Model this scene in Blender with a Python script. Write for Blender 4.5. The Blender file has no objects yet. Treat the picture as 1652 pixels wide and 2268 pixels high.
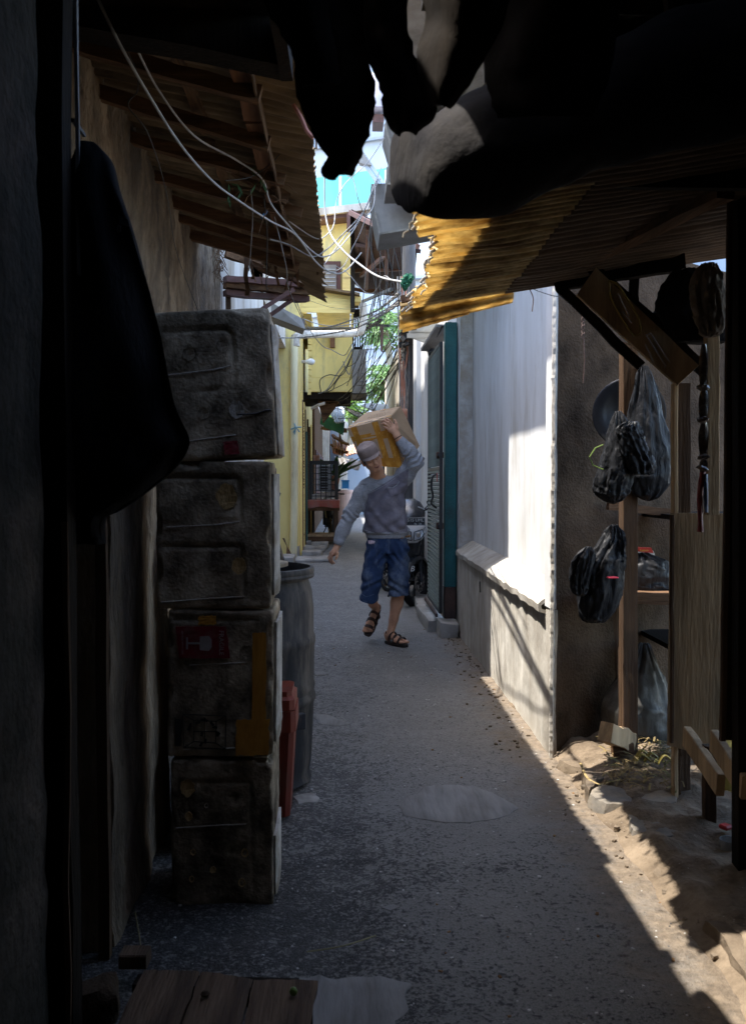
import bpy, bmesh, math, random
import numpy as np
from mathutils import Vector, Matrix, noise

# ------------------------------------------------------------------ camera, world, sun
scene = bpy.context.scene
COL = scene.collection
PITCH = math.atan(72/2000.0)
YAW = math.atan(64/2000.0)
CAMZ = 1.4
cam_d = bpy.data.cameras.new('camera')
cam = bpy.data.objects.new('camera', cam_d); COL.objects.link(cam)
cam_d.sensor_fit = 'VERTICAL'; cam_d.sensor_height = 24.0; cam_d.sensor_width = 24.0
cam_d.lens = 24.0*2000/2268.0
cam_d.clip_start = 0.05; cam_d.clip_end = 600
cam.location = (0, 0, CAMZ)
cam.rotation_euler = (math.pi/2-PITCH, 0, -YAW)
cam_d.dof.use_dof = True; cam_d.dof.focus_distance = 7.8; cam_d.dof.aperture_fstop = 5.0
scene.camera = cam
world = bpy.data.worlds.new('World'); scene.world = world
world.use_nodes = True
wn = world.node_tree.nodes; wl = world.node_tree.links
wn.clear()
wo = wn.new('ShaderNodeOutputWorld'); wb = wn.new('ShaderNodeBackground'); ws = wn.new('ShaderNodeTexSky')
ws.sky_type = 'NISHITA'; ws.sun_disc = False
ws.sun_elevation = math.radians(69); ws.sun_rotation = math.radians(-90)
ws.dust_density = 1.5; ws.air_density = 1.0
wb.inputs['Strength'].default_value = 0.15
wl.new(ws.outputs[0], wb.inputs[0]); wl.new(wb.outputs[0], wo.inputs[0])
SUN_DIR = Vector((1.0, 0.05, -2.6)).normalized()       # the way the light travels
sun_d = bpy.data.lights.new('sun', 'SUN'); sun_d.energy = 2.0; sun_d.angle = math.radians(0.5)
sun_d.color = (1.0, 0.95, 0.87)
sun = bpy.data.objects.new('sun', sun_d); COL.objects.link(sun)
sun.rotation_euler = SUN_DIR.to_track_quat('-Z', 'Y').to_euler()
scene.view_settings.view_transform = 'Standard'
scene.view_settings.look = 'None'
scene.view_settings.exposure = 2.72
scene.view_settings.gamma = 1.0
scene.cycles.max_bounces = 8
scene.cycles.diffuse_bounces = 5
scene.cycles.transparent_max_bounces = 12
scene.cycles.sample_clamp_indirect = 6

# ------------------------------------------------------------------ helpers
_R = cam.rotation_euler.to_matrix()
_right = _R @ Vector((1, 0, 0)); _up = _R @ Vector((0, 1, 0)); _fwd = _R @ Vector((0, 0, -1))
def W(u, v, Y):
    """place of something seen at (u, v) of the 1652 x 2268 photograph and standing Y metres down the alley"""
    d = _fwd + _right*((u-826)/2000.0) - _up*((v-1134)/2000.0)
    return Vector((0, 0, CAMZ)) + d*(Y/d.y)
def G(u, v, z=0.0):
    d = _fwd + _right*((u-826)/2000.0) - _up*((v-1134)/2000.0)
    return Vector((0, 0, CAMZ)) + d*((z-CAMZ)/d.z)
rnd = random.Random(7)
def U(a, b): return rnd.uniform(a, b)
def lerp(a, b, t): return a+(b-a)*t

def finish(o, label=None, cat=None, group=None, kind=None):
    if label: o['label'] = label
    if cat: o['category'] = cat
    if group: o['group'] = group
    if kind: o['kind'] = kind
    return o
def thing(name, label, cat, loc=(0, 0, 0), group=None):
    o = bpy.data.objects.new(name, None); COL.objects.link(o)
    o.location = loc; o.empty_display_size = .1
    return finish(o, label, cat, group)
def wloc(o):
    l = Vector(o.location); p = o.parent
    while p: l = l+Vector(p.location); p = p.parent
    return l
def obj(name, data, mat=None, parent=None, smooth=False, origin=None):
    """data: (verts, faces) in world places, or an MB or a bmesh; becomes one mesh object"""
    if isinstance(data, MB): verts, faces = data.v, data.f
    elif isinstance(data, bmesh.types.BMesh):
        data.verts.ensure_lookup_table()
        verts = [v.co.copy() for v in data.verts]; data.verts.index_update()
        faces = [[v.index for v in f.verts] for f in data.faces]; data.free()
    else: verts, faces = data
    va = np.array([tuple(v) for v in verts], dtype=float).reshape(-1, 3)
    lo, hi = va.min(0), va.max(0)
    if origin is None: org = Vector(((lo[0]+hi[0])/2, (lo[1]+hi[1])/2, lo[2]))
    else: org = Vector(origin)
    va = va-np.array(org)
    me = bpy.data.meshes.new(name)
    me.from_pydata([tuple(x) for x in va], [], [list(f) for f in faces])
    me.update()
    if smooth: me.polygons.foreach_set('use_smooth', [True]*len(me.polygons))
    if mat: me.materials.append(mat)
    o = bpy.data.objects.new(name, me); COL.objects.link(o)
    if parent:
        o.parent = parent; o.location = org-wloc(parent)
    else: o.location = org
    return o
def autosm(o, ang=40):
    me = o.data
    me.polygons.foreach_set('use_smooth', [True]*len(me.polygons))
    bm = bmesh.new(); bm.from_mesh(me)
    a = math.radians(ang)
    for e in bm.edges:
        if len(e.link_faces) == 2 and e.calc_face_angle(0) > a: e.smooth = False
    bm.to_mesh(me); bm.free()
    return o

class MB:
    def __init__(s): s.v = []; s.f = []
    def add(s, vs, fs):
        n = len(s.v); s.v += [Vector(x) for x in vs]; s.f += [[i+n for i in f] for f in fs]; return s
    def box(s, lo, hi, rot=None, bev=0.0, j=0.0):
        lo = Vector(lo); hi = Vector(hi); c = (lo+hi)/2; h = (hi-lo)/2
        return s.obox(c, h, rot or Matrix.Identity(3), bev, j)
    def obox(s, c, h, R, bev=0.0, j=0.0):
        c = Vector(c)
        if bev <= 0:
            P = [Vector((x*h[0], y*h[1], z*h[2])) for x in (-1, 1) for y in (-1, 1) for z in (-1, 1)]
            F = [(0, 1, 3, 2), (4, 6, 7, 5), (0, 4, 5, 1), (2, 3, 7, 6), (0, 2, 6, 4), (1, 5, 7, 3)]
        else:
            bm = bmesh.new(); bmesh.ops.create_cube(bm, size=1)
            for v in bm.verts: v.co = Vector((v.co.x*2*h[0], v.co.y*2*h[1], v.co.z*2*h[2]))
            bmesh.ops.bevel(bm, geom=list(bm.edges), offset=min(bev, min(h)*.95), segments=1 if bev < .01 else 2, profile=.6, affect='EDGES')
            bm.verts.index_update()
            P = [v.co.copy() for v in bm.verts]; F = [[v.index for v in f.verts] for f in bm.faces]; bm.free()
        if j: P = [p+Vector((U(-j, j), U(-j, j), U(-j, j))) for p in P]
        return s.add([c+R @ p for p in P], F)
    def beam(s, a, b, w, h, up=(0, 0, 1), seg=1, j=0.0, bev=0.0):
        """a bar from a to b, w across and h along up"""
        a = Vector(a); b = Vector(b); d = (b-a); L = d.length; d.normalize()
        up = Vector(up); sx = d.cross(up)
        if sx.length < 1e-4: sx = d.cross(Vector((1, 0, 0)))
        sx.normalize(); uz = sx.cross(d).normalized()
        rings = []
        for i in range(seg+1):
            c = a+d*(L*i/seg)+(sx*U(-j, j)+uz*U(-j, j) if j else Vector())
            b_ = min(bev, w*.4, h*.4)
            if b_ > 0:
                q = [(-w/2+b_, -h/2), (w/2-b_, -h/2), (w/2, -h/2+b_), (w/2, h/2-b_), (w/2-b_, h/2), (-w/2+b_, h/2), (-w/2, h/2-b_), (-w/2, -h/2+b_)]
            else: q = [(-w/2, -h/2), (w/2, -h/2), (w/2, h/2), (-w/2, h/2)]
            rings.append([c+sx*(x+U(-j, j)*.5)+uz*(y+U(-j, j)*.5) for x, y in q])
        return s.rings(rings, closed=True)
    def rings(s, rings, closed=True, cap=True):
        n = len(rings[0]); vs = [p for r in rings for p in r]; fs = []
        for i in range(len(rings)-1):
            for k in range(n if closed else n-1):
                k2 = (k+1) % n
                fs.append((i*n+k, i*n+k2, (i+1)*n+k2, (i+1)*n+k))
        if cap and closed:
            fs.append(tuple(range(n))[::-1]); fs.append(tuple((len(rings)-1)*n+k for k in range(n)))
        return s.add(vs, fs)
    def tube(s, pts, r, n=6, r2=None, smoothn=0, flat=1.0):
        P = [Vector(p) for p in pts]
        if smoothn: P = spline(P, smoothn)
        rings = []; N = len(P); prev = None
        for i, p in enumerate(P):
            d = (P[min(i+1, N-1)]-P[max(i-1, 0)]); d.normalize()
            if prev is None:
                a = d.cross(Vector((0, 0, 1)))
                if a.length < .1: a = d.cross(Vector((0, 1, 0)))
            else: a = prev-d*prev.dot(d)
            a.normalize(); prev = a; b = d.cross(a)
            rr = r if r2 is None else lerp(r, r2, i/(N-1))
            rings.append([p+(a*math.cos(2*math.pi*k/n)+b*math.sin(2*math.pi*k/n)*flat)*rr for k in range(n)])
        return s.rings(rings)
    def lathe(s, prof, c, n=24, axis=(0, 0, 1)):
        c = Vector(c); q = Vector((0, 0, 1)).rotation_difference(Vector(axis)).to_matrix()
        rings = [[c+q @ Vector((r*math.cos(2*math.pi*k/n), r*math.sin(2*math.pi*k/n), z)) for k in range(n)] for r, z in prof]
        return s.rings(rings)
    def sheet(s, grid, th=None):
        """grid[i][j] of points; th gives it real thickness"""
        m, n = len(grid), len(grid[0]); vs = [Vector(p) for r in grid for p in r]
        fs = [(i*n+j, i*n+j+1, (i+1)*n+j+1, (i+1)*n+j) for i in range(m-1) for j in range(n-1)]
        if not th: return s.add(vs, fs)
        nor = [Vector() for _ in vs]
        for f in fs:
            nn = (vs[f[1]]-vs[f[0]]).cross(vs[f[3]]-vs[f[0]])
            for k in f: nor[k] += nn
        bk = []
        for p, q in zip(vs, nor):
            if q.length > 0: q.normalize()
            bk.append(p-q*th)
        o = len(vs); F = [f for f in fs]+[tuple(x+o for x in f[::-1]) for f in fs]
        edge = [(0*n+j, 0*n+j+1) for j in range(n-1)]+[((m-1)*n+j+1, (m-1)*n+j) for j in range(n-1)]
        edge += [((i+1)*n, i*n) for i in range(m-1)]+[(i*n+n-1, (i+1)*n+n-1) for i in range(m-1)]
        F += [(b, a, a+o, b+o) for a, b in edge]
        return s.add(vs+bk, F)
def spline(P, k):
    out = []; N = len(P)
    for i in range(N-1):
        p0, p1, p2, p3 = P[max(i-1, 0)], P[i], P[i+1], P[min(i+2, N-1)]
        for q in range(k):
            t = q/k
            out.append(.5*((2*p1)+(p2-p0)*t+(2*p0-5*p1+4*p2-p3)*t*t+(3*p1-p0-3*p2+p3)*t**3))
    out.append(P[-1]); return out
def nz(p, s=1.0, o=0.0):
    return noise.noise(Vector((p[0]*s+o, p[1]*s+o*1.7, p[2]*s-o)))
def fbm(p, s=1.0, oct=4):
    a = 0; w = 1; q = Vector(p)*s
    for _ in range(oct): a += w*noise.noise(q); q = q*2.03+Vector((5.2, 1.3, 7.7)); w *= .5
    return a
def displaced(verts, amt, s, seed=0.0, oct=3):
    out = []
    for v in verts:
        v = Vector(v); q = v*s+Vector((seed, seed*2, -seed))
        out.append(v+amt*noise.turbulence_vector(q, oct, False))
    return out
def text_mesh(txt, size, name, mat, parent, place, right, up, ext=.001, align='CENTER', shear=0):
    cu = bpy.data.curves.new('tmp', 'FONT'); cu.body = txt; cu.size = size; cu.extrude = ext
    cu.align_x = align; cu.align_y = 'CENTER'; cu.resolution_u = 2; cu.shear = shear
    to = bpy.data.objects.new('tmp', cu); COL.objects.link(to)
    dg = bpy.context.evaluated_depsgraph_get()
    me = bpy.data.meshes.new_from_object(to.evaluated_get(dg))
    r = Vector(right).normalized(); u = Vector(up); u = (u-r*u.dot(r)).normalized(); n = r.cross(u)
    M = Matrix((r, u, n)).transposed()
    vs = [Vector(place)+M @ v.co for v in me.vertices]; fs = [tuple(p.vertices) for p in me.polygons]
    bpy.data.objects.remove(to); bpy.data.curves.remove(cu); bpy.data.meshes.remove(me)
    return obj(name, (vs, fs), mat, parent)

# ------------------------------------------------------------------ materials
def M_(name, c1, c2=None, scale=4.0, rough=.8, bump=.15, bscale=None, stretch=(1, 1, 1), stain=None, stain_amt=.5, stain_scale=1.2,
       metal=0.0, spec=.3, dist=.01, lo=.35, hi=.65, speck=None, speck_scale=60, speck_size=.1, rough2=None, trans=0.0, detail=8, sub=0):
    m = bpy.data.materials.new(name); m.use_nodes = True
    nt = m.node_tree; N = nt.nodes; L = nt.links
    b = N['Principled BSDF']
    tc = N.new('ShaderNodeTexCoord'); mp = N.new('ShaderNodeMapping'); mp.inputs['Scale'].default_value = stretch
    L.new(tc.outputs['Object'], mp.inputs[0])
    n1 = N.new('ShaderNodeTexNoise'); n1.inputs['Scale'].default_value = scale; n1.inputs['Detail'].default_value = detail
    n1.inputs['Roughness'].default_value = .62
    L.new(mp.outputs[0], n1.inputs[0])
    rp = N.new('ShaderNodeMapRange'); rp.inputs[1].default_value = lo; rp.inputs[2].default_value = hi
    L.new(n1.outputs[0], rp.inputs[0])
    mx = N.new('ShaderNodeMix'); mx.data_type = 'RGBA'
    mx.inputs[6].default_value = (*c1, 1); mx.inputs[7].default_value = (*(c2 or [x*.7 for x in c1]), 1)
    L.new(rp.outputs[0], mx.inputs[0]); col = mx.outputs[2]
    if stain:
        n2 = N.new('ShaderNodeTexNoise'); n2.inputs['Scale'].default_value = stain_scale; n2.inputs['Detail'].default_value = 10
        n2.inputs['Roughness'].default_value = .7
        off = N.new('ShaderNodeVectorMath'); off.operation = 'ADD'; off.inputs[1].default_value = (13.1, 4.7, 9.2)
        L.new(mp.outputs[0], off.inputs[0]); L.new(off.outputs[0], n2.inputs[0])
        r2 = N.new('ShaderNodeMapRange'); r2.inputs[1].default_value = .62-.28*stain_amt; r2.inputs[2].default_value = .72-.1*stain_amt
        L.new(n2.outputs[0], r2.inputs[0])
        m2 = N.new('ShaderNodeMix'); m2.data_type = 'RGBA'; m2.inputs[7].default_value = (*stain, 1)
        L.new(r2.outputs[0], m2.inputs[0]); L.new(col, m2.inputs[6]); col = m2.outputs[2]
    if speck:
        vo = N.new('ShaderNodeTexVoronoi'); vo.inputs['Scale'].default_value = speck_scale
        L.new(tc.outputs['Object'], vo.inputs[0])
        lt = N.new('ShaderNodeMath'); lt.operation = 'LESS_THAN'; lt.inputs[1].default_value = speck_size
        L.new(vo.outputs['Distance'], lt.inputs[0])
        n3 = N.new('ShaderNodeTexNoise'); n3.inputs['Scale'].default_value = speck_scale*.13
        L.new(tc.outputs['Object'], n3.inputs[0])
        g = N.new('ShaderNodeMath'); g.operation = 'GREATER_THAN'; g.inputs[1].default_value = .58
        L.new(n3.outputs[0], g.inputs[0])
        mu = N.new('ShaderNodeMath'); mu.operation = 'MULTIPLY'
        L.new(lt.outputs[0], mu.inputs[0]); L.new(g.outputs[0], mu.inputs[1])
        m3 = N.new('ShaderNodeMix'); m3.data_type = 'RGBA'; m3.inputs[7].default_value = (*speck, 1)
        L.new(mu.outputs[0], m3.inputs[0]); L.new(col, m3.inputs[6]); col = m3.outputs[2]
    L.new(col, b.inputs['Base Color'])
    b.inputs['Roughness'].default_value = rough
    if rough2 is not None:
        rr = N.new('ShaderNodeMapRange'); rr.inputs[3].default_value = rough; rr.inputs[4].default_value = rough2
        rr.inputs[1].default_value = .3; rr.inputs[2].default_value = .7
        L.new(n1.outputs[0], rr.inputs[0]); L.new(rr.outputs[0], b.inputs['Roughness'])
    b.inputs['Metallic'].default_value = metal
    b.inputs['Specular IOR Level'].default_value = spec if rough < .8 else spec*.25
    if bump:
        n4 = N.new('ShaderNodeTexNoise'); n4.inputs['Scale'].default_value = bscale or scale*6; n4.inputs['Detail'].default_value = 6
        L.new(mp.outputs[0], n4.inputs[0])
        ad = N.new('ShaderNodeMath'); ad.operation = 'ADD'
        L.new(n4.outputs[0], ad.inputs[0]); L.new(n1.outputs[0], ad.inputs[1])
        bp = N.new('ShaderNodeBump'); bp.inputs['Strength'].default_value = bump; bp.inputs['Distance'].default_value = dist
        L.new(ad.outputs[0], bp.inputs['Height']); L.new(bp.outputs[0], b.inputs['Normal'])
    if trans:
        tr = N.new('ShaderNodeBsdfTranslucent'); L.new(col, tr.inputs[0])
        ms = N.new('ShaderNodeMixShader'); ms.inputs[0].default_value = trans
        L.new(b.outputs[0], ms.inputs[1]); L.new(tr.outputs[0], ms.inputs[2])
        L.new(ms.outputs[0], N['Material Output'].inputs[0])
    return m
# ------------------------------------------------------------------ the materials of the place
m_rough_wall = M_('rough plaster', (.46, .36, .25), (.15, .11, .076), 7, .95, 1.0, 45, stretch=(1, 1, .35), stain=(.10, .085, .07), stain_amt=.8, stain_scale=1.6, dist=.03)
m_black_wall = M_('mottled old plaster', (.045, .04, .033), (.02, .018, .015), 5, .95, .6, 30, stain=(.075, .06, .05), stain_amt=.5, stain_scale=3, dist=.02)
m_white_wall = M_('whitewash', (.62, .625, .63), (.53, .53, .525), 4.5, .85, .12, 60, stretch=(1.2, 1.2, .35), stain=(.44, .42, .39), stain_amt=.45, stain_scale=2.6, dist=.003)
m_low_wall = M_('weathered whitewash', (.56, .53, .475), (.38, .345, .295), 6, .9, .3, 60, stretch=(1.2, 1.2, .55), stain=(.24, .215, .18), stain_amt=.75, stain_scale=1.1, dist=.012)
m_crack_wall = M_('cracked plaster', (.50, .48, .45), (.34, .31, .27), 7, .9, .7, 25, stain=(.33, .27, .2), stain_amt=.6, stain_scale=3, dist=.015)
m_brown_wall = M_('dark brown plaster', (.062, .042, .028), (.026, .018, .012), 6, .95, .5, 70, stretch=(1, 1, 1), stain=(.085, .058, .038), stain_amt=.7, stain_scale=2.2, dist=.02)  # dark brown base with slightly paler blotches
m_beige_wall = M_('beige render', (.62, .58, .52), (.45, .41, .36), 2, .9, .3, 25, stretch=(2, 2, .5), stain=(.33, .27, .2), stain_amt=.5, stain_scale=.8)
m_yellow = M_('yellow paint', (.80, .66, .27), (.70, .56, .21), 1.6, .75, .15, 22, stretch=(1.5, 1.5, .5), stain=(.42, .37, .22), stain_amt=.35, stain_scale=1.5)
m_yellow_wood = M_('flaking yellow boards', (.82, .69, .30), (.68, .54, .21), 3, .75, .4, 18, stretch=(.6, 1, 6), stain=(.3, .22, .12), stain_amt=.35, stain_scale=1.3)
m_wood = M_('old brown wood', (.20, .115, .065), (.10, .055, .032), 4, .85, .5, 14, stretch=(.5, 6, 6), stain=(.05, .03, .02), stain_amt=.5, stain_scale=1.2)
m_wood_y = M_('old brown wood along', (.20, .12, .07), (.10, .06, .035), 4, .85, .5, 14, stretch=(6, .5, 6), stain=(.05, .035, .025), stain_amt=.5, stain_scale=1.2)
m_wood_z = M_('upright brown wood', (.11, .068, .04), (.055, .033, .02), 4, .85, .5, 14, stretch=(6, 6, .5), stain=(.06, .04, .03), stain_amt=.5, stain_scale=1.2)
m_wood_orange = M_('reddish batten', (.24, .125, .075), (.15, .078, .048), 4, .8, .4, 14, stretch=(4, .6, 4))
m_dark_wood = M_('near-black wood', (.018, .013, .010), (.009, .007, .005), 4, .8, .4, 16, stretch=(4, 4, .6))  # one near-black tone for the overhead and stall timbers
m_ply = M_('weathered plywood', (.52, .37, .22), (.38, .265, .155), 3, .85, .3, 16, stretch=(7, 7, .6), stain=(.2, .145, .09), stain_amt=.6, stain_scale=1.1)
m_tin = M_('dull corrugated sheet', (.27, .20, .13), (.13, .095, .062), 2.5, .8, .4, 30, stretch=(.6, 2, 2), stain=(.06, .045, .03), stain_amt=.55, stain_scale=2, dist=.006)
m_fibre = M_('yellowed translucent sheet', (.90, .76, .42), (.66, .48, .20), 14, .6, .6, 40, stretch=(.8, 1.6, 1.6), stain=(.22, .13, .045), stain_amt=.7, stain_scale=5, dist=.008, trans=.5)  # mottled, with the dark stain also standing for broken shade
m_fibre_shaded = M_('shaded translucent sheet', (.15, .10, .06), (.08, .052, .032), 6, .7, .4, 40, stretch=(.5, 2, 2), stain=(.05, .03, .02), stain_amt=.6, stain_scale=3, trans=.04)  # darker copy of the yellow sheet for the shaded part of the roof
m_tar = M_('tarred board', (.03, .027, .024), (.018, .016, .014), 3, .9, .3)
m_concrete = M_('grey concrete', (.36, .345, .32), (.24, .225, .205), 5, .92, .5, 30, stain=(.16, .145, .125), stain_amt=.5, stain_scale=2.5, dist=.01)
m_concrete_d = M_('worn paving', (.18, .14, .10), (.095, .072, .052), 6, .95, .7, 30, stain=(.07, .06, .05), stain_amt=.5, stain_scale=3, dist=.012)
m_slab = M_('slate coloured slab', (.17, .155, .135), (.10, .09, .08), 5, .85, .5, 24, stain=(.26, .215, .16), stain_amt=.6, stain_scale=3, dist=.01)
m_patch = M_('cement patch', (.23, .225, .215), (.155, .15, .143), 3, .85, .5, 9, stretch=(5, .8, 1), stain=(.15, .14, .13), stain_amt=.4, stain_scale=3, dist=.012)
m_hood = M_('grey sheet metal', (.26, .25, .24), (.19, .18, .17), 5, .6, .3, 120, stain=(.13, .12, .11), stain_amt=.4, dist=.003)
m_black_cloth = M_('black cloth', (.014, .013, .014), (.008, .008, .009), 6, .95, .4, 60, stretch=(1, 1, .4), dist=.01)
m_rubber = M_('black rubber', (.018, .015, .013), (.009, .008, .007), 6, .95, .5, 20, stretch=(2, 2, .5), stain=(.024, .018, .013), stain_amt=.4, stain_scale=4)
m_tarp = M_('dark tarpaulin', (.036, .034, .034), (.020, .020, .024), 4, .95, .25, 30, stain=(.04, .036, .033), stain_amt=.35, stain_scale=2, dist=.02)
m_cable_w = M_('pale cable', (.45, .45, .45), (.30, .30, .30), 12, .5, 0)
m_cable_g = M_('grey cable', (.24, .235, .23), (.15, .145, .14), 12, .55, 0)
m_cable_k = M_('black cable', (.02, .02, .02), (.035, .033, .03), 12, .5, 0)
m_teal = M_('teal painted steel', (.028, .14, .14), (.018, .095, .10), 5, .5, .3, 30, stain=(.035, .06, .055), stain_amt=.35, stain_scale=2.2, metal=.0)
m_rust = M_('rusty steel', (.10, .055, .04), (.045, .03, .028), 6, .75, .4, 30)
m_grille = M_('grey green shutter', (.15, .175, .155), (.09, .11, .10), 6, .6, .2, 30)
m_sooty_steel = M_('dark steel', (.03, .033, .036), (.02, .02, .022), 6, .5, .1)
m_far_white = M_('pale far facade', (.50, .55, .60), (.42, .47, .53), .25, .85, 0, stretch=(1, 1, .3))
m_far_teal = M_('faded teal band', (.12, .42, .43), (.16, .48, .49), .5, .8, 0, stretch=(1, 1, .2))
m_far_blue = M_('far bluish wall', (.40, .46, .54), (.32, .38, .46), .4, .85, 0, stain=(.42, .46, .5), stain_amt=.4, stain_scale=.5)
m_redtin = M_('red brown tin', (.42, .19, .13), (.26, .12, .08), 3, .7, .3, 20, stain=(.5, .42, .36), stain_amt=.3)
m_glass_d = M_('dark window glass', (.10, .12, .14), (.06, .08, .10), 3, .15, 0, spec=.6)
m_frame = M_('maroon window frame', (.12, .06, .05), (.08, .04, .035), 5, .6, .2)
m_pipe = M_('cream drain pipe', (.72, .65, .42), (.60, .54, .34), 4, .5, .1, stretch=(2, 2, .5), stain=(.45, .38, .24), stain_amt=.4, stain_scale=2)
m_pipe_g = M_('dusty pvc pipe', (.56, .53, .48), (.42, .38, .33), 5, .55, .1, stain=(.3, .24, .18), stain_amt=.45, stain_scale=5)

def asphalt():
    m = bpy.data.materials.new('asphalt'); m.use_nodes = True
    nt = m.node_tree; N = nt.nodes; L = nt.links; b = N['Principled BSDF']
    tc = N.new('ShaderNodeTexCoord'); sp = N.new('ShaderNodeSeparateXYZ'); L.new(tc.outputs['Object'], sp.inputs[0])
    def noise_(s, d=8, st=(1, 1, 1), off=0):
        mp = N.new('ShaderNodeMapping'); mp.inputs['Scale'].default_value = st; mp.inputs['Location'].default_value = (off, off*2, 0)
        L.new(tc.outputs['Object'], mp.inputs[0])
        n = N.new('ShaderNodeTexNoise'); n.inputs['Scale'].default_value = s; n.inputs['Detail'].default_value = d; n.inputs['Roughness'].default_value = .68
        L.new(mp.outputs[0], n.inputs[0]); return n.outputs[0]
    def mr(x, a, b_, c=0, d=1):
        r = N.new('ShaderNodeMapRange'); r.inputs[1].default_value = a; r.inputs[2].default_value = b_; r.inputs[3].default_value = c; r.inputs[4].default_value = d
        L.new(x, r.inputs[0]); return r.outputs[0]
    def mix(f, a, b_):
        x = N.new('ShaderNodeMix'); x.data_type = 'RGBA'; L.new(f, x.inputs[0])
        for i, c in ((6, a), (7, b_)):
            if isinstance(c, tuple): x.inputs[i].default_value = (*c, 1)
            else: L.new(c, x.inputs[i])
        return x.outputs[2]
    def ma(op, a, b_):
        x = N.new('ShaderNodeMath'); x.operation = op
        for i, c in enumerate((a, b_)):
            if isinstance(c, (int, float)): x.inputs[i].default_value = c
            else: L.new(c, x.inputs[i])
        return x.outputs[0]
    grain = noise_(70, 6); gr2 = noise_(190, 3, off=3); mid = noise_(26, 6, off=7)
    stones = ma('ADD', ma('MULTIPLY', grain, .65), ma('MULTIPLY', mid, .35))
    # how much dust lies between the stones: little on the left, more in the middle, with far raised for the lane's daylight
    wx = mr(ma('ADD', sp.outputs[0], ma('MULTIPLY', ma('SUBTRACT', noise_(2.0, 7), .5), 1.7)), -.15, .45)
    far = mr(ma('ADD', sp.outputs[1], ma('MULTIPLY', noise_(1.5, 5, off=8), 2)), 4.2, 6.6)
    patchy = mr(noise_(1.3, 6, off=21), .38, .62)
    dust = ma('ADD', ma('ADD', ma('MULTIPLY', wx, .10), ma('MULTIPLY', far, .04)), ma('MULTIPLY', patchy, .045))
    k = mr(ma('ADD', stones, dust), .535, .60)
    dusty = mix(mr(gr2, .4, .65), (.14, .134, .125), (.215, .207, .192))
    dark = mix(mr(gr2, .5, .70), (.017, .016, .017), (.125, .12, .118))
    base = mix(k, dark, dusty)
    base = mix(ma('MULTIPLY', far, .55), base, mix(mr(stones, .42, .60), (.125, .121, .116), (.29, .282, .268)))  # far asphalt painted paler to stand for brighter daylight down the lane
    dirt = mr(ma('ADD', sp.outputs[0], ma('MULTIPLY', ma('SUBTRACT', noise_(5, 8, off=5), .5), .55)), .76, 1.02)
    base = mix(dirt, base, mix(mr(noise_(30, 9, off=2), .35, .65), (.11, .083, .058), (.235, .18, .125)))
    blot = mr(noise_(3.2, 10, off=11), .64, .67, 0, .6)
    base = mix(blot, base, (.15, .14, .125))
    L.new(base, b.inputs['Base Color'])
    hgt = ma('SUBTRACT', ma('MULTIPLY', gr2, .5), ma('MULTIPLY', stones, 1.6))
    bp = N.new('ShaderNodeBump'); bp.inputs['Strength'].default_value = .9; bp.inputs['Distance'].default_value = .014
    L.new(hgt, bp.inputs['Height']); L.new(bp.outputs[0], b.inputs['Normal'])
    L.new(mr(noise_(4, 5, off=4), .35, .65, .62, .9), b.inputs['Roughness'])
    return m
m_asphalt = asphalt()
m_ground = M_('packed earth', (.17, .14, .11), (.10, .085, .07), 1.5, .95, .4, 20)

# ------------------------------------------------------------------ ground and road
def hroad(x, y):
    z = .010*noise.noise(Vector((x*1.3, y*.8, 2.0)))+.004*noise.noise(Vector((x*7, y*7, 5)))+.0022*noise.noise(Vector((x*25, y*25, 1)))
    z += .022*max(0, min(1, (x-.78)/.5))          # dirt banked on the right
    z -= .014*math.exp(-((x+.02)/.14)**2)         # shallow gutter line on the left
    return z
def road():
    xs = list(np.concatenate([np.linspace(-2.4, -.75, 12), np.linspace(-.7, 1.6, 116), np.linspace(1.65, 3.2, 14)]))
    ys = [-5+.25*i for i in range(28)]
    y = 2.0; st = .018
    while y < 62:
        ys.append(y); y += st; st *= 1.012
    V = []; F = []
    for yy in ys:
        for x in xs: V.append((x, yy, hroad(x, yy)))
    n = len(xs)
    for i in range(len(ys)-1):
        for k in range(n-1): F.append((i*n+k, i*n+k+1, (i+1)*n+k+1, (i+1)*n+k))
    o = obj('road', (V, F), m_asphalt, smooth=True, origin=(0, 0, 0)); o['kind'] = 'structure'
road()
g = obj('ground', ([(-150, -150, -.06), (150, -150, -.06), (150, 150, -.06), (-150, 150, -.06)], [(0, 1, 2, 3)]), m_ground, origin=(0, 0, 0)); g['kind'] = 'structure'

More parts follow.
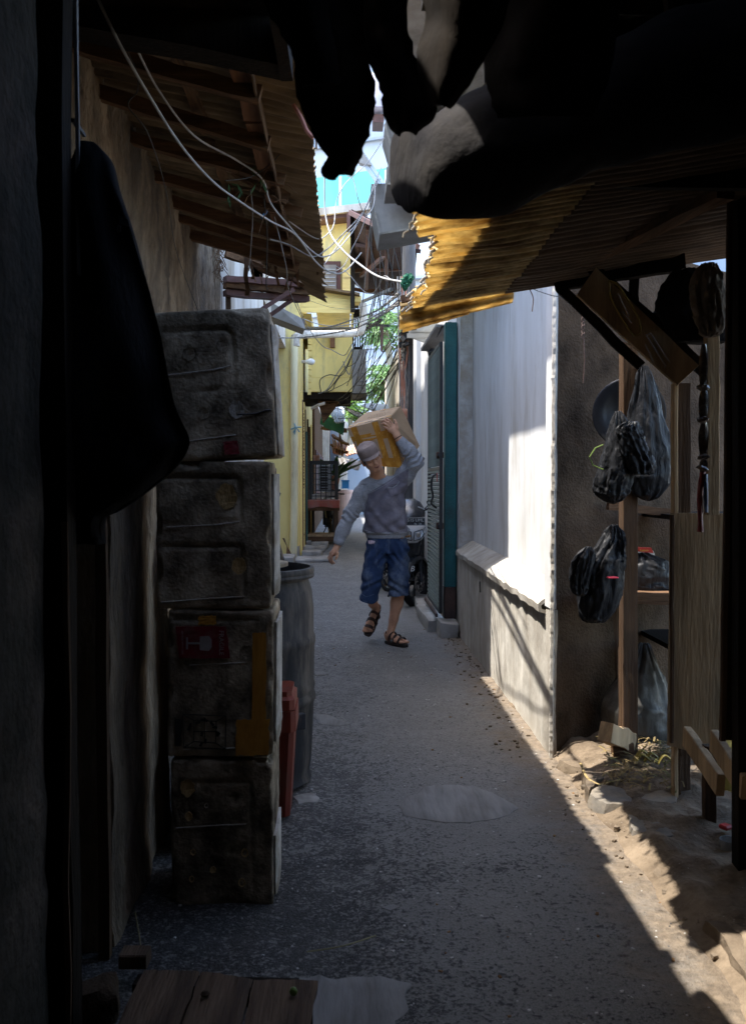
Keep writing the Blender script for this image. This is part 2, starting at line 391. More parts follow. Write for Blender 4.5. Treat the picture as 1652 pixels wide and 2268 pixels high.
def bank():
    V = []; F = []; nx, ny = 70, 130
    for j in range(ny+1):
        y = 2.0+3.6*j/ny
        for i in range(nx+1):
            x = 1.0+1.5*(i/nx)**1.3; e = max(0, min(1, (x-1.02-.05*nz((0, y, 0), 3))/.14))
            z = hroad(x, y)-.012+e*(.060+.030*fbm((x, y, 0), 4.5, 4)+.022*abs(nz((x, y, 2), 11)))
            V.append((x, y, z))
    n = nx+1
    for j in range(ny):
        for i in range(nx): F.append((j*n+i, j*n+i+1, (j+1)*n+i+1, (j+1)*n+i))
    o = obj('earth_bank', (V, F), M_('trodden earth', (.18, .138, .097), (.085, .064, .045), 9, .95, .8, 50, stain=(.22, .17, .12), stain_amt=.4, stain_scale=3, dist=.012, speck=(.3, .28, .24), speck_scale=70, speck_size=.12), smooth=True); o['kind'] = 'structure'
bank()
def ragged_patch(name, pts, z, th, mat, seed, n=5, amp=.02):
    """thin slab of ragged outline; pts = [(u, v)] outline in the photo laid on the ground"""
    P = [G(u, v) for u, v in pts]; out = []
    for i in range(len(P)):
        a, b = P[i], P[(i+1) % len(P)]
        for q in range(n):
            p = a.lerp(b, q/n); out.append(p+Vector((nz(p, 14, seed), nz(p, 14, seed+9), 0))*amp)
    c = sum(out, Vector())/len(out); V = []; F = []; m = len(out)
    z *= .45
    for s, zz in ((1.0, -.02), (1.0, z*.3), (.97, z), (.6, z+.002), (.25, z+.001)):
        for p in out:
            q = c+(p-c)*s; V.append((q.x, q.y, zz+hroad(q.x, q.y)+(.004*nz(q, 9, seed) if s < .9 else 0)))
    for r in range(4):
        for k in range(m): F.append((r*m+k, r*m+(k+1) % m, (r+1)*m+(k+1) % m, (r+1)*m+k))
    F.append(tuple(4*m+k for k in range(m)))
    o = obj(name, (V, F), mat, smooth=False); autosm(o, 50); o['kind'] = 'structure'; return o
ragged_patch('cement_patch', [(884, 1788), (900, 1765), (930, 1757), (935, 1742), (985, 1737), (1050, 1740), (1090, 1757), (1120, 1772), (1146, 1790), (1128, 1806), (1080, 1820), (1040, 1825), (985, 1822), (930, 1814), (895, 1806)], .012, .02, m_patch, 2, 4, .012)
ragged_patch('cement_patch', [(560, 2290), (620, 2170), (700, 2152), (790, 2158), (870, 2170), (905, 2190), (900, 2230), (870, 2300), (700, 2320)], .010, .02, m_patch, 5, 4, .03)
ragged_patch('cement_patch', [(694, 1488), (715, 1486), (728, 1492), (700, 1497)], .008, .02, m_patch, 7, 3, .01)
ragged_patch('cement_patch', [(690, 1580), (720, 1578), (760, 1590), (778, 1600), (745, 1604), (700, 1600)], .008, .02, m_patch, 8, 3, .02)
ragged_patch('cement_patch', [(650, 1765), (690, 1755), (708, 1765), (700, 1775), (660, 1782)], .012, .02, m_concrete, 9, 3, .01)
ragged_patch('cement_patch', [(846, 2006), (872, 2001), (888, 2008), (862, 2015)], .004, .02, m_patch, 19, 3, .01)

# ------------------------------------------------------------------ walls
def wall_grid(name, P00, P10, P11, P01, nu, nv, amt, s, mat, th=.1, label=None, cat=None, seed=0.0, parent=None, kind=None):
    grid = []
    P00, P10, P11, P01 = map(Vector, (P00, P10, P11, P01))
    nn = (P10-P00).cross(P01-P00).normalized()
    if nn.dot(Vector((.1, 0, 1.4))-P00) < 0: P00, P10, P11, P01 = P10, P00, P01, P11; nn = -nn
    for j in range(nv+1):
        row = []
        for i in range(nu+1):
            u, v = i/nu, j/nv
            p = P00*(1-u)*(1-v)+P10*u*(1-v)+P11*u*v+P01*(1-u)*v
            row.append(p+nn*(amt*fbm(p, s, 3)+amt*.35*nz(p, s*6, seed)+(amt*.45*nz((p.x*2, p.y*2, p.z), 26, seed) if nu > 200 else 0)))
        grid.append(row)
    o = obj(name, MB().sheet(grid, th), mat, parent); autosm(o, 60)
    return finish(o, label, cat, None, kind)

# left: the rough wall the roof leans on
wl_ = thing('plaster_wall', 'rough brown-grey plastered wall on the left, under the corrugated lean-to roof', 'wall', (-1.06, 5, 0))
wall_grid('wall_face', (-1.0, 7.1, 0), (-1.0, 2.0, 0), (-1.0, 2.0, 3.4), (-1.0, 7.1, 3.4), 300, 150, .022, 2.6, m_rough_wall, .25, parent=wl_)
obj('crumbled_edge', MB().tube([(-1.0+.03*nz((0, 0, z), 2), 7.1, z) for z in np.linspace(0, 3.5, 40)], .05, 7), m_rough_wall, wl_)
# the whitewashed house wall behind it
o = obj('house_wall', MB().box((-2.4, 7.16, 0), (-1.02, 11.6, 4.6), bev=.02), m_beige_wall); finish(o, 'beige rendered wall end between the rough plaster and the yellow house', 'wall')
# tall block over the lean-to: it keeps the sun off everything beyond the sunlit strip
tb = thing('tall_house', 'tall plain beige house rising behind the lean-to roof on the left', 'house', (-2.2, 11, 0))
obj('wall', MB().box((-4.5, 6.18, 3.7), (-1.02, 15.98, 7.9)), m_beige_wall, tb)
obj('wall', MB().box((-4.5, 6.19, 0), (-2.45, 15.98, 3.69)), m_beige_wall, tb)
# near left: post, mottled wall, low panel
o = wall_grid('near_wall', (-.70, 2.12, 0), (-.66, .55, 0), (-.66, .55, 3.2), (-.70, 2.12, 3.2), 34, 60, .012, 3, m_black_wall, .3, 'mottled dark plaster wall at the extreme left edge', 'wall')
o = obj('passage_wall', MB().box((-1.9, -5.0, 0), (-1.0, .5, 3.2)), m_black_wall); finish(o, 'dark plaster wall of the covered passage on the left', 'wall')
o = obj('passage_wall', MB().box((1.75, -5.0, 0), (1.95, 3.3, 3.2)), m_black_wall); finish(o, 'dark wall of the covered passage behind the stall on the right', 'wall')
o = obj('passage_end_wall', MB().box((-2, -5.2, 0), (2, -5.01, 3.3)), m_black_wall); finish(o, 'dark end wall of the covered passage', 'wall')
pst = thing('roof_post', 'black timber post beside the hanging jacket on the left', 'post', (-.69, 2.2, 0))
obj('post', MB().beam((-.69, 2.2, 0), (-.685, 2.2, 3.0), .065, .07, (0, 1, 0), 8, .004), m_dark_wood, pst)
obj('lath', MB().beam((-.665, 2.15, 0), (-.655, 2.15, 1.3), .012, .012, (0, 1, 0), 6, .004), m_wood_z, pst)
obj('lath', MB().beam((-.645, 2.25, 1.9), (-.65, 2.25, 2.9), .008, .012, (0, 1, 0), 6, .002), m_cable_g, pst)
low = thing('board_partition', 'dim brown timber and plaster partition below the hanging jacket', 'partition', (-.75, 2.8, 0))
wall_grid('panel', (-.87, 2.64, 0), (-.70, 2.66, 0), (-.70, 2.66, 1.72), (-.87, 2.64, 1.72), 8, 50, .012, 5, m_rough_wall, .05, parent=low)
wall_grid('side', (-.70, 3.6, 0), (-.69, 2.68, 0), (-.69, 2.68, 1.72), (-.70, 3.6, 1.72), 20, 50, .014, 4, m_rough_wall, .12, parent=low)
obj('stud', MB().beam((-.70, 2.62, 0), (-.695, 2.62, 1.72), .03, .03, (0, 1, 0), 8, .003), m_wood_z, low)

# right: the whitewashed wall with its ledge
rw = thing('ledge_wall', 'whitewashed wall with a sloping ledge, half sunlit, on the right of the lane', 'wall', (1.1, 6, 0))
wall_grid('upper_wall', (1.15, 4.6, .8), (1.15, 8.06, .8), (1.15, 8.06, 4.15), (1.15, 4.6, 4.15), 70, 60, .004, 2.5, m_white_wall, .05, parent=rw)
wall_grid('lower_wall', (1.035, 4.47, -.03), (1.025, 8.32, -.03), (1.025, 8.32, .745), (1.035, 4.47, .745), 110, 26, .007, 3.5, m_low_wall, .03, parent=rw)
# the ledge
gr = []
for i in range(60):
    y = lerp(4.60, 8.04, i/59); e = .008*nz((0, y, 0), 7)+.007*nz((0, y, 3), 26)
    gr.append([(1.155, y, .835+.003*nz((y, 1, 1), 9)), (1.09, y, .80), (1.026+e*.5, y, .762+e*.5), (1.014+e, y, .752+e), (1.014+e, y, .735+e*1.5), (1.04, y, .728)])
o = obj('ledge', MB().sheet(gr, .02), m_low_wall, rw); autosm(o, 22)
wall_grid('pillar', (1.03, 4.46, .752), (1.03, 4.60, .752), (1.03, 4.60, 4.15), (1.03, 4.46, 4.15), 6, 120, .004, 4, m_white_wall, .025, parent=rw)
wall_grid('pillar', (1.03, 8.06, .752), (1.03, 8.3, .752), (1.03, 8.3, 3.9), (1.03, 8.06, 3.9), 6, 60, .003, 4, m_white_wall, .25, parent=rw)
wall_grid('pillar_face', (1.145, 8.045, .83), (1.033, 8.045, .76), (1.033, 8.045, 3.9), (1.145, 8.045, 3.9), 10, 90, .006, 6, m_crack_wall, .012, parent=rw)
# ragged plaster rim on the corner
V = MB()
pts = []
for i in range(220):
    z = i/219*3.2
    pts.append((1.036+.006*nz((1, 2, z), 14)+.004*nz((1, 2, z), 45), 4.452+.004*nz((3, 2, z), 30), z))
V.tube(pts, .012, 5)
obj('broken_edge', V, m_low_wall, rw)
def WX(u, v, X):
    d = _fwd + _right*((u-826)/2000.0) - _up*((v-1134)/2000.0)
    return Vector((0, 0, CAMZ)) + d*(X/d.x)
m_pit = M_('crack shadow line', (.16, .15, .135), None, 9, .95, 0)
for pts in ([(1062, 1288), (1063, 1312)],):
    P = [WX(u, v, 1.022) for u, v in pts]; Q_ = spline(P, 7)
    obj('pit', MB().tube([q+Vector((0, .006*nz(q, 40), .006*nz(q, 33, 5))) for q in Q_], .0018 if len(pts) > 2 else .006, 4), m_pit, rw)  # dark streak on the surface standing in for shade inside a pit
# the brown end wall turning away
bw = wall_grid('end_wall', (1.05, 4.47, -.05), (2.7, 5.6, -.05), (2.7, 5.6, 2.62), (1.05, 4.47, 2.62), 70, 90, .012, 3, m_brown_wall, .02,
               'dark brown end wall behind the market stall on the right', 'wall')
o = wall_grid('back_wall', (1.2, 4.95, 2.64), (3.4, 6.3, 2.64), (3.4, 6.3, 3.5), (1.2, 4.95, 3.5), 30, 20, .01, 4, m_far_blue, .15, 'bluish plaster wall seen through the gap above the stall', 'wall')

# right: everything beyond the gate
ow = thing('white_house', 'white house with square corner pillars beyond the green gate', 'house', (1.3, 12, 0))
obj('pillar', MB().box((.955, 10.35, 0), (1.6, 10.75, 3.7), bev=.01), m_white_wall, ow)
obj('pillar', MB().box((.955, 12.0, 0), (1.6, 12.5, 3.9), bev=.01), m_white_wall, ow)
obj('wall', MB().box((1.02, 8.9, 0), (1.7, 12.0, 3.6)), m_white_wall, ow)
obj('wall', MB().box((1.08, 12.5, 0), (1.9, 24, 4.0)), m_beige_wall, ow)
obj('lintel', MB().box((1.04, 8.33, 3.3), (1.4, 8.88, 3.7)), m_white_wall, ow)

# window hoods above the tarp
def hood(uvs, Y, depth, label, X1=1.13):
    t = thing('window_hood', label, 'awning', tuple(W(uvs[0][0], uvs[0][1], Y)), 'metal hoods on the upper right wall')
    a = [W(u, v, Y) for u, v in uvs]; b = [Vector((p.x, p.y+depth, p.z)) for p in a]
    n = len(a); V = a+b; F = [tuple(range(n))[::-1], tuple(range(n, 2*n))]
    F += [(i, (i+1) % n, n+(i+1) % n, n+i) for i in range(n)]
    obj('hood_box', (V, F), m_hood, t)
    for i in (1, 2):
        m = MB(); m.beam(a[i]+Vector((0, -.01, 0)), a[(i+1) % n]+Vector((0, -.01, 0)), .015, .015); obj('edge_strip', m, m_concrete, t)
    return t
hood([(822, 407), (831, 471), (841, 519), (1120, 470), (1120, 400)], 7.0, .5, 'lowest grey sheet-metal hood, above the frayed yellow roof')
hood([(868, 322), (858, 372), (857, 408), (1110, 408), (1110, 322)], 6.4, .45, 'middle grey sheet-metal hood over the lane')
hood([(858, 255), (852, 277), (866, 324), (1090, 324), (1090, 255)], 6.3, .4, 'topmost grey sheet-metal hood over the lane')
eh = obj('eave_slab', MB().box((.27, 4.42, 3.98), (1.13, 6.25, 4.10)).box((.47, 6.251, 3.98), (1.13, 8.3, 4.10)), m_concrete); finish(eh, 'concrete eave slab above the sunlit whitewashed wall, far half added to shade it', 'eave')  # far box added out of view to keep sun off the upper wall

# ------------------------------------------------------------------ gate, kerb
kb = thing('kerb', None, None, (.9, 9, 0)); kb['kind'] = 'structure'
def stone(name, c, h, mat, parent=None, seed=0, rotz=0, n=6, amt=.012, bev=.02, tilt=(0, 0)):
    bm = bmesh.new(); bmesh.ops.create_cube(bm, size=1)
    for v in bm.verts: v.co = Vector((v.co.x*2*h[0], v.co.y*2*h[1], v.co.z*2*h[2]))
    bmesh.ops.bevel(bm, geom=list(bm.edges), offset=bev, segments=2, profile=.6, affect='EDGES')
    bmesh.ops.subdivide_edges(bm, edges=[e for e in bm.edges if e.calc_length() > .05], cuts=3, use_grid_fill=True)
    R = Matrix.Rotation(rotz, 3, 'Z') @ Matrix.Rotation(tilt[0], 3, 'X') @ Matrix.Rotation(tilt[1], 3, 'Y')
    for v in bm.verts:
        p = R @ v.co+Vector(c); q = p*9+Vector((seed, 0, 0))
        v.co = p+amt*noise.turbulence_vector(q, 3, False)
    o = obj(name, bm, mat, parent); autosm(o, 50); return o
stone('kerb_stone', (.925, 8.05, .05), (.085, .16, .085), m_concrete, kb, 3)
stone('kerb_stone', (.835, 8.75, .045), (.085, .53, .07), m_concrete, kb, 5, .03)
stone('kerb_stone', (.85, 9.85, .045), (.08, .55, .065), m_concrete, kb, 8, -.02)
gt = thing('gate', 'tall green steel gate standing open, chequered edge post and slatted leaf', 'gate', (.98, 8.3, .12))
# chequer-plate post
c0 = .915; c1 = 1.02
obj('post', MB().box((c0, 8.18, .42), (c1, 8.32, 2.82), bev=.004), m_teal, gt)
obj('post_foot', MB().box((c0-.001, 8.178, .125), (c1-.002, 8.322, .418), bev=.004), m_rust, gt)
ck = MB()
for r in range(84):
    for cc in range(3):
        x = c0+.018+cc*.034; z = .45+r*.0285; s = 1 if (r+cc) % 2 else -1
        ck.beam((x-.011, 8.1785, z-.008*s), (x+.011, 8.1785, z+.008*s), .004, .004, (0, 1, 0))
o = obj('chequer_pattern', ck, m_teal, gt); o['kind'] = 'stuff'
# leaf: X .865, Y 8.05 .. 9.2
def leaf():
    fr = MB()
    for y in (8.12, 9.24): fr.beam((.872, y, .2), (.872, y, 2.62), .03, .03, (0, 1, 0))
    for z in (.2, 1.5, 2.62): fr.beam((.872, 8.12, z), (.872, 9.24, z), .03, .03)
    obj('leaf_frame', fr, m_sooty_steel, gt)
    for i in range(33):
        z = .235+i*.0385
        g_ = []
        for k in range(9):
            y = 8.14+k*.135; w_ = .004*nz((y, z, 0), 5)
            g_.append([(.862+w_, y, z-.014), (.852+w_, y, z-.004), (.857+w_, y, z+.012), (.868+w_, y, z+.017)])
        obj('slat', MB().sheet(g_, .003), m_grille, gt)
    for i in range(16):
        y = 8.17+i*.068
        obj('bar', MB().tube([(.862, y, 1.52), (.862, y, 2.6)], .006, 5), m_grille, gt)
    cr = MB()
    for i in range(13): cr.beam((.868, 8.14, 1.6+i*.08), (.868, 9.22, 1.6+i*.08), .004, .004)
    o = obj('cross_wire', cr, m_grille, gt); o['kind'] = 'stuff'
    obj('handle', MB().tube([(.85, 8.28, 1.45), (.81, 8.27, 1.42), (.80, 8.27, 1.33), (.815, 8.27, 1.25), (.80, 8.27, 1.18), (.85, 8.28, 1.14)], .010, 7, smoothn=4), m_sooty_steel, gt)
    for z in (1.62, .98):
        h = obj('hasp', MB().box((.832, 8.14, z-.03), (.90, 8.17, z+.03), bev=.008), m_rust, gt)
        obj('hasp_bolt', MB().lathe([(.001, -.012), (.012, -.01), (.012, .0), (.001, .004)], (.853, 8.135, z), 10, (0, 1, 0)), m_sooty_steel, h)
    obj('red_tag', MB().box((.845, 8.2, 1.38), (.848, 8.24, 1.46)), M_('red tag', (.5, .04, .04), None, 8, .6, 0), gt)
    obj('sill_rail', MB().beam((.84, 8.15, .165), (.84, 9.3, .165), .02, .03), m_rust, gt)
leaf()
gh = thing('gate_canopy', 'small sloping dark steel canopy over the green gate', 'canopy', (.87, 8.9, 2.55))
obj('canopy_panel', MB().sheet([[W(949, 772, 9.2), W(984, 718, 8.4)], [W(952, 778, 9.2)+Vector((0, .0, 0)), W(990, 718, 8.35)]], .03), m_sooty_steel, gh)
g2 = MB(); g2.beam(W(949, 775, 9.1), W(984, 722, 8.45), .16, .03)
obj('canopy_sheet', g2, m_hood, gh)
g3 = MB(); g3.beam(W(950, 780, 9.1), W(962, 818, 9.1), .03, .03, (0, 1, 0)); g3.beam(W(951, 780, 9.1), W(960, 776, 9.0), .03, .03)
obj('bracket', g3, m_sooty_steel, gh)

# AC unit on its bracket, white house
ac = thing('air_conditioner', 'cream air conditioner on a wall bracket beyond the gate, under the frayed yellow roof', 'air conditioner', tuple(W(935, 740, 10)))
a = W(908, 740, 10); b = W(975, 700, 10)
obj('casing', MB().box((a.x, 9.9, a.z), (1.03, 10.28, a.z+.33), bev=.015), M_('cream enamel', (.62, .60, .52), (.5, .48, .42), 4, .45, .05, stain=(.3, .25, .2), stain_amt=.3), ac)
g4 = MB(); g4.box((a.x-.04, 9.9, a.z-.055), (1.02, 9.94, a.z-.006)); g4.beam(W(905, 742, 9.92), W(968, 764, 9.92), .03, .045)
obj('bracket', g4, M_('cream steel', (.5, .46, .38), (.4, .36, .3), 5, .5, .1), ac)
g5 = MB()
for i in range(5): g5.tube([(a.x+.01+.012*i, 9.89, a.z+.03), (a.x-.02+.015*i, 9.88, a.z+.12), (a.x+.02+.012*i, 9.885, a.z+.2)], .006, 5, smoothn=3)
obj('copper_pipe', g5, m_cable_k, ac)

# ------------------------------------------------------------------ overhead: passage roof, lean-to roof
rA = thing('passage_roof', 'black timber roof over the near end of the passage, top left', 'roof', (-.8, 1, 2.85))
obj('roof_board', MB().box((-1.9, -5, 3.02), (-.12, 1.3, 3.07)), m_dark_wood, rA)
obj('roof_board', MB().box((-.119, -5, 3.02), (1.95, 1.70, 3.075)), m_dark_wood, rA)
obj('end_board', MB().box((-1.9, 3.121, 2.90), (-.24, 3.16, 3.12)), m_dark_wood, rA)
obj('roof_board', MB().box((-1.9, 3.161, 3.10), (-.24, 3.3, 3.13)), m_dark_wood, rA)
obj('roof_board', MB().box((-1.9, 1.301, 2.93), (-.20, 3.12, 2.955)), m_dark_wood, rA)
g = MB(); g.beam((-1.25, 3.05, 2.99), (-.18, 3.08, 2.83), .12, .14, seg=8, j=.006); obj('edge_beam', g, m_dark_wood, rA)
g = MB(); g.beam((-1.25, 2.5, 2.97), (-.16, 2.5, 2.86), .08, .1, seg=8, j=.005); obj('beam', g, m_dark_wood, rA)
g = MB(); g.beam((-.195, 1.2, 2.84), (-.195, 3.1, 2.82), .04, .16, seg=8, j=.004); obj('edge_beam', g, m_dark_wood, rA)
rC = thing('right_roof', 'black board roof overhead on the right', 'roof', (1, 1.6, 2.7))
obj('roof_board', MB().box((.03, 1.71, 2.72), (1.95, 2.12, 2.77)), m_tar, rC)  # reaches left out of view to shade the tarpaulin behind its tip
obj('roof_board', MB().box((.22, 2.121, 2.725), (1.95, 2.6, 2.775)), m_tar, rC)
obj('roof_board', MB().box((1.25, 2.751, 2.62), (2.6, 4.15, 2.67)), m_tar, rC)
obj('gable_board', MB().box((.40, 2.601, 2.24), (1.95, 2.63, 2.78)), m_tar, rC)
for i, x in enumerate((.62, 1.0)):
    m = MB(); m.tube([W(1190+i*290, -60, 2.0), W(1202+i*290, 60, 2.0), W(1212+i*285, 92, 2.02)], .022, 8, .014)
    obj('peg', m, m_wood_z, rC)

def corr(name, c00, c10, c11, c01, waves, amp, mat, parent, nu=14, rag0=0.0, rag1=0.0, th=.004, seed=0, sag=0.0, per=8):
    """corrugated sheet: u from c00 to c10 runs along the ribs, v from c00 to c01 across them"""
    c00, c10, c11, c01 = map(Vector, (c00, c10, c11, c01))
    nv = waves*per; grid = []
    nn = (c10-c00).cross(c01-c00).normalized()
    if nn.z < 0: nn = -nn
    for j in range(nv+1):
        v = j/nv; row = []
        ra = rag0*(noise.noise(Vector((v*9+seed, seed, 0)))*.6+noise.noise(Vector((v*40+seed, seed, 3)))*.5)
        rb = rag1*(noise.noise(Vector((v*9+seed, seed+5, 0)))*.6+noise.noise(Vector((v*40+seed, seed, 8)))*.5)
        for i in range(nu+1):
            u = ra+(1+rb-ra)*i/nu
            p = c00*(1-u)*(1-v)+c10*u*(1-v)+c11*u*v+c01*(1-u)*v
            row.append(p+nn*(amp*math.cos(2*math.pi*v*waves)+sag*fbm(p, 3, 2))+Vector((0, 0, .0)))
        grid.append(row)
    o = obj(name, MB().sheet(grid, th), mat, parent); autosm(o, 70); return o
rl = thing('lean_to_roof', 'brown corrugated lean-to roof on rough rafters, left, torn at its far end', 'roof', (-.6, 4.5, 2.9))
ez = 2.88; wz = 3.07
edges = [3.14, 3.78, 4.42, 5.06, 5.66, 6.3]
for i in range(5):
    y0, y1 = edges[i], edges[i+1]+.03
    d0 = -.03 if i == 4 else 0
    off = .012 if i % 2 else 0
    corr('sheet', (-1.04, y0, wz+off), (-.135, y0, ez+off), (-.135, y1, ez+off+d0), (-1.04, y1, wz+off+d0), 9, .010, m_tin, rl, 16, rag1=.02, seed=i*3.3, sag=.012)
rl_r = [(3.4, 0, 0), (3.86, .0, 0), (4.32, .02, 0), (4.62, -.3, 1), (4.86, .03, 0), (5.3, .0, 0), (5.62, -.02, 0), (6.0, -.01, 0)]
for i, (y, dx, short) in enumerate(rl_r):
    m = MB(); x0 = -1.02 if not short else -.55
    m.beam((x0, y, 3.005-(.04 if short else 0)), (-.30+(dx if not short else .02)+U(-.02, .05), y+U(.02, .07), 2.825-.02*(y > 5)), .045, .055+.01*math.sin(i*3), seg=7, j=.006)
    obj('rafter', m, m_wood, rl)
for i in range(5):
    m = MB(); y0 = edges[i]+.02
    m.beam((-.37, y0, 2.892), (-.37, edges[i+1]-.01, 2.888), .07, .045, seg=4, j=.004); obj('batten', m, m_wood_orange, rl)
m = MB(); m.beam((-.322, 3.16, 2.84), (-.325, 6.2, 2.82), .006, .05, seg=14, j=.003); obj('fascia_strip', m, m_wood_y, rl)
for k, y in enumerate((3.7, 4.7, 5.6)):
    m = MB(); m.beam((-.62, y-.4, 3.0), (-.62, y+.45, 2.98), .05, .05, seg=4, j=.005); obj('purlin', m, m_wood_y, rl)
# the torn end
corr('torn_sheet', (-.62, 6.28, 2.98), (-.14, 6.3, 2.86), (-.13, 6.62, 2.80), (-.52, 6.6, 2.90), 5, .012, m_tin, rl, 12, rag0=.3, rag1=.18, seed=4, sag=.03)
corr('torn_sheet', (-.34, 6.60, 2.86), (-.13, 6.6, 2.80), (-.13, 6.85, 2.72), (-.26, 6.8, 2.78), 3, .012, m_tin, rl, 8, rag0=.4, rag1=.3, seed=9, sag=.04)
m = MB()
for k in range(26):
    p = W(U(555, 715), U(575, 612), U(6.3, 6.9)); d = Vector((U(-.03, .03), U(-.03, .03), U(-.12, -.03)))
    m.beam(p, p+d, U(.004, .02), .003, (0, 1, .2), 2, .003)
o = obj('splinters', m, m_wood, rl); o['kind'] = 'stuff'
for (u0, v0, u1, v1) in ((500, 560, 620, 606), (545, 520, 655, 600), (560, 570, 672, 628)):
    m = MB(); m.beam(W(u0, v0, 6.5), W(u1, v1, 6.7), .04, .06, seg=6, j=.008); obj('broken_rafter', m, m_wood, rl)
# hanging board pieces at the wall end
hb = thing('broken_boards', 'splintered boards dangling at the far end of the lean-to roof', 'boards', tuple(W(520, 600, 6.4)))
for (u, v0, v1, w) in ((544, 565, 655, .03), (556, 570, 618, .02), (590, 560, 600, .015)):
    m = MB(); m.beam(W(u, v0, 6.4), W(u+4, v1, 6.4), w, .012, (0, 1, 0), 6, .006); obj('board', m, m_wood_z, hb)
# timber awning beyond
ta = thing('timber_awning', 'reddish brown timber awning with diagonal struts, above the foam boxes', 'awning', tuple(W(500, 665, 7.6)))
for i, (v0, v1, Y, h) in enumerate(((618, 632, 7.5, .05), (630, 648, 7.55, .06), (648, 664, 7.6, .045))):
    m = MB(); m.beam(W(498, v0, Y), W(682, v1, Y+.35), .09, h, seg=8, j=.006); obj('board', m, m_frame if i != 1 else m_wood, ta)
for (p, q) in (((572, 690, 7.6), (650, 640, 7.7)), ((596, 700, 7.8), (668, 650, 7.9))):
    m = MB(); m.beam(W(*p), W(*q), .03, .035, seg=4, j=.003); obj('strut', m, m_frame, ta)
m = MB(); m.box(W(500, 690, 7.65), W(512, 615, 7.7)); obj('jamb', m, m_wood_z, ta)
ma_ = thing('metal_awning', 'sloping grey metal awning on the yellow house wall', 'awning', tuple(W(620, 700, 13)))
V = [W(562, 662, 12.8), W(605, 672, 12.8), W(675, 708, 13), W(675, 729, 13), W(576, 691, 12.8)]
Bk = [p+Vector((-.05, .5, .0)) for p in V]
obj('awning_sheet', (V+Bk, [(0, 1, 2, 3, 4), (9, 8, 7, 6, 5)]+[(i, 5+i, 5+(i+1) % 5, (i+1) % 5) for i in range(5)]), m_hood, ma_)

# ------------------------------------------------------------------ the yellowed roof on the right
ry = thing('yellow_roof', 'sun-yellowed translucent corrugated roof on the right with ragged ends', 'roof', (.9, 3.4, 2.2))
def RP(x, y, dz=0): return Vector((x, y, 2.14+.165*(x-.25)+.015*(4-y)+dz))
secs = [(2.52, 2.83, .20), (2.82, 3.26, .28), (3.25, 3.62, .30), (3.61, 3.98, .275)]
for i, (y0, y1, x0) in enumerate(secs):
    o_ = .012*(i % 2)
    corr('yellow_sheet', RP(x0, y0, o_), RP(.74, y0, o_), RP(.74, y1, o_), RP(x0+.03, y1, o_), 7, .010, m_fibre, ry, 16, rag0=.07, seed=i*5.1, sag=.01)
    corr('shaded_sheet', RP(.70, y0, -.004+o_), RP(2.2, y0, -.004+o_), RP(2.2, y1, -.004+o_), RP(.70, y1, -.004+o_), 7, .010, m_fibre_shaded, ry, 24, seed=i*5.1+2, sag=.008)
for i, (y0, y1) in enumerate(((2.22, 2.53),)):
    corr('shaded_sheet', RP(.52, y0, -.004), RP(2.2, y0, -.004), RP(2.2, y1, -.004), RP(.52, y1, -.004), 6, .010, m_fibre_shaded, ry, 24, seed=31, sag=.008)
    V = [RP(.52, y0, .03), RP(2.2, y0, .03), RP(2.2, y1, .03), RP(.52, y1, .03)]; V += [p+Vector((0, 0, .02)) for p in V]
    obj('shade_board', (V, [(3, 2, 1, 0), (4, 5, 6, 7), (0, 1, 5, 4), (1, 2, 6, 5), (2, 3, 7, 6), (3, 0, 4, 7)]), m_tar, ry)  # board added above the near sheet to keep it in shade
# boards added on top to shade the sheets: their edge ends the sunlit yellow
def cover():
    o = []
    prof = [(2.51, .40), (2.8, .43), (3.2, .415), (3.4, .39), (3.6, .365), (3.8, .345), (3.97, .335)]
    for i in range(len(prof)-1):
        (ya, xa), (yb, xb) = prof[i], prof[i+1]
        z = .03+.004*(i % 2)
        V = [RP(xa, ya, z), RP(2.2, ya, z), RP(2.2, yb, z), RP(xb, yb, z)]
        V += [p+Vector((0, 0, .02)) for p in V]
        obj('shade_board', (V, [(3, 2, 1, 0), (4, 5, 6, 7), (0, 1, 5, 4), (1, 2, 6, 5), (2, 3, 7, 6), (3, 0, 4, 7)]), m_tar, ry)
cover()
# curled flap on the far edge
def flap():
    a = W(886, 668, 4.0); b = W(1140, 622, 4.0); g_ = []
    for j in range(15):
        t = j/14; row = []
        for i in range(27):
            s = i/26; p = a.lerp(b, s+.012*nz((s*4, t*3, 2), 5))
            drop = t*(.115-.03*s); w_ = .012*math.cos(t*2.1*2*math.pi)
            p = p+Vector((0, w_+.05*t, -drop+.004*nz((s*5, t*4, 1), 6)))
            row.append(p)
        g_.append(row)
    o = obj('curled_sheet', MB().sheet(g_, .004), m_fibre, ry); autosm(o, 70)
    a = W(892, 716, 4.06); b = W(1130, 664, 4.06); g_ = []
    for j in range(7):
        t = j/6; row = []
        for i in range(20):
            s = i/19; p = a.lerp(b, s*(.62 if j > 2 else 1)); row.append(p+Vector((0, .03*t, -.035*t*(1-s*.5)+.004*nz((s*5, t*4, 7), 6))))
        g_.append(row)
    o = obj('curled_sheet', MB().sheet(g_, .004), m_fibre, ry); autosm(o, 70)
    a = W(1142, 620, 3.99); b = W(1500, 560, 3.99); g_ = []
    for j in range(5):
        row = []
        for i in range(24):
            s = i/23; p = a.lerp(b, s); row.append(p+Vector((0, .02*j/4, -.03*j/4*(1-.3*s)+.003*nz((s*7, j, 7), 6))))
        g_.append(row)
    o = obj('edge_sheet', MB().sheet(g_, .004), m_fibre, ry); autosm(o, 70)
flap()
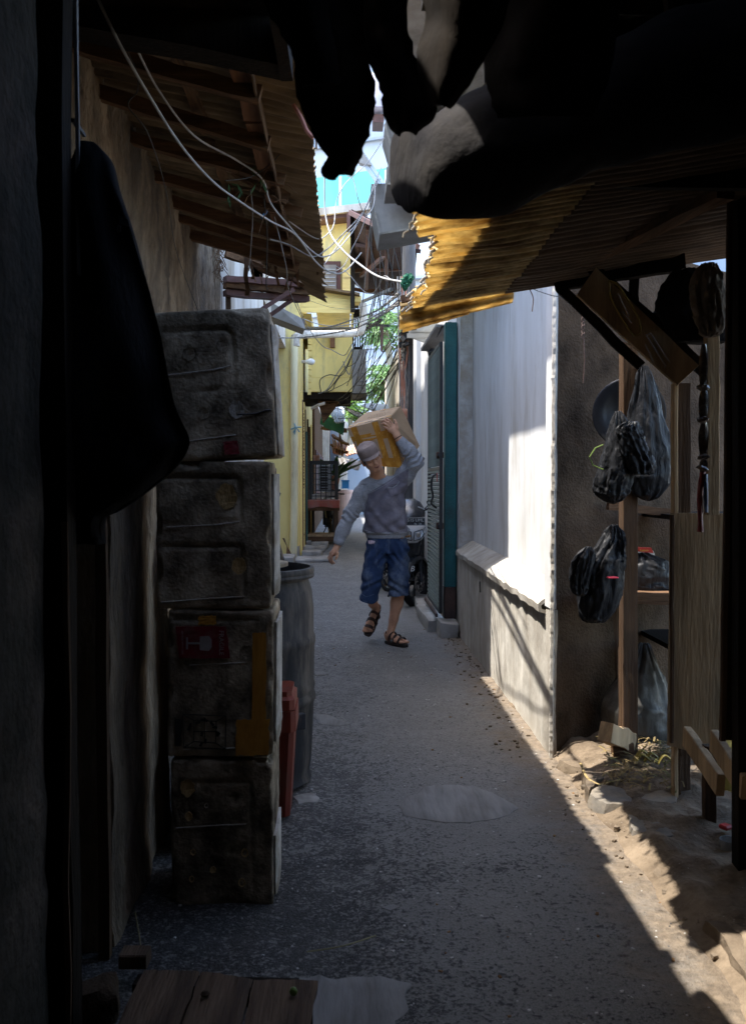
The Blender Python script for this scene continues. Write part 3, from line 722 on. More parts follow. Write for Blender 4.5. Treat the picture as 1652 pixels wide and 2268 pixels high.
m = MB(); m.beam(RP(1.36, 2.7, -.06)+Vector((-.32+.1, 0, 0)), W(1236, 600, 3.95), .06, .08, seg=6, j=.004); obj('roof_beam', m, m_wood_y, ry)
m = MB(); m.beam(W(888, 664, 3.97), W(1060, 636, 3.97), .03, .03, seg=6, j=.003); obj('roof_beam', m, m_wood, ry)
# ragged twine and frayed ends along the eave
m = MB()
for i in range(20):
    y = 2.56+1.4*i/19; p = RP((.21 if y < 2.83 else .285 if y < 3.26 else .305 if y < 3.62 else .285)+U(-.012, .02), y, U(-.012, .012))
    m.tube([p, p+Vector((-.014, 0, -.008)), p+Vector((-.02+U(-.01, .01), 0, -.022))], U(.003, .006), 5)
o = obj('frayed_edge', m, M_('frayed fibre', (.5, .46, .38), (.36, .31, .24), 9, .8, .2), ry); o['kind'] = 'stuff'

# ------------------------------------------------------------------ tarp and hanging strips overhead
def tarp():
    # a heavy roll of tarpaulin: rings across, running from the lit tip to the right and away under the roof
    path = [(863, 366, 2.34, 6, 4), (866, 366, 2.32, 48, 12), (876, 370, 2.25, 74, 26), (900, 374, 2.12, 94, 50), (940, 368, 1.99, 112, 80), (1020, 346, 1.95, 136, 110), (1120, 322, 1.94, 148, 130), (1230, 282, 1.92, 142, 130), (1360, 228, 1.9, 142, 130), (1500, 180, 1.88, 150, 130), (1680, 120, 1.86, 160, 130), (1850, 80, 1.84, 160, 130)]
    rings = []
    P = [Vector(p) for p in [(a, b, c) for a, b, c, d, e in path]]
    rr = [Vector((d, e, 0)) for a, b, c, d, e in path]
    PP = spline(P, 6); RR = spline(rr, 6); n = 44
    for k, (p, r) in enumerate(zip(PP, RR)):
        c = W(p.x, p.y, p.z); rad = r.x*p.z/2000; dep = r.y*p.z/2000
        ring = []
        for i in range(n):
            a = 2*math.pi*i/n; q = c+Vector((0, math.cos(a)*dep, math.sin(a)*rad))
            q = q+Vector((0, 1, 0))*.0
            d = .022*fbm(q, 4, 3)-.022*abs(nz((q.x*1.2+q.z*1.5, q.y, q.z*2.5), 2.4))
            ring.append(q+(q-c).normalized()*d*min(1, k/4))
        rings.append(ring)
    o = obj('tarpaulin', MB().rings(rings), m_tarp); autosm(o, 80)
    finish(o, 'bulging dark tarpaulin roll overhead with one sunlit end', 'tarpaulin')
tarp()
def strip(name, rows, Y, mat, bulge, th, seed, label=None, cat=None, nc=16, group=None, parent=None, k=5, tex=.02):
    P = spline([Vector((v, a, b)) for v, a, b in rows], k); grid = []
    for r in P:
        row = []
        for i in range(nc+1):
            s = i/nc; u = lerp(r.y, r.z, s); p = W(u, r.x, Y)
            if i in (0, nc) and Y < 2.6: u += 7*nz((r.x*.045, seed, i), 1)+3*nz((r.x*.2, seed, i), 1)
            dy = -bulge*math.sin(math.pi*s)+tex*fbm((p.x+seed, seed, p.z*.6), 9, 3)
            row.append(W(u, r.x, Y+dy))
        grid.append(row)
    o = obj(name, MB().sheet(grid, th), mat, parent); autosm(o, 80)
    return finish(o, label, cat, group)
strip('rubber_flap', [(-60, 560, 800), (20, 600, 800), (110, 655, 803), (200, 664, 822), (265, 688, 815), (318, 716, 798), (345, 738, 788), (362, 731, 782), (380, 722, 774), (388, 738, 770)], 1.7, m_rubber, .05, .010, 1, 'long black rubber flap hanging to a square tip, top centre', 'rubber flap')
strip('rubber_flap', [(-60, 780, 900), (40, 800, 890), (110, 816, 905), (180, 848, 925), (245, 858, 958), (275, 872, 930), (292, 888, 912)], 1.75, m_rubber, .06, .010, 5, 'shorter crumpled black rubber flap right of the long one', 'rubber flap')
strip('rubber_flap', [(-60, 590, 710), (40, 620, 720), (120, 660, 735), (190, 680, 745)], 1.55, m_rubber, .04, .010, 8, 'broad black rubber flap at the top, left of the long one', 'rubber flap')
strip('torn_sheet', [(-60, 930, 1130), (40, 950, 1110), (120, 930, 1070), (200, 940, 1020), (235, 958, 990)], 1.60, m_rubber, .05, .008, 12, 'torn brown-black sheet hanging between flap and tarpaulin', 'sheet')
strip('torn_sheet', [(-60, 1080, 1380), (60, 1070, 1360), (180, 1080, 1340), (260, 1110, 1300)], 1.66, m_rubber, .06, .008, 15, 'black sagging sheet overhead right of the flaps', 'sheet')
o = obj('stick', MB().beam(W(972, 322, 2.3), W(1108, 160, 2.2), .014, .02, seg=6, j=.002), m_dark_wood); finish(o, 'dark stick leaning under the tarpaulin', 'stick')
# jacket
def jacket():
    rows = [(318, 180, 212, .03), (330, 174, 225, .05), (360, 168, 250, .07), (420, 150, 266, .09), (520, 140, 298, .11), (650, 128, 332, .13), (800, 118, 368, .15), (900, 112, 392, .16), (965, 110, 420, .15), (995, 110, 419, .15), (1030, 112, 396, .14), (1090, 112, 330, .12), (1130, 114, 270, .1), (1150, 116, 236, .08), (1205, 120, 232, .04)]
    P = spline([Vector((v, a, b)) for v, a, b, d in rows], 5); D = spline([Vector((d, 0, 0)) for v, a, b, d in rows], 5)
    rings = []; n = 30
    for r, d in zip(P, D):
        a = W(r.y, r.x, 2.3); b = W(r.z, r.x, 2.3); c = (a+b)/2; hw = (b-a).length/2
        ring = []
        for i in range(n):
            t = 2*math.pi*i/n
            q = c+Vector((hw*math.cos(t), -d.x*.5*math.sin(t), 0))
            f = .022*math.sin(t*5+r.x*.006+2*nz((q.x, q.z, 1), 3))*min(1, (r.x-318)/200)+.045*fbm((q.x, q.y, q.z*.35), 7, 3)
            ring.append(q+Vector((0, f, 0)))
        rings.append(ring)
    t = thing('jacket', 'black jacket hanging from a nail, left of the foam boxes', 'jacket', (-.6, 2.3, 1.4))
    o = obj('cloth', MB().rings(rings), m_black_cloth, t); autosm(o, 80)
    obj('buckle', MB().tube([W(262, 500, 2.22), W(268, 500, 2.22), W(268, 512, 2.22), W(262, 512, 2.22), W(262, 500, 2.22)], .002, 5), m_sooty_steel, t)
    obj('strap', MB().sheet([[W(262, 478, 2.21), W(285, 490, 2.21)], [W(266, 498, 2.205), W(288, 505, 2.205)]], .006), m_black_cloth, t)
    obj('nail', MB().beam((-.655, 2.24, 2.27), (-.655, 2.34, 2.27), .008, .008), m_sooty_steel, t)
jacket()
# ------------------------------------------------------------------ foam boxes on the left
m_foam = M_('grimy foam', (.60, .49, .35), (.30, .235, .16), 12, .9, .7, 90, stain=(.09, .072, .052), stain_amt=.7, stain_scale=6, dist=.006)
m_foam2 = M_('very grimy foam', (.46, .37, .26), (.18, .14, .095), 14, .92, .8, 80, stain=(.045, .036, .027), stain_amt=.75, stain_scale=7, dist=.008)
m_foam_clean = M_('clean broken foam', (.60, .56, .50), (.34, .31, .26), 8, .9, .6, 60, stain=(.25, .2, .14), stain_amt=.5, stain_scale=6)
m_foam_hole = M_('yellowed bare foam', (.55, .38, .18), (.38, .24, .10), 14, .9, .6, 60)
m_red_label = M_('red sticker', (.26, .018, .03), (.17, .012, .02), 9, .5, .1, stain=(.2, .12, .1), stain_amt=.4, stain_scale=12)
m_tape = M_('orange packing tape', (.62, .30, .05), (.48, .21, .03), 7, .25, .4, 25, stretch=(3, 3, 1), dist=.004, spec=.6)
m_ink = M_('black print', (.02, .02, .02), (.05, .05, .045), 18, .7, 0)
m_pale = M_('pale print', (.55, .52, .48), (.4, .38, .35), 18, .7, 0)
def foam_box(label, c, h, tilt, mat, grooves, holes, chips, seed, name='foam_box'):
    t = thing(name, label, 'box', (c[0], c[1], c[2]-h[2]), 'foam boxes stacked on end')
    bm = bmesh.new(); bmesh.ops.create_cube(bm, size=2)
    bmesh.ops.subdivide_edges(bm, edges=list(bm.edges), cuts=46, use_grid_fill=True)
    r = .010; R = Matrix.Rotation(tilt, 3, 'Y'); H = Vector(h)
    for v in bm.verts:
        p = Vector((v.co.x*H.x, v.co.y*H.y, v.co.z*H.z))
        q = Vector((max(-H.x+r, min(H.x-r, p.x)), max(-H.y+r, min(H.y-r, p.y)), max(-H.z+r, min(H.z-r, p.z))))
        d = p-q
        if d.length > 1e-6: p = q+d.normalized()*r
        dep = 0
        if v.co.y < -.99:
            x, z = p.x, p.z
            for (x0, z0, x1, z1, w, dd) in grooves:
                ax, az = x1-x0, z1-z0; L2 = ax*ax+az*az
                k = max(0, min(1, ((x-x0)*ax+(z-z0)*az)/L2)); ds = math.hypot(x-x0-ax*k, z-z0-az*k)
                dep = max(dep, dd*max(0, 1-(ds/w)**2))
            for (hx, hz, hr, hd) in holes:
                ds = math.hypot(x-hx, z-hz)
                dep = max(dep, hd*max(0, min(1, 2*(1-ds/hr))))
        p.y += dep
        q2 = (p+Vector((seed, 0, 0)))
        p += .0028*noise.turbulence_vector(q2*14, 3, False)+.0015*noise.turbulence_vector(q2*4, 2, False)
        ed = (abs(v.co.x) > .93)+(abs(v.co.z) > .93)+(abs(v.co.y) > .93)
        if ed >= 2:
            b = max(0, noise.noise(q2*11)-.12)*.05
            p -= Vector((v.co.x, v.co.y*.6, v.co.z)).normalized()*b
        v.co = Vector(c)+R @ p
    o = obj('foam_body', bm, mat, t); o.data.polygons.foreach_set('use_smooth', [True]*len(o.data.polygons))
    def on(x, z, d=.002): return Vector(c)+R @ Vector((x, -H.y-d, z))
    for (x, z, rr, m, nm) in chips:
        pts = [on(x+rr*(1+.35*nz((math.cos(a)*2, math.sin(a)*2, x*9), 1.5))*math.cos(a), z+rr*1.15*(1+.35*nz((math.cos(a)*2, math.sin(a)*2, x*9+4), 1.5))*math.sin(a), -.001) for a in np.linspace(0, 2*math.pi, 19)[:-1]]
        ctr = on(x, z, -.004); n = len(pts)
        inner = [ctr.lerp(p, .55)+Vector((0, .0015, 0)) for p in pts]; fr = [p+Vector((0, -.004, 0)) for p in pts]
        V = pts+fr+[p+Vector((0, -.004, 0)) for p in inner]
        F = [(i, (i+1) % n, n+(i+1) % n, n+i) for i in range(n)]+[(n+i, n+(i+1) % n, 2*n+(i+1) % n, 2*n+i) for i in range(n)]+[tuple(2*n+i for i in range(n))]
        o = obj(nm, (V, F), m, t); autosm(o, 50)
    return t, on, R
Yc = 3.11
def bx(u0, u1, v0, v1):
    a = W(u0, v1, 2.95); b = W(u1, v0, 2.95); return ((a.x+b.x)/2, Yc, (a.z+b.z)/2), ((b.x-a.x)/2, .155, (b.z-a.z)/2)
# bottom
c, h = bx(380, 603, 1683, 2012)
t4, on4, R4 = foam_box('blackened foam box at the very bottom of the stack, dotted with small yellow holes', c, h, 0, m_foam2,
    [(-.1, .175, .09, .175, .006, .008), (.095, .17, .1, -.2, .006, .008)], [(-.115, .155, .028, .02), (.04, .12, .02, .012), (-.1, .06, .014, .015), (.03, -.06, .01, .01)],
    [(-.112, .155, .024, m_foam_hole, 'bare_patch'), (-.108, .06, .012, m_foam_hole, 'bare_patch'), (-.095, -.06, .009, m_foam_hole, 'bare_patch'), (.075, -.065, .012, m_foam_hole, 'bare_patch'), (-.03, -.12, .010, m_foam_hole, 'bare_patch'), (-.1, -.15, .009, m_foam_hole, 'bare_patch'), (.065, -.165, .012, m_foam_hole, 'bare_patch'), (-.05, .095, .007, m_foam_clean, 'bare_patch')], 1)
o = obj('seam', MB().tube([on4(-.15, .022), on4(0, .03), on4(.08, .032)], .0022, 5), m_foam_clean, t4)
# third
c, h = bx(372, 604, 1351, 1679)
t3, on3, R3 = foam_box('foam box with red FRAGILE sticker and orange tape, second from the bottom', c, h, .01, m_foam,
    [(-.15, .21, .12, .21, .006, .008), (.115, .2, .118, -.2, .005, .006)], [(.105, .10, .022, .01)], [(.085, .10, .024, m_foam, 'dent_ring')], 2.7)
def quad_on(on, name, x0, z0, x1, z1, m, par, d=.006, skew=0, ragged=0, th=.0015):
    g_ = []
    for j in range(9):
        g_.append([on(lerp(x0, x1, i/8)+skew*(j/8)+(ragged*nz((i*.7, j*.9, x0*20), 1.3) if i in (0, 8) else 0), lerp(z0, z1, j/8)+(ragged*nz((i*.8, j*.7, 5), 1.3) if j in (0, 8) else 0), d+.0015*nz((i*.5, j*.6, 2), 1.1)) for i in range(9)])
    o = obj(name, MB().sheet(g_, th), m, par); return o
st_ = quad_on(on3, 'fragile_sticker', -.145, .19, .02, .085, m_red_label, t3, .008, .012, .004)
# goblet symbol, lying on its side, and the words
ws_ = M_('sticker white', (.42, .38, .36), (.3, .27, .25), 20, .6, 0)
m = MB()
gl = [(-.045, .036), (-.012, .040), (-.002, .02), (-.002, -.02), (-.012, -.04), (-.045, -.036)]
gob = [on3(-.045+x*.9+.02, .135+z*.62, .011) for x, z in gl]; m.add(gob+[p+Vector((0, .002, 0)) for p in gob], [tuple(range(6)), tuple(range(11, 5, -1))])
m.beam(on3(-.065, .135, .011), on3(-.105, .135, .011), .0015, .006, (0, 0, 1)); m.beam(on3(-.107, .115, .011), on3(-.107, .155, .011), .0015, .006, (1, 0, 0))
obj('goblet_symbol', m, ws_, st_)
text_mesh('FRAGILE', .022, 'sticker_text', ws_, st_, on3(.004, .137, .0115), (0, 0, -1), (1, 0, 0), .0006)
text_mesh('HANDLE WITH CARE', .008, 'sticker_text', ws_, st_, on3(-.122, .137, .0115), (0, 0, -1), (1, 0, 0), .0006)
# printed frame with leaf shapes
pr = MB()
def line3(x0, z0, x1, z1, w=.003): pr.beam(on3(x0, z0, .0045), on3(x1, z1, .0045), .002, w, (on3(x0, z0)-on3(x1, z1)).cross(Vector((0, 1, 0))))
for (x0, z0, x1, z1) in ((-.12, -.10, .02, -.105), (.02, -.105, .018, -.215), (.018, -.215, -.118, -.21), (-.118, -.21, -.12, -.10), (-.085, -.12, -.012, -.123), (-.012, -.123, -.014, -.195), (-.014, -.195, -.085, -.19), (-.085, -.19, -.085, -.12),
                         (-.12, -.10, -.085, -.12), (.02, -.105, -.012, -.123), (.018, -.215, -.014, -.195), (-.118, -.21, -.085, -.19), (-.05, -.12, -.05, -.19), (-.085, -.157, -.014, -.157)): line3(x0, z0, x1, z1)
for k in range(12):
    x, z = U(-.105, .0), U(-.2, -.115); a = U(0, 3.1); line3(x-.008*math.cos(a), z-.008*math.sin(a), x+.008*math.cos(a), z+.008*math.sin(a), .008)
pr.beam(on3(-.135, -.115, .0045), on3(-.137, -.205, .0045), .02, .002, (0, 1, 0))
obj('printed_frame', pr, m_ink, t3)
quad_on(on3, 'tape', .105, .17, .150, -.14, m_tape, t3, .006, .0, .004)
quad_on(on3, 'tape', .055, -.115, .160, -.235, m_tape, t3, .010, .0, .008)
quad_on(on3, 'tape', -.07, .225, -.015, .195, m_tape, t3, .006, .0, .006)
m = MB().tube([on3(-.1, .062), on3(0, .066), on3(.08, .072)], .002, 5); obj('seam', m, m_foam_clean, t3)
m = MB().tube([on3(-.12, -.218), on3(0, -.214), on3(.05, -.212)], .002, 5); obj('seam', m, m_foam_clean, t3)
# second
c, h = bx(346, 599, 1022, 1350)
t2, on2, R2 = foam_box('grimy foam box with two round yellow cut-outs, second from the top of the stack', c, h, 0, m_foam,
    [(-.17, .19, .08, .19, .007, .012), (.085, .185, .088, .05, .007, .012), (-.16, .035, .09, .05, .004, .004), (-.16, -.04, .09, -.035, .007, .01), (.09, -.04, .10, -.2, .007, .01)], [(.045, .125, .035, .02), (.085, -.10, .024, .02)],
    [(.045, .125, .034, m_foam_hole, 'bare_patch'), (.083, -.10, .023, m_foam_hole, 'bare_patch')], 5.1)
m = MB().tube([on2(-.17, -.218), on2(0, -.205), on2(.1, -.2)], .0022, 5); obj('seam', m, m_foam_clean, t2)
m = MB().tube([on2(-.15, .028), on2(0, .034), on2(.085, .045)], .0018, 5); obj('seam', m, m_foam_clean, t2)
# top, tilted
c, h = bx(345, 603, 686, 1018)
t1, on1, R1 = foam_box('topmost foam box, tilted, with a pale hole and a small red sticker', c, h, math.radians(-3.2), m_foam,
    [(-.16, .175, .05, .18, .007, .012), (.05, .18, .065, .165, .007, .012), (.065, .165, .066, .07, .007, .012), (-.16, .045, .06, .06, .005, .004), (-.12, -.02, .06, -.012, .004, .006), (.07, .03, .072, -.02, .004, .008), (.09, -.09, .17, -.09, .003, .004)], [(.035, .125, .022, .008), (-.075, .105, .022, .008), (-.04, -.095, .02, .006)],
    [(.068, -.085, .024, m_foam_clean, 'bare_patch'), (.035, .125, .018, m_foam2, 'dent_ring'), (-.075, .105, .019, m_foam2, 'dent_ring'), (-.04, -.09, .017, m_foam2, 'dent_ring')], 8.4)
quad_on(on1, 'red_sticker', .018, -.185, .065, -.228, m_red_label, t1, .006, .005, .003)
m = MB().tube([on1(-.16, .038), on1(0, .048), on1(.06, .06)], .0022, 5); obj('seam', m, m_foam_clean, t1)
m = MB().tube([on1(-.1, -.178), on1(0, -.17), on1(.06, -.165)], .0022, 5); obj('seam', m, m_foam_clean, t1)
m = MB().tube([on1(.07, -.10, .01), on1(.13, -.10, .006), on1(.175, -.09, .0), on1(.188, -.12, -.02)], .003, 5, smoothn=3); obj('wire_tie', m, m_cable_k, t1)
# pale broken rim on the right-hand sides
for (tt, on, x, z0, z1, sd) in ((t1, on1, .186, .19, -.235, 1), (t2, on2, .186, .2, -.2, 5), (t3, on3, .172, .2, -.2, 9), (t4, on4, .165, -.02, -.22, 13)):
    g_ = []
    for i in range(50):
        z = lerp(z0, z1, i/49); e = .006+.009*nz((z, 0, sd), 9)+.006*nz((z, 0, sd), 30)
        row = [on(x, z, -.03), on(x+e*.6, z, -.045), on(x+e, z, -.10), on(x+e*.9, z, -.16), on(x, z, -.29)]
        g_.append(row)
    o = obj('broken_rim', MB().sheet(g_, .01), m_foam_clean, tt); autosm(o, 60)
# a thin foam lid standing behind the stack
o = obj('thin_foam_box', MB().box((-.60, 3.36, 0), (-.575, 3.75, 1.25), bev=.006), m_foam2); finish(o, 'thin grimy foam slab standing behind the foam boxes', 'foam slab')

# ------------------------------------------------------------------ barrel and bin
m_barrel = M_('blue-grey plastic drum', (.045, .046, .05), (.026, .027, .03), 3, .5, .2, 30, stretch=(2, 2, .4), stain=(.15, .13, .11), stain_amt=.5, stain_scale=2.5, rough2=.7, spec=.12)
bt = thing('barrel', 'open blue-grey plastic drum behind the foam boxes', 'barrel', (-.425, 4.18, 0))
pf = [(.001, .02), (.255, .0), (.272, .008), (.268, .02), (.262, .04), (.27, .08), (.277, .2), (.283, .36), (.292, .375), (.292, .395), (.285, .41), (.285, .42), (.290, .44), (.284, .46), (.287, .62), (.292, .64), (.292, .665), (.284, .68), (.284, .80), (.276, .88), (.262, .925), (.258, .935), (.283, .94), (.288, .95), (.284, .96), (.288, .97), (.284, .985), (.268, .988), (.262, .97), (.25, .6), (.24, .05), (.001, .04)]
o = obj('drum', MB().lathe(pf, (-.425, 4.18, .01), 48), m_barrel, bt); autosm(o, 40)
obj('embossed_plate', MB().box((-.27, 3.925, .30), (-.17, 3.96, .37), Matrix.Rotation(.45, 3, 'Z'), bev=.004), m_barrel, bt)
obj('lid', MB().lathe([(.001, .0), (.2, .0), (.2, .015), (.001, .015)], (-.46, 4.2, 1.0), 30), m_foam, bt)
m_bin = M_('faded red plastic', (.21, .036, .018), (.14, .022, .012), 3, .5, .2, 20, stretch=(2, 2, .6), stain=(.10, .045, .03), stain_amt=.5, stain_scale=3)
bn = thing('bin', 'narrow red plastic bin between the foam boxes and the barrel', 'bin', (-.36, 3.75, 0))
def frustum(x0, x1, y0, y1, z0, z1, ins, bev=.01):
    rings = []
    for z, i in ((z0, ins), (z1, 0)):
        b = .02
        q = [(x0+i+b, y0+i), (x1-i-b, y0+i), (x1-i, y0+i+b), (x1-i, y1-i-b), (x1-i-b, y1-i), (x0+i+b, y1-i), (x0+i, y1-i-b), (x0+i, y0+i+b)]
        rings.append([Vector((x, y, z)) for x, y in q])
    return rings
m = MB().rings(frustum(-.52, -.205, 3.66, 3.9, .01, .38, .02)); o = obj('body', m, m_bin, bn)
m = MB().rings(frustum(-.53, -.198, 3.65, 3.91, .37, .455, -.001)); o = obj('rim', m, m_bin, bn)
r_ = frustum(-.525, -.203, 3.655, 3.905, .458, .50, 0)+frustum(-.50, -.215, 3.68, 3.89, .51, .53, 0)
m = MB().rings(r_); o = obj('lid', m, m_bin, bn)

# ------------------------------------------------------------------ bottom left: low plank table, stone, litter
lt = thing('plank_pallet', 'low platform of dark planks at the bottom left', 'pallet', (-.3, 2.2, 0))
zt = .13
def q4(pts, z, th):
    P = [G(u, v, z) for u, v in pts]; V = P+[p-Vector((0, 0, th)) for p in P]
    V = [p+Vector((0, 0, .003*nz(p, 9))) for p in V]
    return (V, [(0, 1, 2, 3), (7, 6, 5, 4), (0, 4, 5, 1), (1, 5, 6, 2), (2, 6, 7, 3), (3, 7, 4, 0)])
def plank(pts, z, th, name, mat, par):
    A, B_, C_, D = [G(u, v, z) for u, v in pts]; g_ = []
    for j in range(22):
        t = j/21; a = A.lerp(D, t); b = B_.lerp(C_, t); row = []
        for i in range(12):
            s = i/11; p = a.lerp(b, s); p = p+Vector((.003*nz(p, 20) if i in (0, 11) else 0, .008*nz((p.x*5, j == 0, 3), 9) if j == 0 else 0, -.002*abs(2*s-1)**6+.0016*nz((p.x*60, p.y*3, 0), 1)+.004*nz(p, 4)))
            row.append(p)
        g_.append(row)
    o = obj(name, MB().sheet(g_[::-1], th), mat, par); autosm(o, 60); return o
m_plk = M_('worn dark plank', (.155, .105, .07), (.085, .055, .038), 5, .8, .6, 22, stretch=(7, .6, 1), stain=(.045, .032, .025), stain_amt=.6, stain_scale=1.5)
plank([(320, 2147), (444, 2149), (372, 2330), (228, 2330)], zt, .022, 'plank', m_plk, lt)
plank([(447, 2149), (560, 2168), (520, 2330), (378, 2330)], zt, .022, 'plank', m_plk, lt)
plank([(563, 2169), (704, 2170), (676, 2330), (526, 2330)], zt-.001, .022, 'plank', m_plk, lt)
m = MB(); a = G(300, 2190, .10); b = G(660, 2200, .10); m.beam(a, b, .05, .05); obj('cross_piece', m, m_dark_wood, lt)
m = MB(); a = G(232, 2310, .09); b = G(650, 2310, .09); m.beam(a, b, .05, .05); obj('cross_piece', m, m_dark_wood, lt)
for (u, v) in ((325, 2180), (675, 2185), (640, 2320), (260, 2320)):
    p = G(u, v, .1); m = MB(); m.box((p.x-.02, p.y-.02, -.01), (p.x+.02, p.y+.02, .1)); obj('leg', m, m_dark_wood, lt)
m = MB(); a = G(270, 2120, .07); b = G(330, 2120, .07); m.beam(a, b, .06, .04, bev=.004); o = obj('wood_block', m, m_plk); finish(o, 'short wood block between the stone and the plank pallet', 'block')
p = G(205, 2230, .03); o = stone('rubble_stone', (p.x, p.y, .035), (.065, .055, .06), m_brown_wall, None, 4, .4, amt=.02, bev=.025); finish(o, 'rounded dark stone in the bottom left corner', 'stone')
p = G(20, 2215, .03); o = stone('rubble_stone', (p.x, p.y, .03), (.05, .05, .04), m_brown_wall, None, 14, .9, amt=.02, bev=.025); finish(o, 'small dark stone at the left edge beside the wall', 'stone')
p = G(650, 2203, zt+.005); o = obj('lime', MB().lathe([(.001, -.011), (.007, -.008), (.0105, 0), (.007, .008), (.001, .011)], (p.x, p.y, zt+.013), 12), M_('green fruit', (.12, .2, .04), (.09, .15, .03), 9, .5, .1)); autosm(o, 80); finish(o, 'tiny green lime on the plank pallet', 'lime')
p = G(455, 2204, zt+.005); o = obj('fruit_peel', MB().lathe([(.001, -.006), (.010, -.004), (.012, 0), (.006, .006), (.001, .007)], (p.x, p.y, zt+.009), 9), m_brown_wall); finish(o, 'dark dried scrap on the plank pallet', 'scrap')
for (a, b, c_, lab) in (((300, 2020), (313, 2105), (296, 2130), 'dry straw standing at the foot of the left wall'), ((0, 2080), (60, 2190), (150, 2268), 'long dry grass stalk in the bottom left corner')):
    o = obj('straw', MB().tube([G(*a, .06), G(*b, .02), G(*c_, .01)], .002, 5, smoothn=4), M_('dry straw', (.28, .25, .14), None, 8, .8, 0)); finish(o, lab, 'straw')
o = obj('straw', MB().tube([G(680, 2108, .012), G(760, 2095, .02), G(832, 2072, .012)], .002, 5, smoothn=4), M_('pale straw', (.38, .36, .2), None, 8, .8, 0)); finish(o, 'thin pale stalk lying on the asphalt above the cement smear', 'straw')

# litter that nobody would count
def litter():
    kinds = [('light_litter', M_('pale grit', (.55, .54, .52), (.4, .38, .35), 20, .8, 0), 420, .0035), ('brown_litter', M_('brown leaf bits', (.26, .15, .07), (.16, .09, .045), 20, .8, 0), 60, .004), ('dark_pebbles', M_('dark stone bits', (.05, .05, .055), (.10, .1, .1), 20, .8, 0), 300, .0025)]
    for nm, mt, n, s0 in kinds:
        m = MB()
        for k in range(n):
            y = 2.1+6.5*rnd.random()**1.6; x = U(-.55, 1.15)
            if 4.3 < y and x > 1.0: x -= .5
            s = s0*U(.4, 1.5)*(1+.08*y); a = U(0, 6.3); c_, s_ = math.cos(a), math.sin(a)
            hz = hroad(x, y)
            q = [(-s, -s*.5), (s*U(.6, 1), -s*.6), (s*.8, s*.6), (-s*.6, s*U(.3, .8))]
            P = [Vector((x+u*c_-v*s_, y+u*s_+v*c_, hz-.001)) for u, v in q]
            T = [p+Vector((U(-.1, .1)*s, U(-.1, .1)*s, s*U(.4, 1.0))) for p in P]
            m.add(P+T, [(4, 5, 6, 7), (0, 1, 5, 4), (1, 2, 6, 5), (2, 3, 7, 6), (3, 0, 4, 7)])
        o = obj(nm, m, mt); o['kind'] = 'stuff'
    m = MB()
    for k in range(200):
        y = lerp(3.0, 8.2, rnd.random()); x = (1.0 if y > 4.45 else 1.12)-abs(rnd.gauss(0, .10)); s = U(.002, .009)
        m.obox((x, y, hroad(x, y)+s*.3), (s, s*U(.6, 1.2), s*.6), Matrix.Rotation(U(0, 3), 3, 'Z'), 0, s*.25)
    o = obj('grit', m, m_concrete_d); o['kind'] = 'stuff'
litter()
# ------------------------------------------------------------------ broken pavement edge on the right
pv = thing('stall_pavement', None, None, (1.3, 3.6, 0)); pv['kind'] = 'structure'
slabs = [((1305, 1745), (1350, 1690), (1480, 1700), (1492, 1790), (1400, 1745), .05), ((1352, 1760), (1420, 1740), (1500, 1765), (1500, 1800), (1345, 1790), .06)]
def slab(name, pts, z0, z1, mat, seed, par, n=5, amp=.008):
    z1 = z1*.45+.016; P = [G(u, v, z1) for u, v in pts]; out = []
    for i in range(len(P)):
        a, b = P[i], P[(i+1) % len(P)]
        for q in range(n):
            p = a.lerp(b, q/n); out.append(p+Vector((nz(p, 16, seed), nz(p, 16, seed+9), 0))*amp)
    c = sum(out, Vector())/len(out); V = []; m = len(out); F = []
    for s, zz in ((1.02, z0), (1.02, z1*.8), (.96, z1), (.8, z1+.002), (.6, z1+.004), (.4, z1+.002), (.2, z1+.003)):
        for p in out:
            q = c+(p-c)*s; V.append((q.x, q.y, zz+.022*(s < 1.01)+.016*nz(q, 7, seed)+.006*nz(q, 25, seed)))
    for r in range(6):
        for k in range(m): F.append((r*m+k, r*m+(k+1) % m, (r+1)*m+(k+1) % m, (r+1)*m+k))
    F.append(tuple(6*m+k for k in range(m)))
    o = obj(name, (V, F), mat, par); autosm(o, 35); return o
slab('slab', [(1300, 1772), (1330, 1735), (1400, 1725), (1500, 1740), (1500, 1790), (1430, 1800), (1340, 1795)], -.03, .055, m_slab, 1, pv)
slab('slab', [(1380, 1800), (1440, 1785), (1520, 1790), (1560, 1850), (1480, 1870), (1400, 1850)], -.03, .045, m_slab, 2, pv)
slab('slab', [(1230, 1690), (1290, 1660), (1350, 1650), (1420, 1660), (1380, 1710), (1290, 1715)], -.03, .04, m_concrete_d, 3, pv, 5, .02)
slab('slab', [(1290, 1715), (1335, 1690), (1400, 1700), (1330, 1740), (1300, 1765)], -.03, .07, m_concrete_d, 4, pv, 5, .02)
slab('slab', [(1400, 1690), (1480, 1680), (1560, 1700), (1520, 1735), (1410, 1725)], -.03, .06, m_concrete_d, 6, pv, 5, .02)
slab('slab', [(1570, 2060), (1660, 2060), (1800, 2200), (1720, 2260), (1640, 2160)], -.03, .05, m_concrete_d, 11, pv, 5, .02)
ks = [(1.13, 3.05, .02, .05), (1.16, 3.22, .02, .055), (1.14, 3.42, .02, .05), (1.17, 3.62, .02, .045), (1.21, 3.8, .02, .04), (1.27, 3.98, .02, .045), (1.13, 2.82, .02, .05), (1.12, 2.6, .02, .05), (1.10, 2.38, .025, .05)]
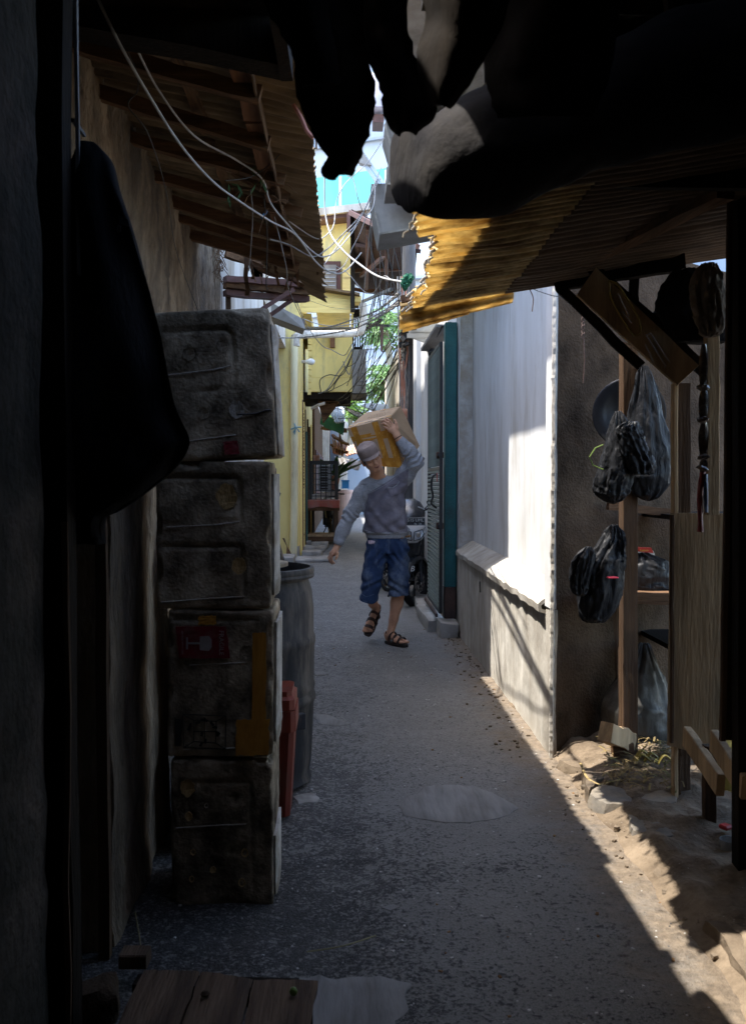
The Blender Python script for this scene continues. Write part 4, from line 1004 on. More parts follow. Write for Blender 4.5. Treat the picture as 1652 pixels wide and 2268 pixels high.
for i, (x, y, z, s) in enumerate(ks):
    if i in (1, 3, 6, 8): continue
    stone('edge_stone', (x, y, z-.012), (s*U(.6, 1.1), U(.05, .11), s*.42), m_concrete_d, pv, i*3, U(-.6, .6), amt=.035, bev=.025, tilt=(U(-.1, .1), U(-.15, .15)))
m = MB()
for k in range(500):
    y = U(2.5, 4.7); x = U(1.05, 1.15)+abs(rnd.gauss(0, .3)); s = U(.003, .014)
    m.obox((x, y, hroad(x, y)+.01+s*.3), (s, s*U(.6, 1.2), s*.6), Matrix.Rotation(U(0, 3), 3, 'Z'), 0, s*.25)
o = obj('rubble', m, m_concrete_d); o['kind'] = 'stuff'
# dry leaves and peelings heaped under the stall
m = MB()
for k in range(260):
    c = G(U(1340, 1500), U(1640, 1745), .09)+Vector((0, U(-.1, .1), U(0, .03))); a = U(0, 6.3); L = U(.02, .09)
    d = Vector((math.cos(a), math.sin(a), U(-.3, .4)))*L
    m.tube([c, c+d*.5+Vector((0, 0, .01)), c+d], U(.0015, .005), 4, smoothn=2, flat=.4)
o = obj('leaf_litter', m, M_('dry leaves', (.24, .17, .08), (.13, .1, .05), 9, .9, .2, stain=(.12, .15, .05), stain_amt=.4, stain_scale=9)); o['kind'] = 'stuff'
for (pts, lab) in ((((1285, 1690), (1300, 1722), (1328, 1738)), 'curved dry palm strip on the broken slabs'), (((1325, 1738), (1400, 1722), (1440, 1735)), 'straight dry leaf blade lying across the slabs')):
    P = [G(u, v, .075) for u, v in pts]
    o = obj('leaf_blade', MB().tube(P, .006, 5, smoothn=6, flat=.2), M_('yellow dry leaf', (.34, .25, .11), (.24, .17, .07), 9, .7, .2)); finish(o, lab, 'leaf')
p = G(1420, 1690, .1)
for i, (dx, dy) in enumerate(((0, 0), (.05, .02), (.10, -.01), (.02, .06))):
    o = obj('banana_peel', MB().tube([p+Vector((dx-.03, dy, .0)), p+Vector((dx, dy, .04)), p+Vector((dx+.04, dy, .01))], .014, 6, smoothn=4, flat=.4), M_('overripe yellow skin', (.25, .20, .04), (.12, .09, .02), 12, .6, .1)); finish(o, ['leftmost yellow fruit skin in the peelings under the stall', 'third yellow fruit skin from the left under the stall', 'rightmost yellow fruit skin beside the plywood panel leg', 'yellow fruit skin lying behind the others under the stall'][i], 'peel', 'fruit skins under the stall')

# ------------------------------------------------------------------ stall timbers
sf = thing('stall_frame', 'rough timber stall frame with posts and cross rails on the right', 'stall', (1.45, 4.2, .05))
def post(u, v0, v1, Y, w, d=None, mat=None, lean=0, name='post', par=sf):
    m = MB(); m.beam(W(u, v1, Y), W(u+lean, v0, Y), w, d or w, (0, 1, 0), 10, .002, .003); return obj(name, m, mat or m_wood_z, par)
px = lambda n, Y: n*Y/2000.0
post(1392, 760, 1668, 4.25, px(34, 4.25), .05)
post(1376, 780, 1655, 4.27, px(9, 4.27), .04, m_wood_z)
post(1354, 1290, 1655, 4.75, px(22, 4.75), .04)
post(1508, 850, 1140, 3.75, px(34, 3.75), .05)
post(1492, 850, 1790, 3.72, px(10, 3.72), .04, m_ply)
post(1575, 740, 1140, 3.55, px(28, 3.55), .04, m_ply)
for (u0, v0, u1, v1, Y, h) in ((1330, 1322, 1480, 1326, 4.3, .055), (1355, 1660, 1400, 1655, 4.2, .05), (1345, 1120, 1480, 1135, 4.6, .04)):
    m = MB(); m.beam(W(u0, v0, Y), W(u1, v1, Y), .05, h, seg=5, j=.002); obj('rail', m, m_wood, sf)
o = obj('shelf_board', MB().box(W(1352, 1318, 4.28), tuple(W(1640, 1300, 4.9))), m_wood, sf)
m = MB(); m.beam(W(1385, 1400, 4.4), W(1372, 1655, 4.4), .02, .03, (0, 1, 0)); obj('rail', m, m_wood_z, sf)
# back partition of dark boards
for i in range(7):
    m = MB(); x = 1.62+i*.17; m.beam((x, 4.95+i*.12, -.02), (x+.01, 4.95+i*.12, 1.35-.1*(i % 2)), .16, .02, (.6, -.7, 0), 5, .004); obj('back_board', m, m_wood_z, sf)
wb_ = thing('wood_block', 'short sawn timber block wedged at the foot of the stall post, sunlit end', 'block', tuple(G(1350, 1650, .08)))
m = MB(); m.beam(W(1340, 1622, 4.08), W(1392, 1640, 4.25), .07, .09, seg=5, j=.006, bev=.004); obj('block', m, m_ply, wb_)
# plywood panel on legs
pp = thing('plywood_panel', 'tall weathered plywood panel standing on legs in front of the stall', 'panel', tuple(G(1535, 1800, 0)))
a = W(1483, 1136, 3.7); b = W(1592, 1136, 3.7); zb = W(1500, 1650, 3.7).z
g_ = []
for j in range(40):
    row = []
    for i in range(12):
        s = i/11; t = j/39; low_ = zb-.05*s
        p = Vector((lerp(a.x, b.x, s)+.0015*nz((j, i, 0), .5), 3.70-.05*s, lerp(low_, a.z, t))); row.append(p+Vector((0, .004*fbm(p, 4, 2), 0)))
    g_.append(row)
o = obj('plywood_sheet', MB().sheet(g_, .012), m_ply, pp); autosm(o, 50)
post(1487, 1140, 1645, 3.68, .014, .02, m_wood_z, 0, 'edge_batten', pp)
for (u, v0, v1, Y, w) in ((1512, 1620, 1792, 3.76, 28), (1500, 1620, 1790, 3.74, 8), (1570, 1650, 1872, 3.42, 26)):
    post(u, v0, v1, Y, px(w, Y), .04, m_wood_z, 0, 'leg', pp)
for (u0, v0, u1, v1, Y0, Y1) in ((1520, 1630, 1595, 1740, 3.6, 3.2), (1580, 1640, 1650, 1745, 3.3, 2.95)):
    m = MB(); m.beam(W(u0, v0, Y0), W(u1, v1, Y1), .03, .085, seg=5, j=.002, bev=.003); obj('rail', m, m_ply, pp)
# near dark post with pale edge
np_ = thing('corner_post', 'dark stall corner post with a paler edge strip at the right border', 'post', (1.29, 3.05, 0))
post(1643, 250, 2040, 3.0, .05, .06, m_dark_wood, 0, 'post', np_)
m = MB(); m.box(W(1606, 1640, 3.04), tuple(W(1700, 250, 3.04)+Vector((0, .02, 0)))); obj('dark_board', m, m_dark_wood, np_)  # board added to fill in the darkness beside the upper post
post(1600, 250, 1640, 2.97, .018, .02, m_wood_z, 20, 'edge_batten', np_)
m = MB(); m.beam(W(1640, 300, 3.05), W(1640, 900, 3.05), .03, .03, (0, 1, 0)); obj('edge_batten', m, m_wood_z, np_)
o = obj('side_board', MB().box((1.40, 1.0, 0), (1.46, 2.95, 2.5)), m_dark_wood); finish(o, 'black board side of the stall at the right edge', 'board')
# dark goods behind, shelves
for i, (z, y0) in enumerate(((.55, 3.9), (1.2, 3.9))):
    o = obj('shelf_board', MB().box((1.62, y0, z), (2.3, 4.9, z+.025)), m_dark_wood, sf)
# diagonal painted board, the beams beside it
db = thing('painted_board', 'slanting wooden board with a yellow painted outline, under the roof on the right', 'board', tuple(W(1420, 720, 3.7)))
A = W(1262, 640, 3.72); 
def quadslab(uvY, th, mat, name, par, nu=14, nv=5):
    P = [W(*q) for q in uvY]; g_ = []
    for j in range(nv+1):
        g_.append([P[0].lerp(P[1], i/nu).lerp(P[3].lerp(P[2], i/nu), j/nv)+Vector((0, .003*nz((i*.4, j, 3), 1), 0)) for i in range(nu+1)])
    o = obj(name, MB().sheet(g_, th), mat, par); autosm(o, 50); return o
quadslab([(1318, 596, 3.72), (1544, 812, 3.6), (1497, 856, 3.6), (1276, 656, 3.72)], .02, m_ply, 'board', db)
yo = MB(); OP = [(1348, 622), (1368, 632), (1392, 668), (1412, 702), (1418, 734), (1404, 742), (1388, 722), (1368, 690), (1352, 656), (1348, 622)]
yo.tube([W(u, v, 3.665-.0005*(u-1348)) for u, v in OP], .009, 6, smoothn=4, flat=.5); obj('painted_outline', yo, M_('mustard paint', (.32, .22, .05), (.24, .16, .04), 9, .7, .1), db)
gl_ = MB()
for (p, q) in (((1430, 742), (1474, 812)), ((1440, 738), (1484, 806)), ((1428, 762), (1446, 800)), ((1452, 780), (1472, 815)), ((1474, 812), (1484, 806)), ((1430, 742), (1440, 738)), ((1368, 650), (1392, 700)), ((1378, 690), (1398, 715))):
    gl_.tube([W(p[0], p[1], 3.62), W(q[0], q[1], 3.60)], .003, 5)
obj('painted_strokes', gl_, M_('grey paint strokes', (.4, .37, .36), (.3, .27, .26), 9, .6, 0), db)
bb = thing('roof_brace', 'black timber beams and braces under the yellowed roof on the right', 'beams', tuple(W(1400, 600, 3.8)))
for (p, q, w, h) in (((1228, 628, 3.92), (1330, 606, 3.85), .05, .075), ((1330, 606, 3.85), (1516, 578, 3.75), .05, .075), ((1302, 586, 3.8), (1570, 830, 3.66), .05, .05), ((1240, 640, 3.9), (1420, 812, 3.8), .05, .04), ((1405, 590, 3.85), (1402, 760, 3.95), .04, .05), ((1520, 640, 3.8), (1440, 720, 3.8), .05, .06)):
    m = MB(); m.beam(W(*p), W(*q), w, h, seg=6, j=.003); obj('beam', m, m_dark_wood, bb)

# ------------------------------------------------------------------ bags, wok, cloth, hangings
m_bag = bpy.data.materials.new('black plastic film'); m_bag.use_nodes = True
def bagmat():
    nt = m_bag.node_tree; N = nt.nodes; L = nt.links; b = N['Principled BSDF']
    b.inputs['Base Color'].default_value = (.012, .013, .016, 1); b.inputs['Roughness'].default_value = .5; b.inputs['Specular IOR Level'].default_value = .2
    tc = N.new('ShaderNodeTexCoord'); mp = N.new('ShaderNodeMapping'); mp.inputs['Scale'].default_value = (1, 1, .35); L.new(tc.outputs['Object'], mp.inputs[0])
    n = N.new('ShaderNodeTexNoise'); n.inputs['Scale'].default_value = 26; n.inputs['Detail'].default_value = 3; n.inputs['Distortion'].default_value = 1.2; L.new(mp.outputs[0], n.inputs[0])
    bp = N.new('ShaderNodeBump'); bp.inputs['Strength'].default_value = .7; bp.inputs['Distance'].default_value = .015
    L.new(n.outputs[0], bp.inputs['Height']); L.new(bp.outputs[0], b.inputs['Normal'])
bagmat()
def bag(name, rows, Y, label, cat, dep=.8, seed=0, mat=None, par=None, folds=9, famp=.010, group=None):
    P = spline([Vector((v, a, b)) for v, a, b in rows], 10); rings = []; n = 64; tot = len(P)
    for k, r in enumerate(P):
        a = W(r.y, r.x, Y); b = W(r.z, r.x, Y); c = (a+b)/2; hw = max(.003, (b-a).length/2); ring = []
        for i in range(n):
            t = 2*math.pi*i/n
            kk = k/tot
            rid = 1-2.2*abs(noise.noise(Vector((math.cos(t)*folds*.28+seed, math.sin(t)*folds*.28, kk*1.3))))
            rid2 = 1-2.2*abs(noise.noise(Vector((math.cos(t)*2.2+seed*2, math.sin(t)*2.2, kk*6+seed))))
            f = famp*1.5*rid*(1-.6*kk)+famp*1.1*rid2*(.3+.7*kk)+famp*.5*fbm((math.cos(t)*3+seed, math.sin(t)*3, kk*9), 1.6, 3)
            rr = min(1, hw/.02)
            ring.append(c+Vector(((hw+f*rr)*math.cos(t), (hw*dep+f*rr)*math.sin(t), .3*f)))
        rings.append(ring)
    o = obj(name, MB().rings(rings), mat or m_bag, par); autosm(o, 70)
    return finish(o, label, cat, group)
bag('plastic_bag', [(812, 1418, 1428), (860, 1408, 1446), (920, 1396, 1462), (980, 1388, 1478), (1030, 1384, 1484), (1070, 1392, 1480), (1098, 1410, 1460), (1110, 1430, 1440)], 4.2, 'larger black plastic bag hanging on the right side of the stall post', 'plastic bag', .5, 3)
bag('plastic_bag', [(912, 1366, 1372), (960, 1352, 1396), (1000, 1342, 1404), (1040, 1330, 1400), (1075, 1320, 1392), (1095, 1322, 1386), (1110, 1340, 1372), (1116, 1352, 1360)], 4.1, 'narrow bluish black plastic bag hanging left of the stall post, above the plastic sack', 'plastic bag', .55, 7)
bag('plastic_bag', [(935, 1392, 1404), (950, 1370, 1410), (972, 1372, 1420), (1000, 1380, 1430), (1030, 1392, 1446), (1052, 1400, 1440)], 4.05, 'small crumpled black bag tied over the two hanging bags', 'plastic bag', .5, 12)
bag('plastic_bag', [(1165, 1356, 1364), (1195, 1338, 1376), (1230, 1312, 1380), (1262, 1290, 1376), (1300, 1286, 1372), (1340, 1286, 1362), (1368, 1290, 1344), (1380, 1302, 1330)], 4.15, 'glossy crumpled black bag hanging in the sun beside the wall corner', 'plastic bag', .6, 21, folds=11, famp=.012)
bag('plastic_bag', [(1212, 1300, 1306), (1240, 1276, 1312), (1280, 1266, 1300), (1310, 1270, 1294), (1322, 1280, 1290)], 4.1, 'small limp lobe of black bag left of the glossy hanging bag', 'plastic bag', .6, 25)
bag('plastic_sack', [(1425, 1420, 1432), (1470, 1400, 1450), (1510, 1368, 1466), (1550, 1340, 1480), (1580, 1334, 1488), (1620, 1345, 1492), (1660, 1370, 1492), (1690, 1390, 1480)], 4.55, 'large dull black sack slumped behind the stall post on the ground', 'sack', .7, 31, M_('dusty black sack', (.06, .056, .05), (.03, .028, .026), 5, .45, .6, 14, stretch=(1, 1, .4), dist=.02))
bag('plastic_bag', [(1225, 1412, 1425), (1245, 1395, 1470), (1275, 1388, 1482), (1305, 1390, 1484), (1316, 1395, 1480)], 4.5, 'flat black bag lying on the stall shelf under the detergent packet', 'plastic bag', .5, 35)
# wok
o = obj('wok', MB().lathe([(.001, -.07), (.06, -.06), (.12, -.03), (.168, .0), (.176, .002), (.168, .006), (.12, -.022), (.06, -.052), (.001, -.062)], W(1392, 915, 4.42), 40, (-.35, -1, .05)), M_('blackened iron wok', (.035, .036, .04), (.02, .02, .022), 5, .4, .15, metal=.5)); autosm(o, 60); finish(o, 'round blackened wok hung on the post behind the bags', 'wok')
# green stalk poking out
o = obj('vegetable_stalk', MB().tube([W(1335, 985, 4.05), W(1318, 992, 4.05), W(1305, 1012, 4.05), W(1312, 1030, 4.05), W(1335, 1040, 4.05)], .003, 6), M_('green stalk', (.16, .24, .05), None, 8, .6, 0)); finish(o, 'bent green vegetable stalks sticking out of the hanging bag', 'stalk')
# red scrap
o = obj('red_scrap', MB().box(W(1347, 1282, 4.02), W(1364, 1276, 4.06), None, .003), M_('pink red plastic', (.6, .06, .1), None, 8, .4, 0)); finish(o, 'pink-red scrap showing beside the glossy bag', 'scrap')
o = obj('red_scrap', MB().obox(W(1606, 1831, 3.3), (.02, .02, .008), Matrix.Rotation(.5, 3, 'Z'), .005), M_('red plastic', (.5, .04, .035), None, 8, .4, 0)); finish(o, 'red plastic lid lying under the stall at the right', 'scrap')
# detergent packet
dp = thing('detergent_packet', 'detergent packet with red band, blue lettering on white and green foot', 'packet', tuple(W(1432, 1262, 4.5)))
def face(pts, Y, name, mat, par, th=.02):
    P = [W(u, v, Y) for u, v in pts]; B2 = [p+Vector((0, th, 0)) for p in P]; n = len(P)
    return obj(name, (P+B2, [tuple(range(n))[::-1], tuple(range(n, 2*n))]+[(i, (i+1) % n, n+(i+1) % n, n+i) for i in range(n)]), mat, par)
face([(1404, 1262), (1446, 1264), (1452, 1236), (1446, 1220), (1410, 1216), (1402, 1232)], 4.5, 'packet', M_('packet white', (.72, .72, .74), (.65, .65, .7), 9, .35, .1), dp, .04)
face([(1408, 1221), (1447, 1225), (1441, 1213), (1412, 1212)], 4.494, 'red_band', M_('packet red', (.6, .04, .03), None, 9, .35, 0), dp)
face([(1408, 1262), (1446, 1264), (1452, 1244), (1430, 1252)], 4.494, 'green_band', M_('packet green', (.10, .32, .06), None, 9, .35, 0), dp)
text_mesh('Mama', .042, 'packet_text', M_('packet blue', (.02, .05, .35), None, 9, .4, 0), dp, W(1424, 1238, 4.488), (1, 0, .03), (0, 0, 1), .001)
text_mesh('Lemon', .016, 'packet_text', M_('packet yellow', (.7, .5, .05), None, 9, .4, 0), dp, W(1426, 1219, 4.484), (1, 0, .03), (0, 0, 1), .001)
# cloth and paper at the top right
bag('dark_cloth', [(600, 1500, 1560), (640, 1470, 1590), (680, 1456, 1600), (720, 1476, 1605), (760, 1500, 1600)], 3.65, 'dark cloth bundle stuffed between the beams and the corner post', 'cloth', .6, 41, m_black_cloth)
m_paper = M_('crumpled brown paper', (.26, .22, .175), (.17, .14, .11), 6, .85, .7, 16, stain=(.08, .06, .045), stain_amt=.5, stain_scale=4, dist=.02)
bag('paper_bundle', [(585, 1560, 1580), (620, 1538, 1592), (660, 1532, 1596), (700, 1540, 1598), (735, 1552, 1594), (748, 1562, 1580)], 3.4, 'crumpled beige paper bundle beside the corner post, upper right', 'bundle', .5, 44, m_paper)
# knotted string of sachets
sa = thing('sachet_string', 'knotted string of clear and red plastic strips hanging beside the corner post', 'string', tuple(W(1558, 1180, 3.3)))
ms = M_('dull clear plastic', (.10, .07, .055), (.05, .035, .028), 14, .3, .5, 30, stain=(.3, .28, .26), stain_amt=.4, stain_scale=20, dist=.01, spec=.6)
prev = 762
for k, (v0, v1, w) in enumerate(((762, 860, 8), (860, 930, 9), (930, 1015, 9), (1015, 1050, 7))):
    strip('sachet', [(v0, 1558-w*.4, 1558+w*.4), ((v0*2+v1)/3, 1556-w, 1558+w), ((v0+2*v1)/3, 1555-w, 1557+w), (v1, 1555-w*.6, 1557+w*.6)], 3.3, ms, .006, .003, k*3, parent=sa, nc=10, tex=.022)
for v in (858, 930, 1012, 1038): obj('knot', MB().obox(W(1556, v, 3.28), (.02, .015, .010), Matrix.Rotation(U(-.3, .3), 3, 'Y'), .008, .004), M_('knot', (.22, .18, .15), (.14, .11, .09), 20, .35, .5), sa)
strip('red_ribbon', [(1045, 1550, 1560), (1100, 1544, 1554), (1150, 1546, 1554), (1178, 1544, 1556)], 3.29, M_('red ribbon', (.35, .06, .06), (.22, .05, .05), 12, .5, .3), .01, .003, 60, parent=sa, nc=5)
strip('blue_ribbon', [(1050, 1560, 1565), (1100, 1558, 1566), (1135, 1562, 1566)], 3.29, M_('blue ribbon', (.06, .12, .25), None, 12, .5, .3), .01, .003, 62, parent=sa, nc=4)
ch = thing('hanging_chain', 'thin rusty chain and cord hanging in front of the brown end wall', 'chain', tuple(W(1292, 848, 4.3)))
for k in range(9):
    c = W(1290+.5*(k % 2), 672+k*9, 4.35)
    m = MB(); m.tube([c+Vector((.006*math.cos(a), .006*math.sin(a) if k % 2 else 0, .012*math.sin(a) if not k % 2 else .012*math.sin(a))) for a in np.linspace(0, 2*math.pi, 11)], .0022, 4); obj('link', m, m_rust, ch)
obj('cord', MB().tube([W(1292, 750, 4.35), W(1294, 800, 4.35), W(1291, 848, 4.35)], .0025, 5), m_rust, ch)
obj('cord', MB().tube([W(1286, 640, 4.3), W(1287, 690, 4.3)], .004, 5), m_rust, ch)
o = obj('clear_cup', MB().lathe([(.001, 0), (.025, 0), (.032, .07), (.030, .07), (.024, .004), (.001, .004)], G(1612, 1900, .02), 16), M_('clear plastic', (.4, .42, .42), None, 5, .15, 0, spec=.7)); finish(o, 'crushed clear cup in the rubble at the right edge', 'cup')
o = obj('jerrycan', MB().lathe([(.001, 0), (.07, .0), (.08, .02), (.08, .2), (.06, .25), (.02, .27), (.02, .3), (.001, .3)], G(1590, 1800, .0)+Vector((.12, .15, 0)), 24), M_('dirty yellow plastic', (.42, .33, .08), (.3, .22, .06), 5, .5, .2)); finish(o, 'dirty yellow container behind the panel legs', 'container')
# ------------------------------------------------------------------ yellow house
def cbox(u0, v0, u1, v1, Y0, Y1, name, mat, par, bev=0.0, rot=None):
    a = W(u0, v1, Y0); b = W(u1, v0, Y0)
    return obj(name, MB().box((a.x, Y0, a.z), (b.x, Y1, b.z), rot, bev), mat, par)
yh = thing('yellow_house', 'yellow house on the left with an overhanging upper storey', 'house', (-1.2, 17, 0))
wall_grid('wall', (-1.9, 16, -.05), (-.80, 16, -.05), (-.80, 16, 4.55), (-1.9, 16, 4.55), 40, 60, .008, 1.5, m_yellow, .2, parent=yh)
obj('wall_base', MB().box((-.87, 15.95, -.05), (-.795, 16.3, .22), bev=.01), m_concrete, yh)
obj('wall', MB().box((-1.9, 16.21, -.05), (-.80, 17.9, 4.9)), m_yellow, yh)
obj('wall', MB().box((-2.6, 17.91, -.05), (-.84, 24, 5.2)), m_yellow, yh)
# upright coloured trims on the lane side
for i, (y, mt, h) in enumerate(((16.6, m_yellow, 3.0), (17.1, m_frame, 2.9), (17.6, m_yellow_wood, 2.9), (18.2, m_wood_z, 2.8), (18.9, m_teal, 2.4), (19.6, m_wood_z, 2.7), (20.6, m_wood_z, 2.6), (21.5, m_yellow, 2.7))):
    obj('door_frame', MB().box((-.80, y, 0), (-.765, y+.09, h)), mt, yh)
# woven grille on the lane side door
gr = MB()
for i in range(26):
    z = 1.25+i*.055
    gr.tube([(-.775+.012*((i+k) % 2), 16.7+.1*k+.0, z+.01*math.sin(k*2+i)) for k in range(5)], .018, 5)
o = obj('woven_grille', gr, m_wood, yh); o['kind'] = 'stuff'
# balcony box
b0 = W(686, 868, 18); b1 = W(780, 742, 18)
bal = obj('balcony_box', MB().box((b0.x, 18.0, b0.z+.28), (b1.x, 19.9, b1.z), bev=.01), m_yellow, yh)
obj('balcony_skirt', MB().box((b0.x-.01, 17.97, b0.z), (b1.x+.012, 19.92, b0.z+.275), bev=.01), m_yellow, yh)
obj('balcony_floor', MB().box((b0.x-.15, 18.03, b0.z-.14), (b1.x-.02, 19.9, b0.z-.003)), m_dark_wood, yh)
obj('ceiling_board', MB().box((W(670, 700, 18).x, 17.9, W(700, 740, 18).z+.10), (b1.x, 19.9, W(700, 740, 18).z+.13)), m_hood, yh)
cbox(668, 747, 690, 694, 18.2, 19.9, 'corner_boards', m_yellow_wood, yh)
for i in range(9):
    v = 750+i*14; cbox(682+U(-1, 1), v+12, 689+U(-1, 1.5), v, 17.94, 18.02, 'lap_board', m_yellow_wood, yh)
cbox(778, 736, 782, 694, 18.0, 19.9, 'corner_post', m_yellow_wood, yh)
# slanted board fascia under the eave
def quadY(pts, name, mat, par, th=.03):
    P = [W(*p) for p in pts]; B2 = [p+Vector((0, th, 0)) for p in P]; n = len(P)
    return obj(name, (P+B2, [tuple(range(n))[::-1], tuple(range(n, 2*n))]+[(i, (i+1) % n, n+(i+1) % n, n+i) for i in range(n)]), mat, par)
L0, R0 = (610, 672, 686), (785, 650, 694)
bnd = [0, .16, .30, .42, .58, 1.0]
def fl(t, s):   # left..right, top..bottom of fascia
    top = lerp(622, 651, t); bot = lerp(690, 694, t); return lerp(top, bot, s)
for i in range(5):
    s0, s1 = bnd[i]+.008, bnd[i+1]; Yk = 17.45-.05*i
    quadY([(600+U(0, 6), fl(0, s0), Yk), (785, fl(1, s0), Yk), (785-U(0, 2), fl(1, s1), Yk), (600, fl(0, s1), Yk)], 'fascia_board', m_yellow_wood, yh, .045)
quadY([(596, 616, 17.2), (797, 648, 17.2), (797, 653, 17.2), (596, 621, 17.2)], 'roof_edge', m_tin, yh, 1.4)
cbox(785, 668, 800, 655, 17.4, 17.8, 'gutter_box', m_yellow_wood, yh)
# brace piece and bracket below
cbox(731, 769, 742, 740, 17.88, 17.99, 'wood_bracket', m_wood_orange, yh)
V = [W(700, 870, 18.4), W(765, 870, 18.4), W(715, 935, 18.4)]
obj('corbel', (V+[p+Vector((0, .5, 0)) for p in V], [(0, 1, 2), (5, 4, 3), (0, 3, 4, 1), (1, 4, 5, 2), (2, 5, 3, 0)]), m_wood, yh)
obj('bulb_arm', MB().tube([W(690, 905, 18.1), W(705, 897, 18.0), W(720, 893, 18.0)], .03, 7), m_pipe_g, yh)
# the metal cabinet beside the balcony
mc = thing('metal_cabinet', 'grey metal panel box hung at the corner of the yellow balcony', 'panel', tuple(W(795, 880, 18)))
cbox(780, 871, 811, 774, 17.95, 18.6, 'panel', m_hood, mc, .03)
V = [W(780, 874, 17.95), W(812, 872, 17.95), W(811, 883, 18.1), W(780, 883, 18.1)]
obj('skirt', (V+[p+Vector((0, .5, 0)) for p in V], [(3, 2, 1, 0), (4, 5, 6, 7), (0, 1, 5, 4), (1, 2, 6, 5), (2, 3, 7, 6), (3, 0, 4, 7)]), m_concrete, mc)
dk = thing('dark_screen', 'dark slatted screen above the grey cabinet at the balcony corner', 'screen', tuple(W(790, 770, 18)))
for i in range(5): cbox(781+i*5, 771, 784+i*5, 690+U(0, 8), 18.2+.1*i, 18.3+.1*i, 'upright', m_dark_wood, dk)
cbox(781, 772, 803, 768, 18.1, 18.8, 'rail', m_dark_wood, dk)
cbox(779, 690, 803, 684, 18.1, 18.8, 'rail', m_dark_wood, dk)
# upper storey with window
us = thing('upper_storey', 'narrow yellow upper storey with a maroon-framed louvred window', 'house', tuple(W(735, 620, 19.5)))
a = W(697, 650, 19.5); b = W(776, 478, 19.5)
obj('wall', MB().box((a.x, 19.55, a.z-.2), (b.x, 23, b.z)), m_yellow, us)
cbox(690, 645, 755, 578, 19.46, 19.54, 'window_frame', m_frame, us)
w0 = cbox(693, 645, 745, 586, 19.43, 19.455, 'window', m_hood, us)
for i in range(6): cbox(694, 597+i*9, 743, 595.5+i*9, 19.41, 19.426, 'louvre', m_far_blue, w0)
cbox(758, 650, 776, 592, 19.45, 19.54, 'corner_strip', m_yellow_wood, us)
quadY([(694, 462, 19.0), (832, 446, 19.0), (830, 462, 19.0), (694, 478, 19.0)], 'eave_board', m_beige_wall, us, .3)
quadY([(694, 478, 19.1), (815, 462, 19.1), (800, 478, 19.1), (694, 488, 19.1)], 'eave_soffit', m_frame, us, 2.0)
cbox(768, 505, 776, 470, 18.9, 19.2, 'beam_end', m_frame, us)
# brown eave on the right of it
m_eave = M_('dark purplish boards', (.045, .028, .028), (.025, .016, .017), 5, .8, .3, stretch=(1, 5, 1))
be = thing('brown_eave', 'large dark brown timber eave reaching over the lane', 'eave', tuple(W(850, 560, 18)))
P = [(778, 470, 17.0), (925, 545, 15.0), (918, 612, 20), (882, 655, 22), (810, 650, 23), (776, 620, 23)]
obj('roof_sheet', ([W(*p) for p in P]+[W(*p)+Vector((0, 0, .06)) for p in P], [tuple(range(6))[::-1], tuple(range(6, 12))]+[(i, (i+1) % 6, 6+(i+1) % 6, 6+i) for i in range(6)]), m_eave, be)
for (p, q, w) in (((776, 470, 16.9), (926, 546, 14.9), .07), ((790, 478, 17), (928, 556, 15), .06), ((780, 600, 21), (915, 595, 18), .08), ((800, 610, 20), (880, 545, 17), .07), ((780, 540, 19), (918, 560, 16.5), .06), ((778, 640, 22), (885, 652, 21), .08), ((856, 520, 16.6), (856, 620, 19.5), .07), ((815, 505, 17), (812, 640, 21), .07)):
    m = MB(); m.beam(W(*p), W(*q), w, w*1.1, seg=4, j=.01); obj('rafter', m, m_frame if w > .065 else m_eave, be)
quadY([(776, 470, 17), (776, 690, 17), (786, 690, 17.2), (786, 475, 17.2)], 'side_board', m_dark_wood, be, .1)
# wall below the eave: light-painted shed front
for (p, q) in (((803, 668, 19), (868, 640, 16)), ((806, 718, 19), (862, 722, 18.5)), ((800, 735, 19), (846, 708, 18))):
    o = obj('clothes_pole', MB().beam(W(*p), W(*q), .05, .05), m_sooty_steel); finish(o, {668: 'thin dark pole slanting from the balcony roof towards the yellowed roof', 718: 'horizontal dark laundry pole beside the balcony', 735: 'short slanting dark pole crossing the laundry pole'}[p[1]], 'pole')
o = quadY([(842, 722, 18.4), (850, 724, 18.4), (848, 780, 18.4), (843, 776, 18.4)], 'umbrella', m_frame, None, .08); finish(o, 'folded dark cloth hanging from the laundry pole', 'cloth')
o = quadY([(803, 702, 18.2), (809, 720, 18.2), (806, 742, 18.2), (799, 736, 18.2)], 'laundry', m_frame, None, .05); finish(o, 'dark garment hanging at the balcony corner', 'laundry')
# pipes
dp_ = thing('drain_pipe', 'cream drain pipe down the corner of the yellow house and across to the balcony', 'pipe', (-.86, 15.9, 0))
obj('down_pipe', MB().tube([(-.845+.012*math.sin(z*1.3)-.012*(4.3-z), 15.88, z) for z in np.linspace(.05, 3.88, 14)], .065, 12), m_pipe, dp_)
e0 = W(655, 757, 15.9)
obj('elbow', MB().tube([W(655, 762, 15.88), W(656, 748, 15.88), W(664, 742, 15.9), W(676, 741, 15.95)], .072, 12, smoothn=4), m_pipe_g, dp_)
obj('cross_pipe', MB().tube([W(672, 741, 15.95), W(730, 740, 16.6), W(790, 738, 17.2)], .07, 12), m_pipe_g, dp_)
obj('elbow', MB().tube([W(786, 738, 17.2), W(797, 735, 17.2), W(803, 725, 17.2), W(805, 700, 17.2), W(804, 672, 17.2)], .075, 12, smoothn=4), m_pipe_g, dp_)
for v in (762, 742): obj('collar', MB().tube([W(655, v, 15.88), W(655, v+5, 15.88)], .074, 12), m_pipe_g, dp_)
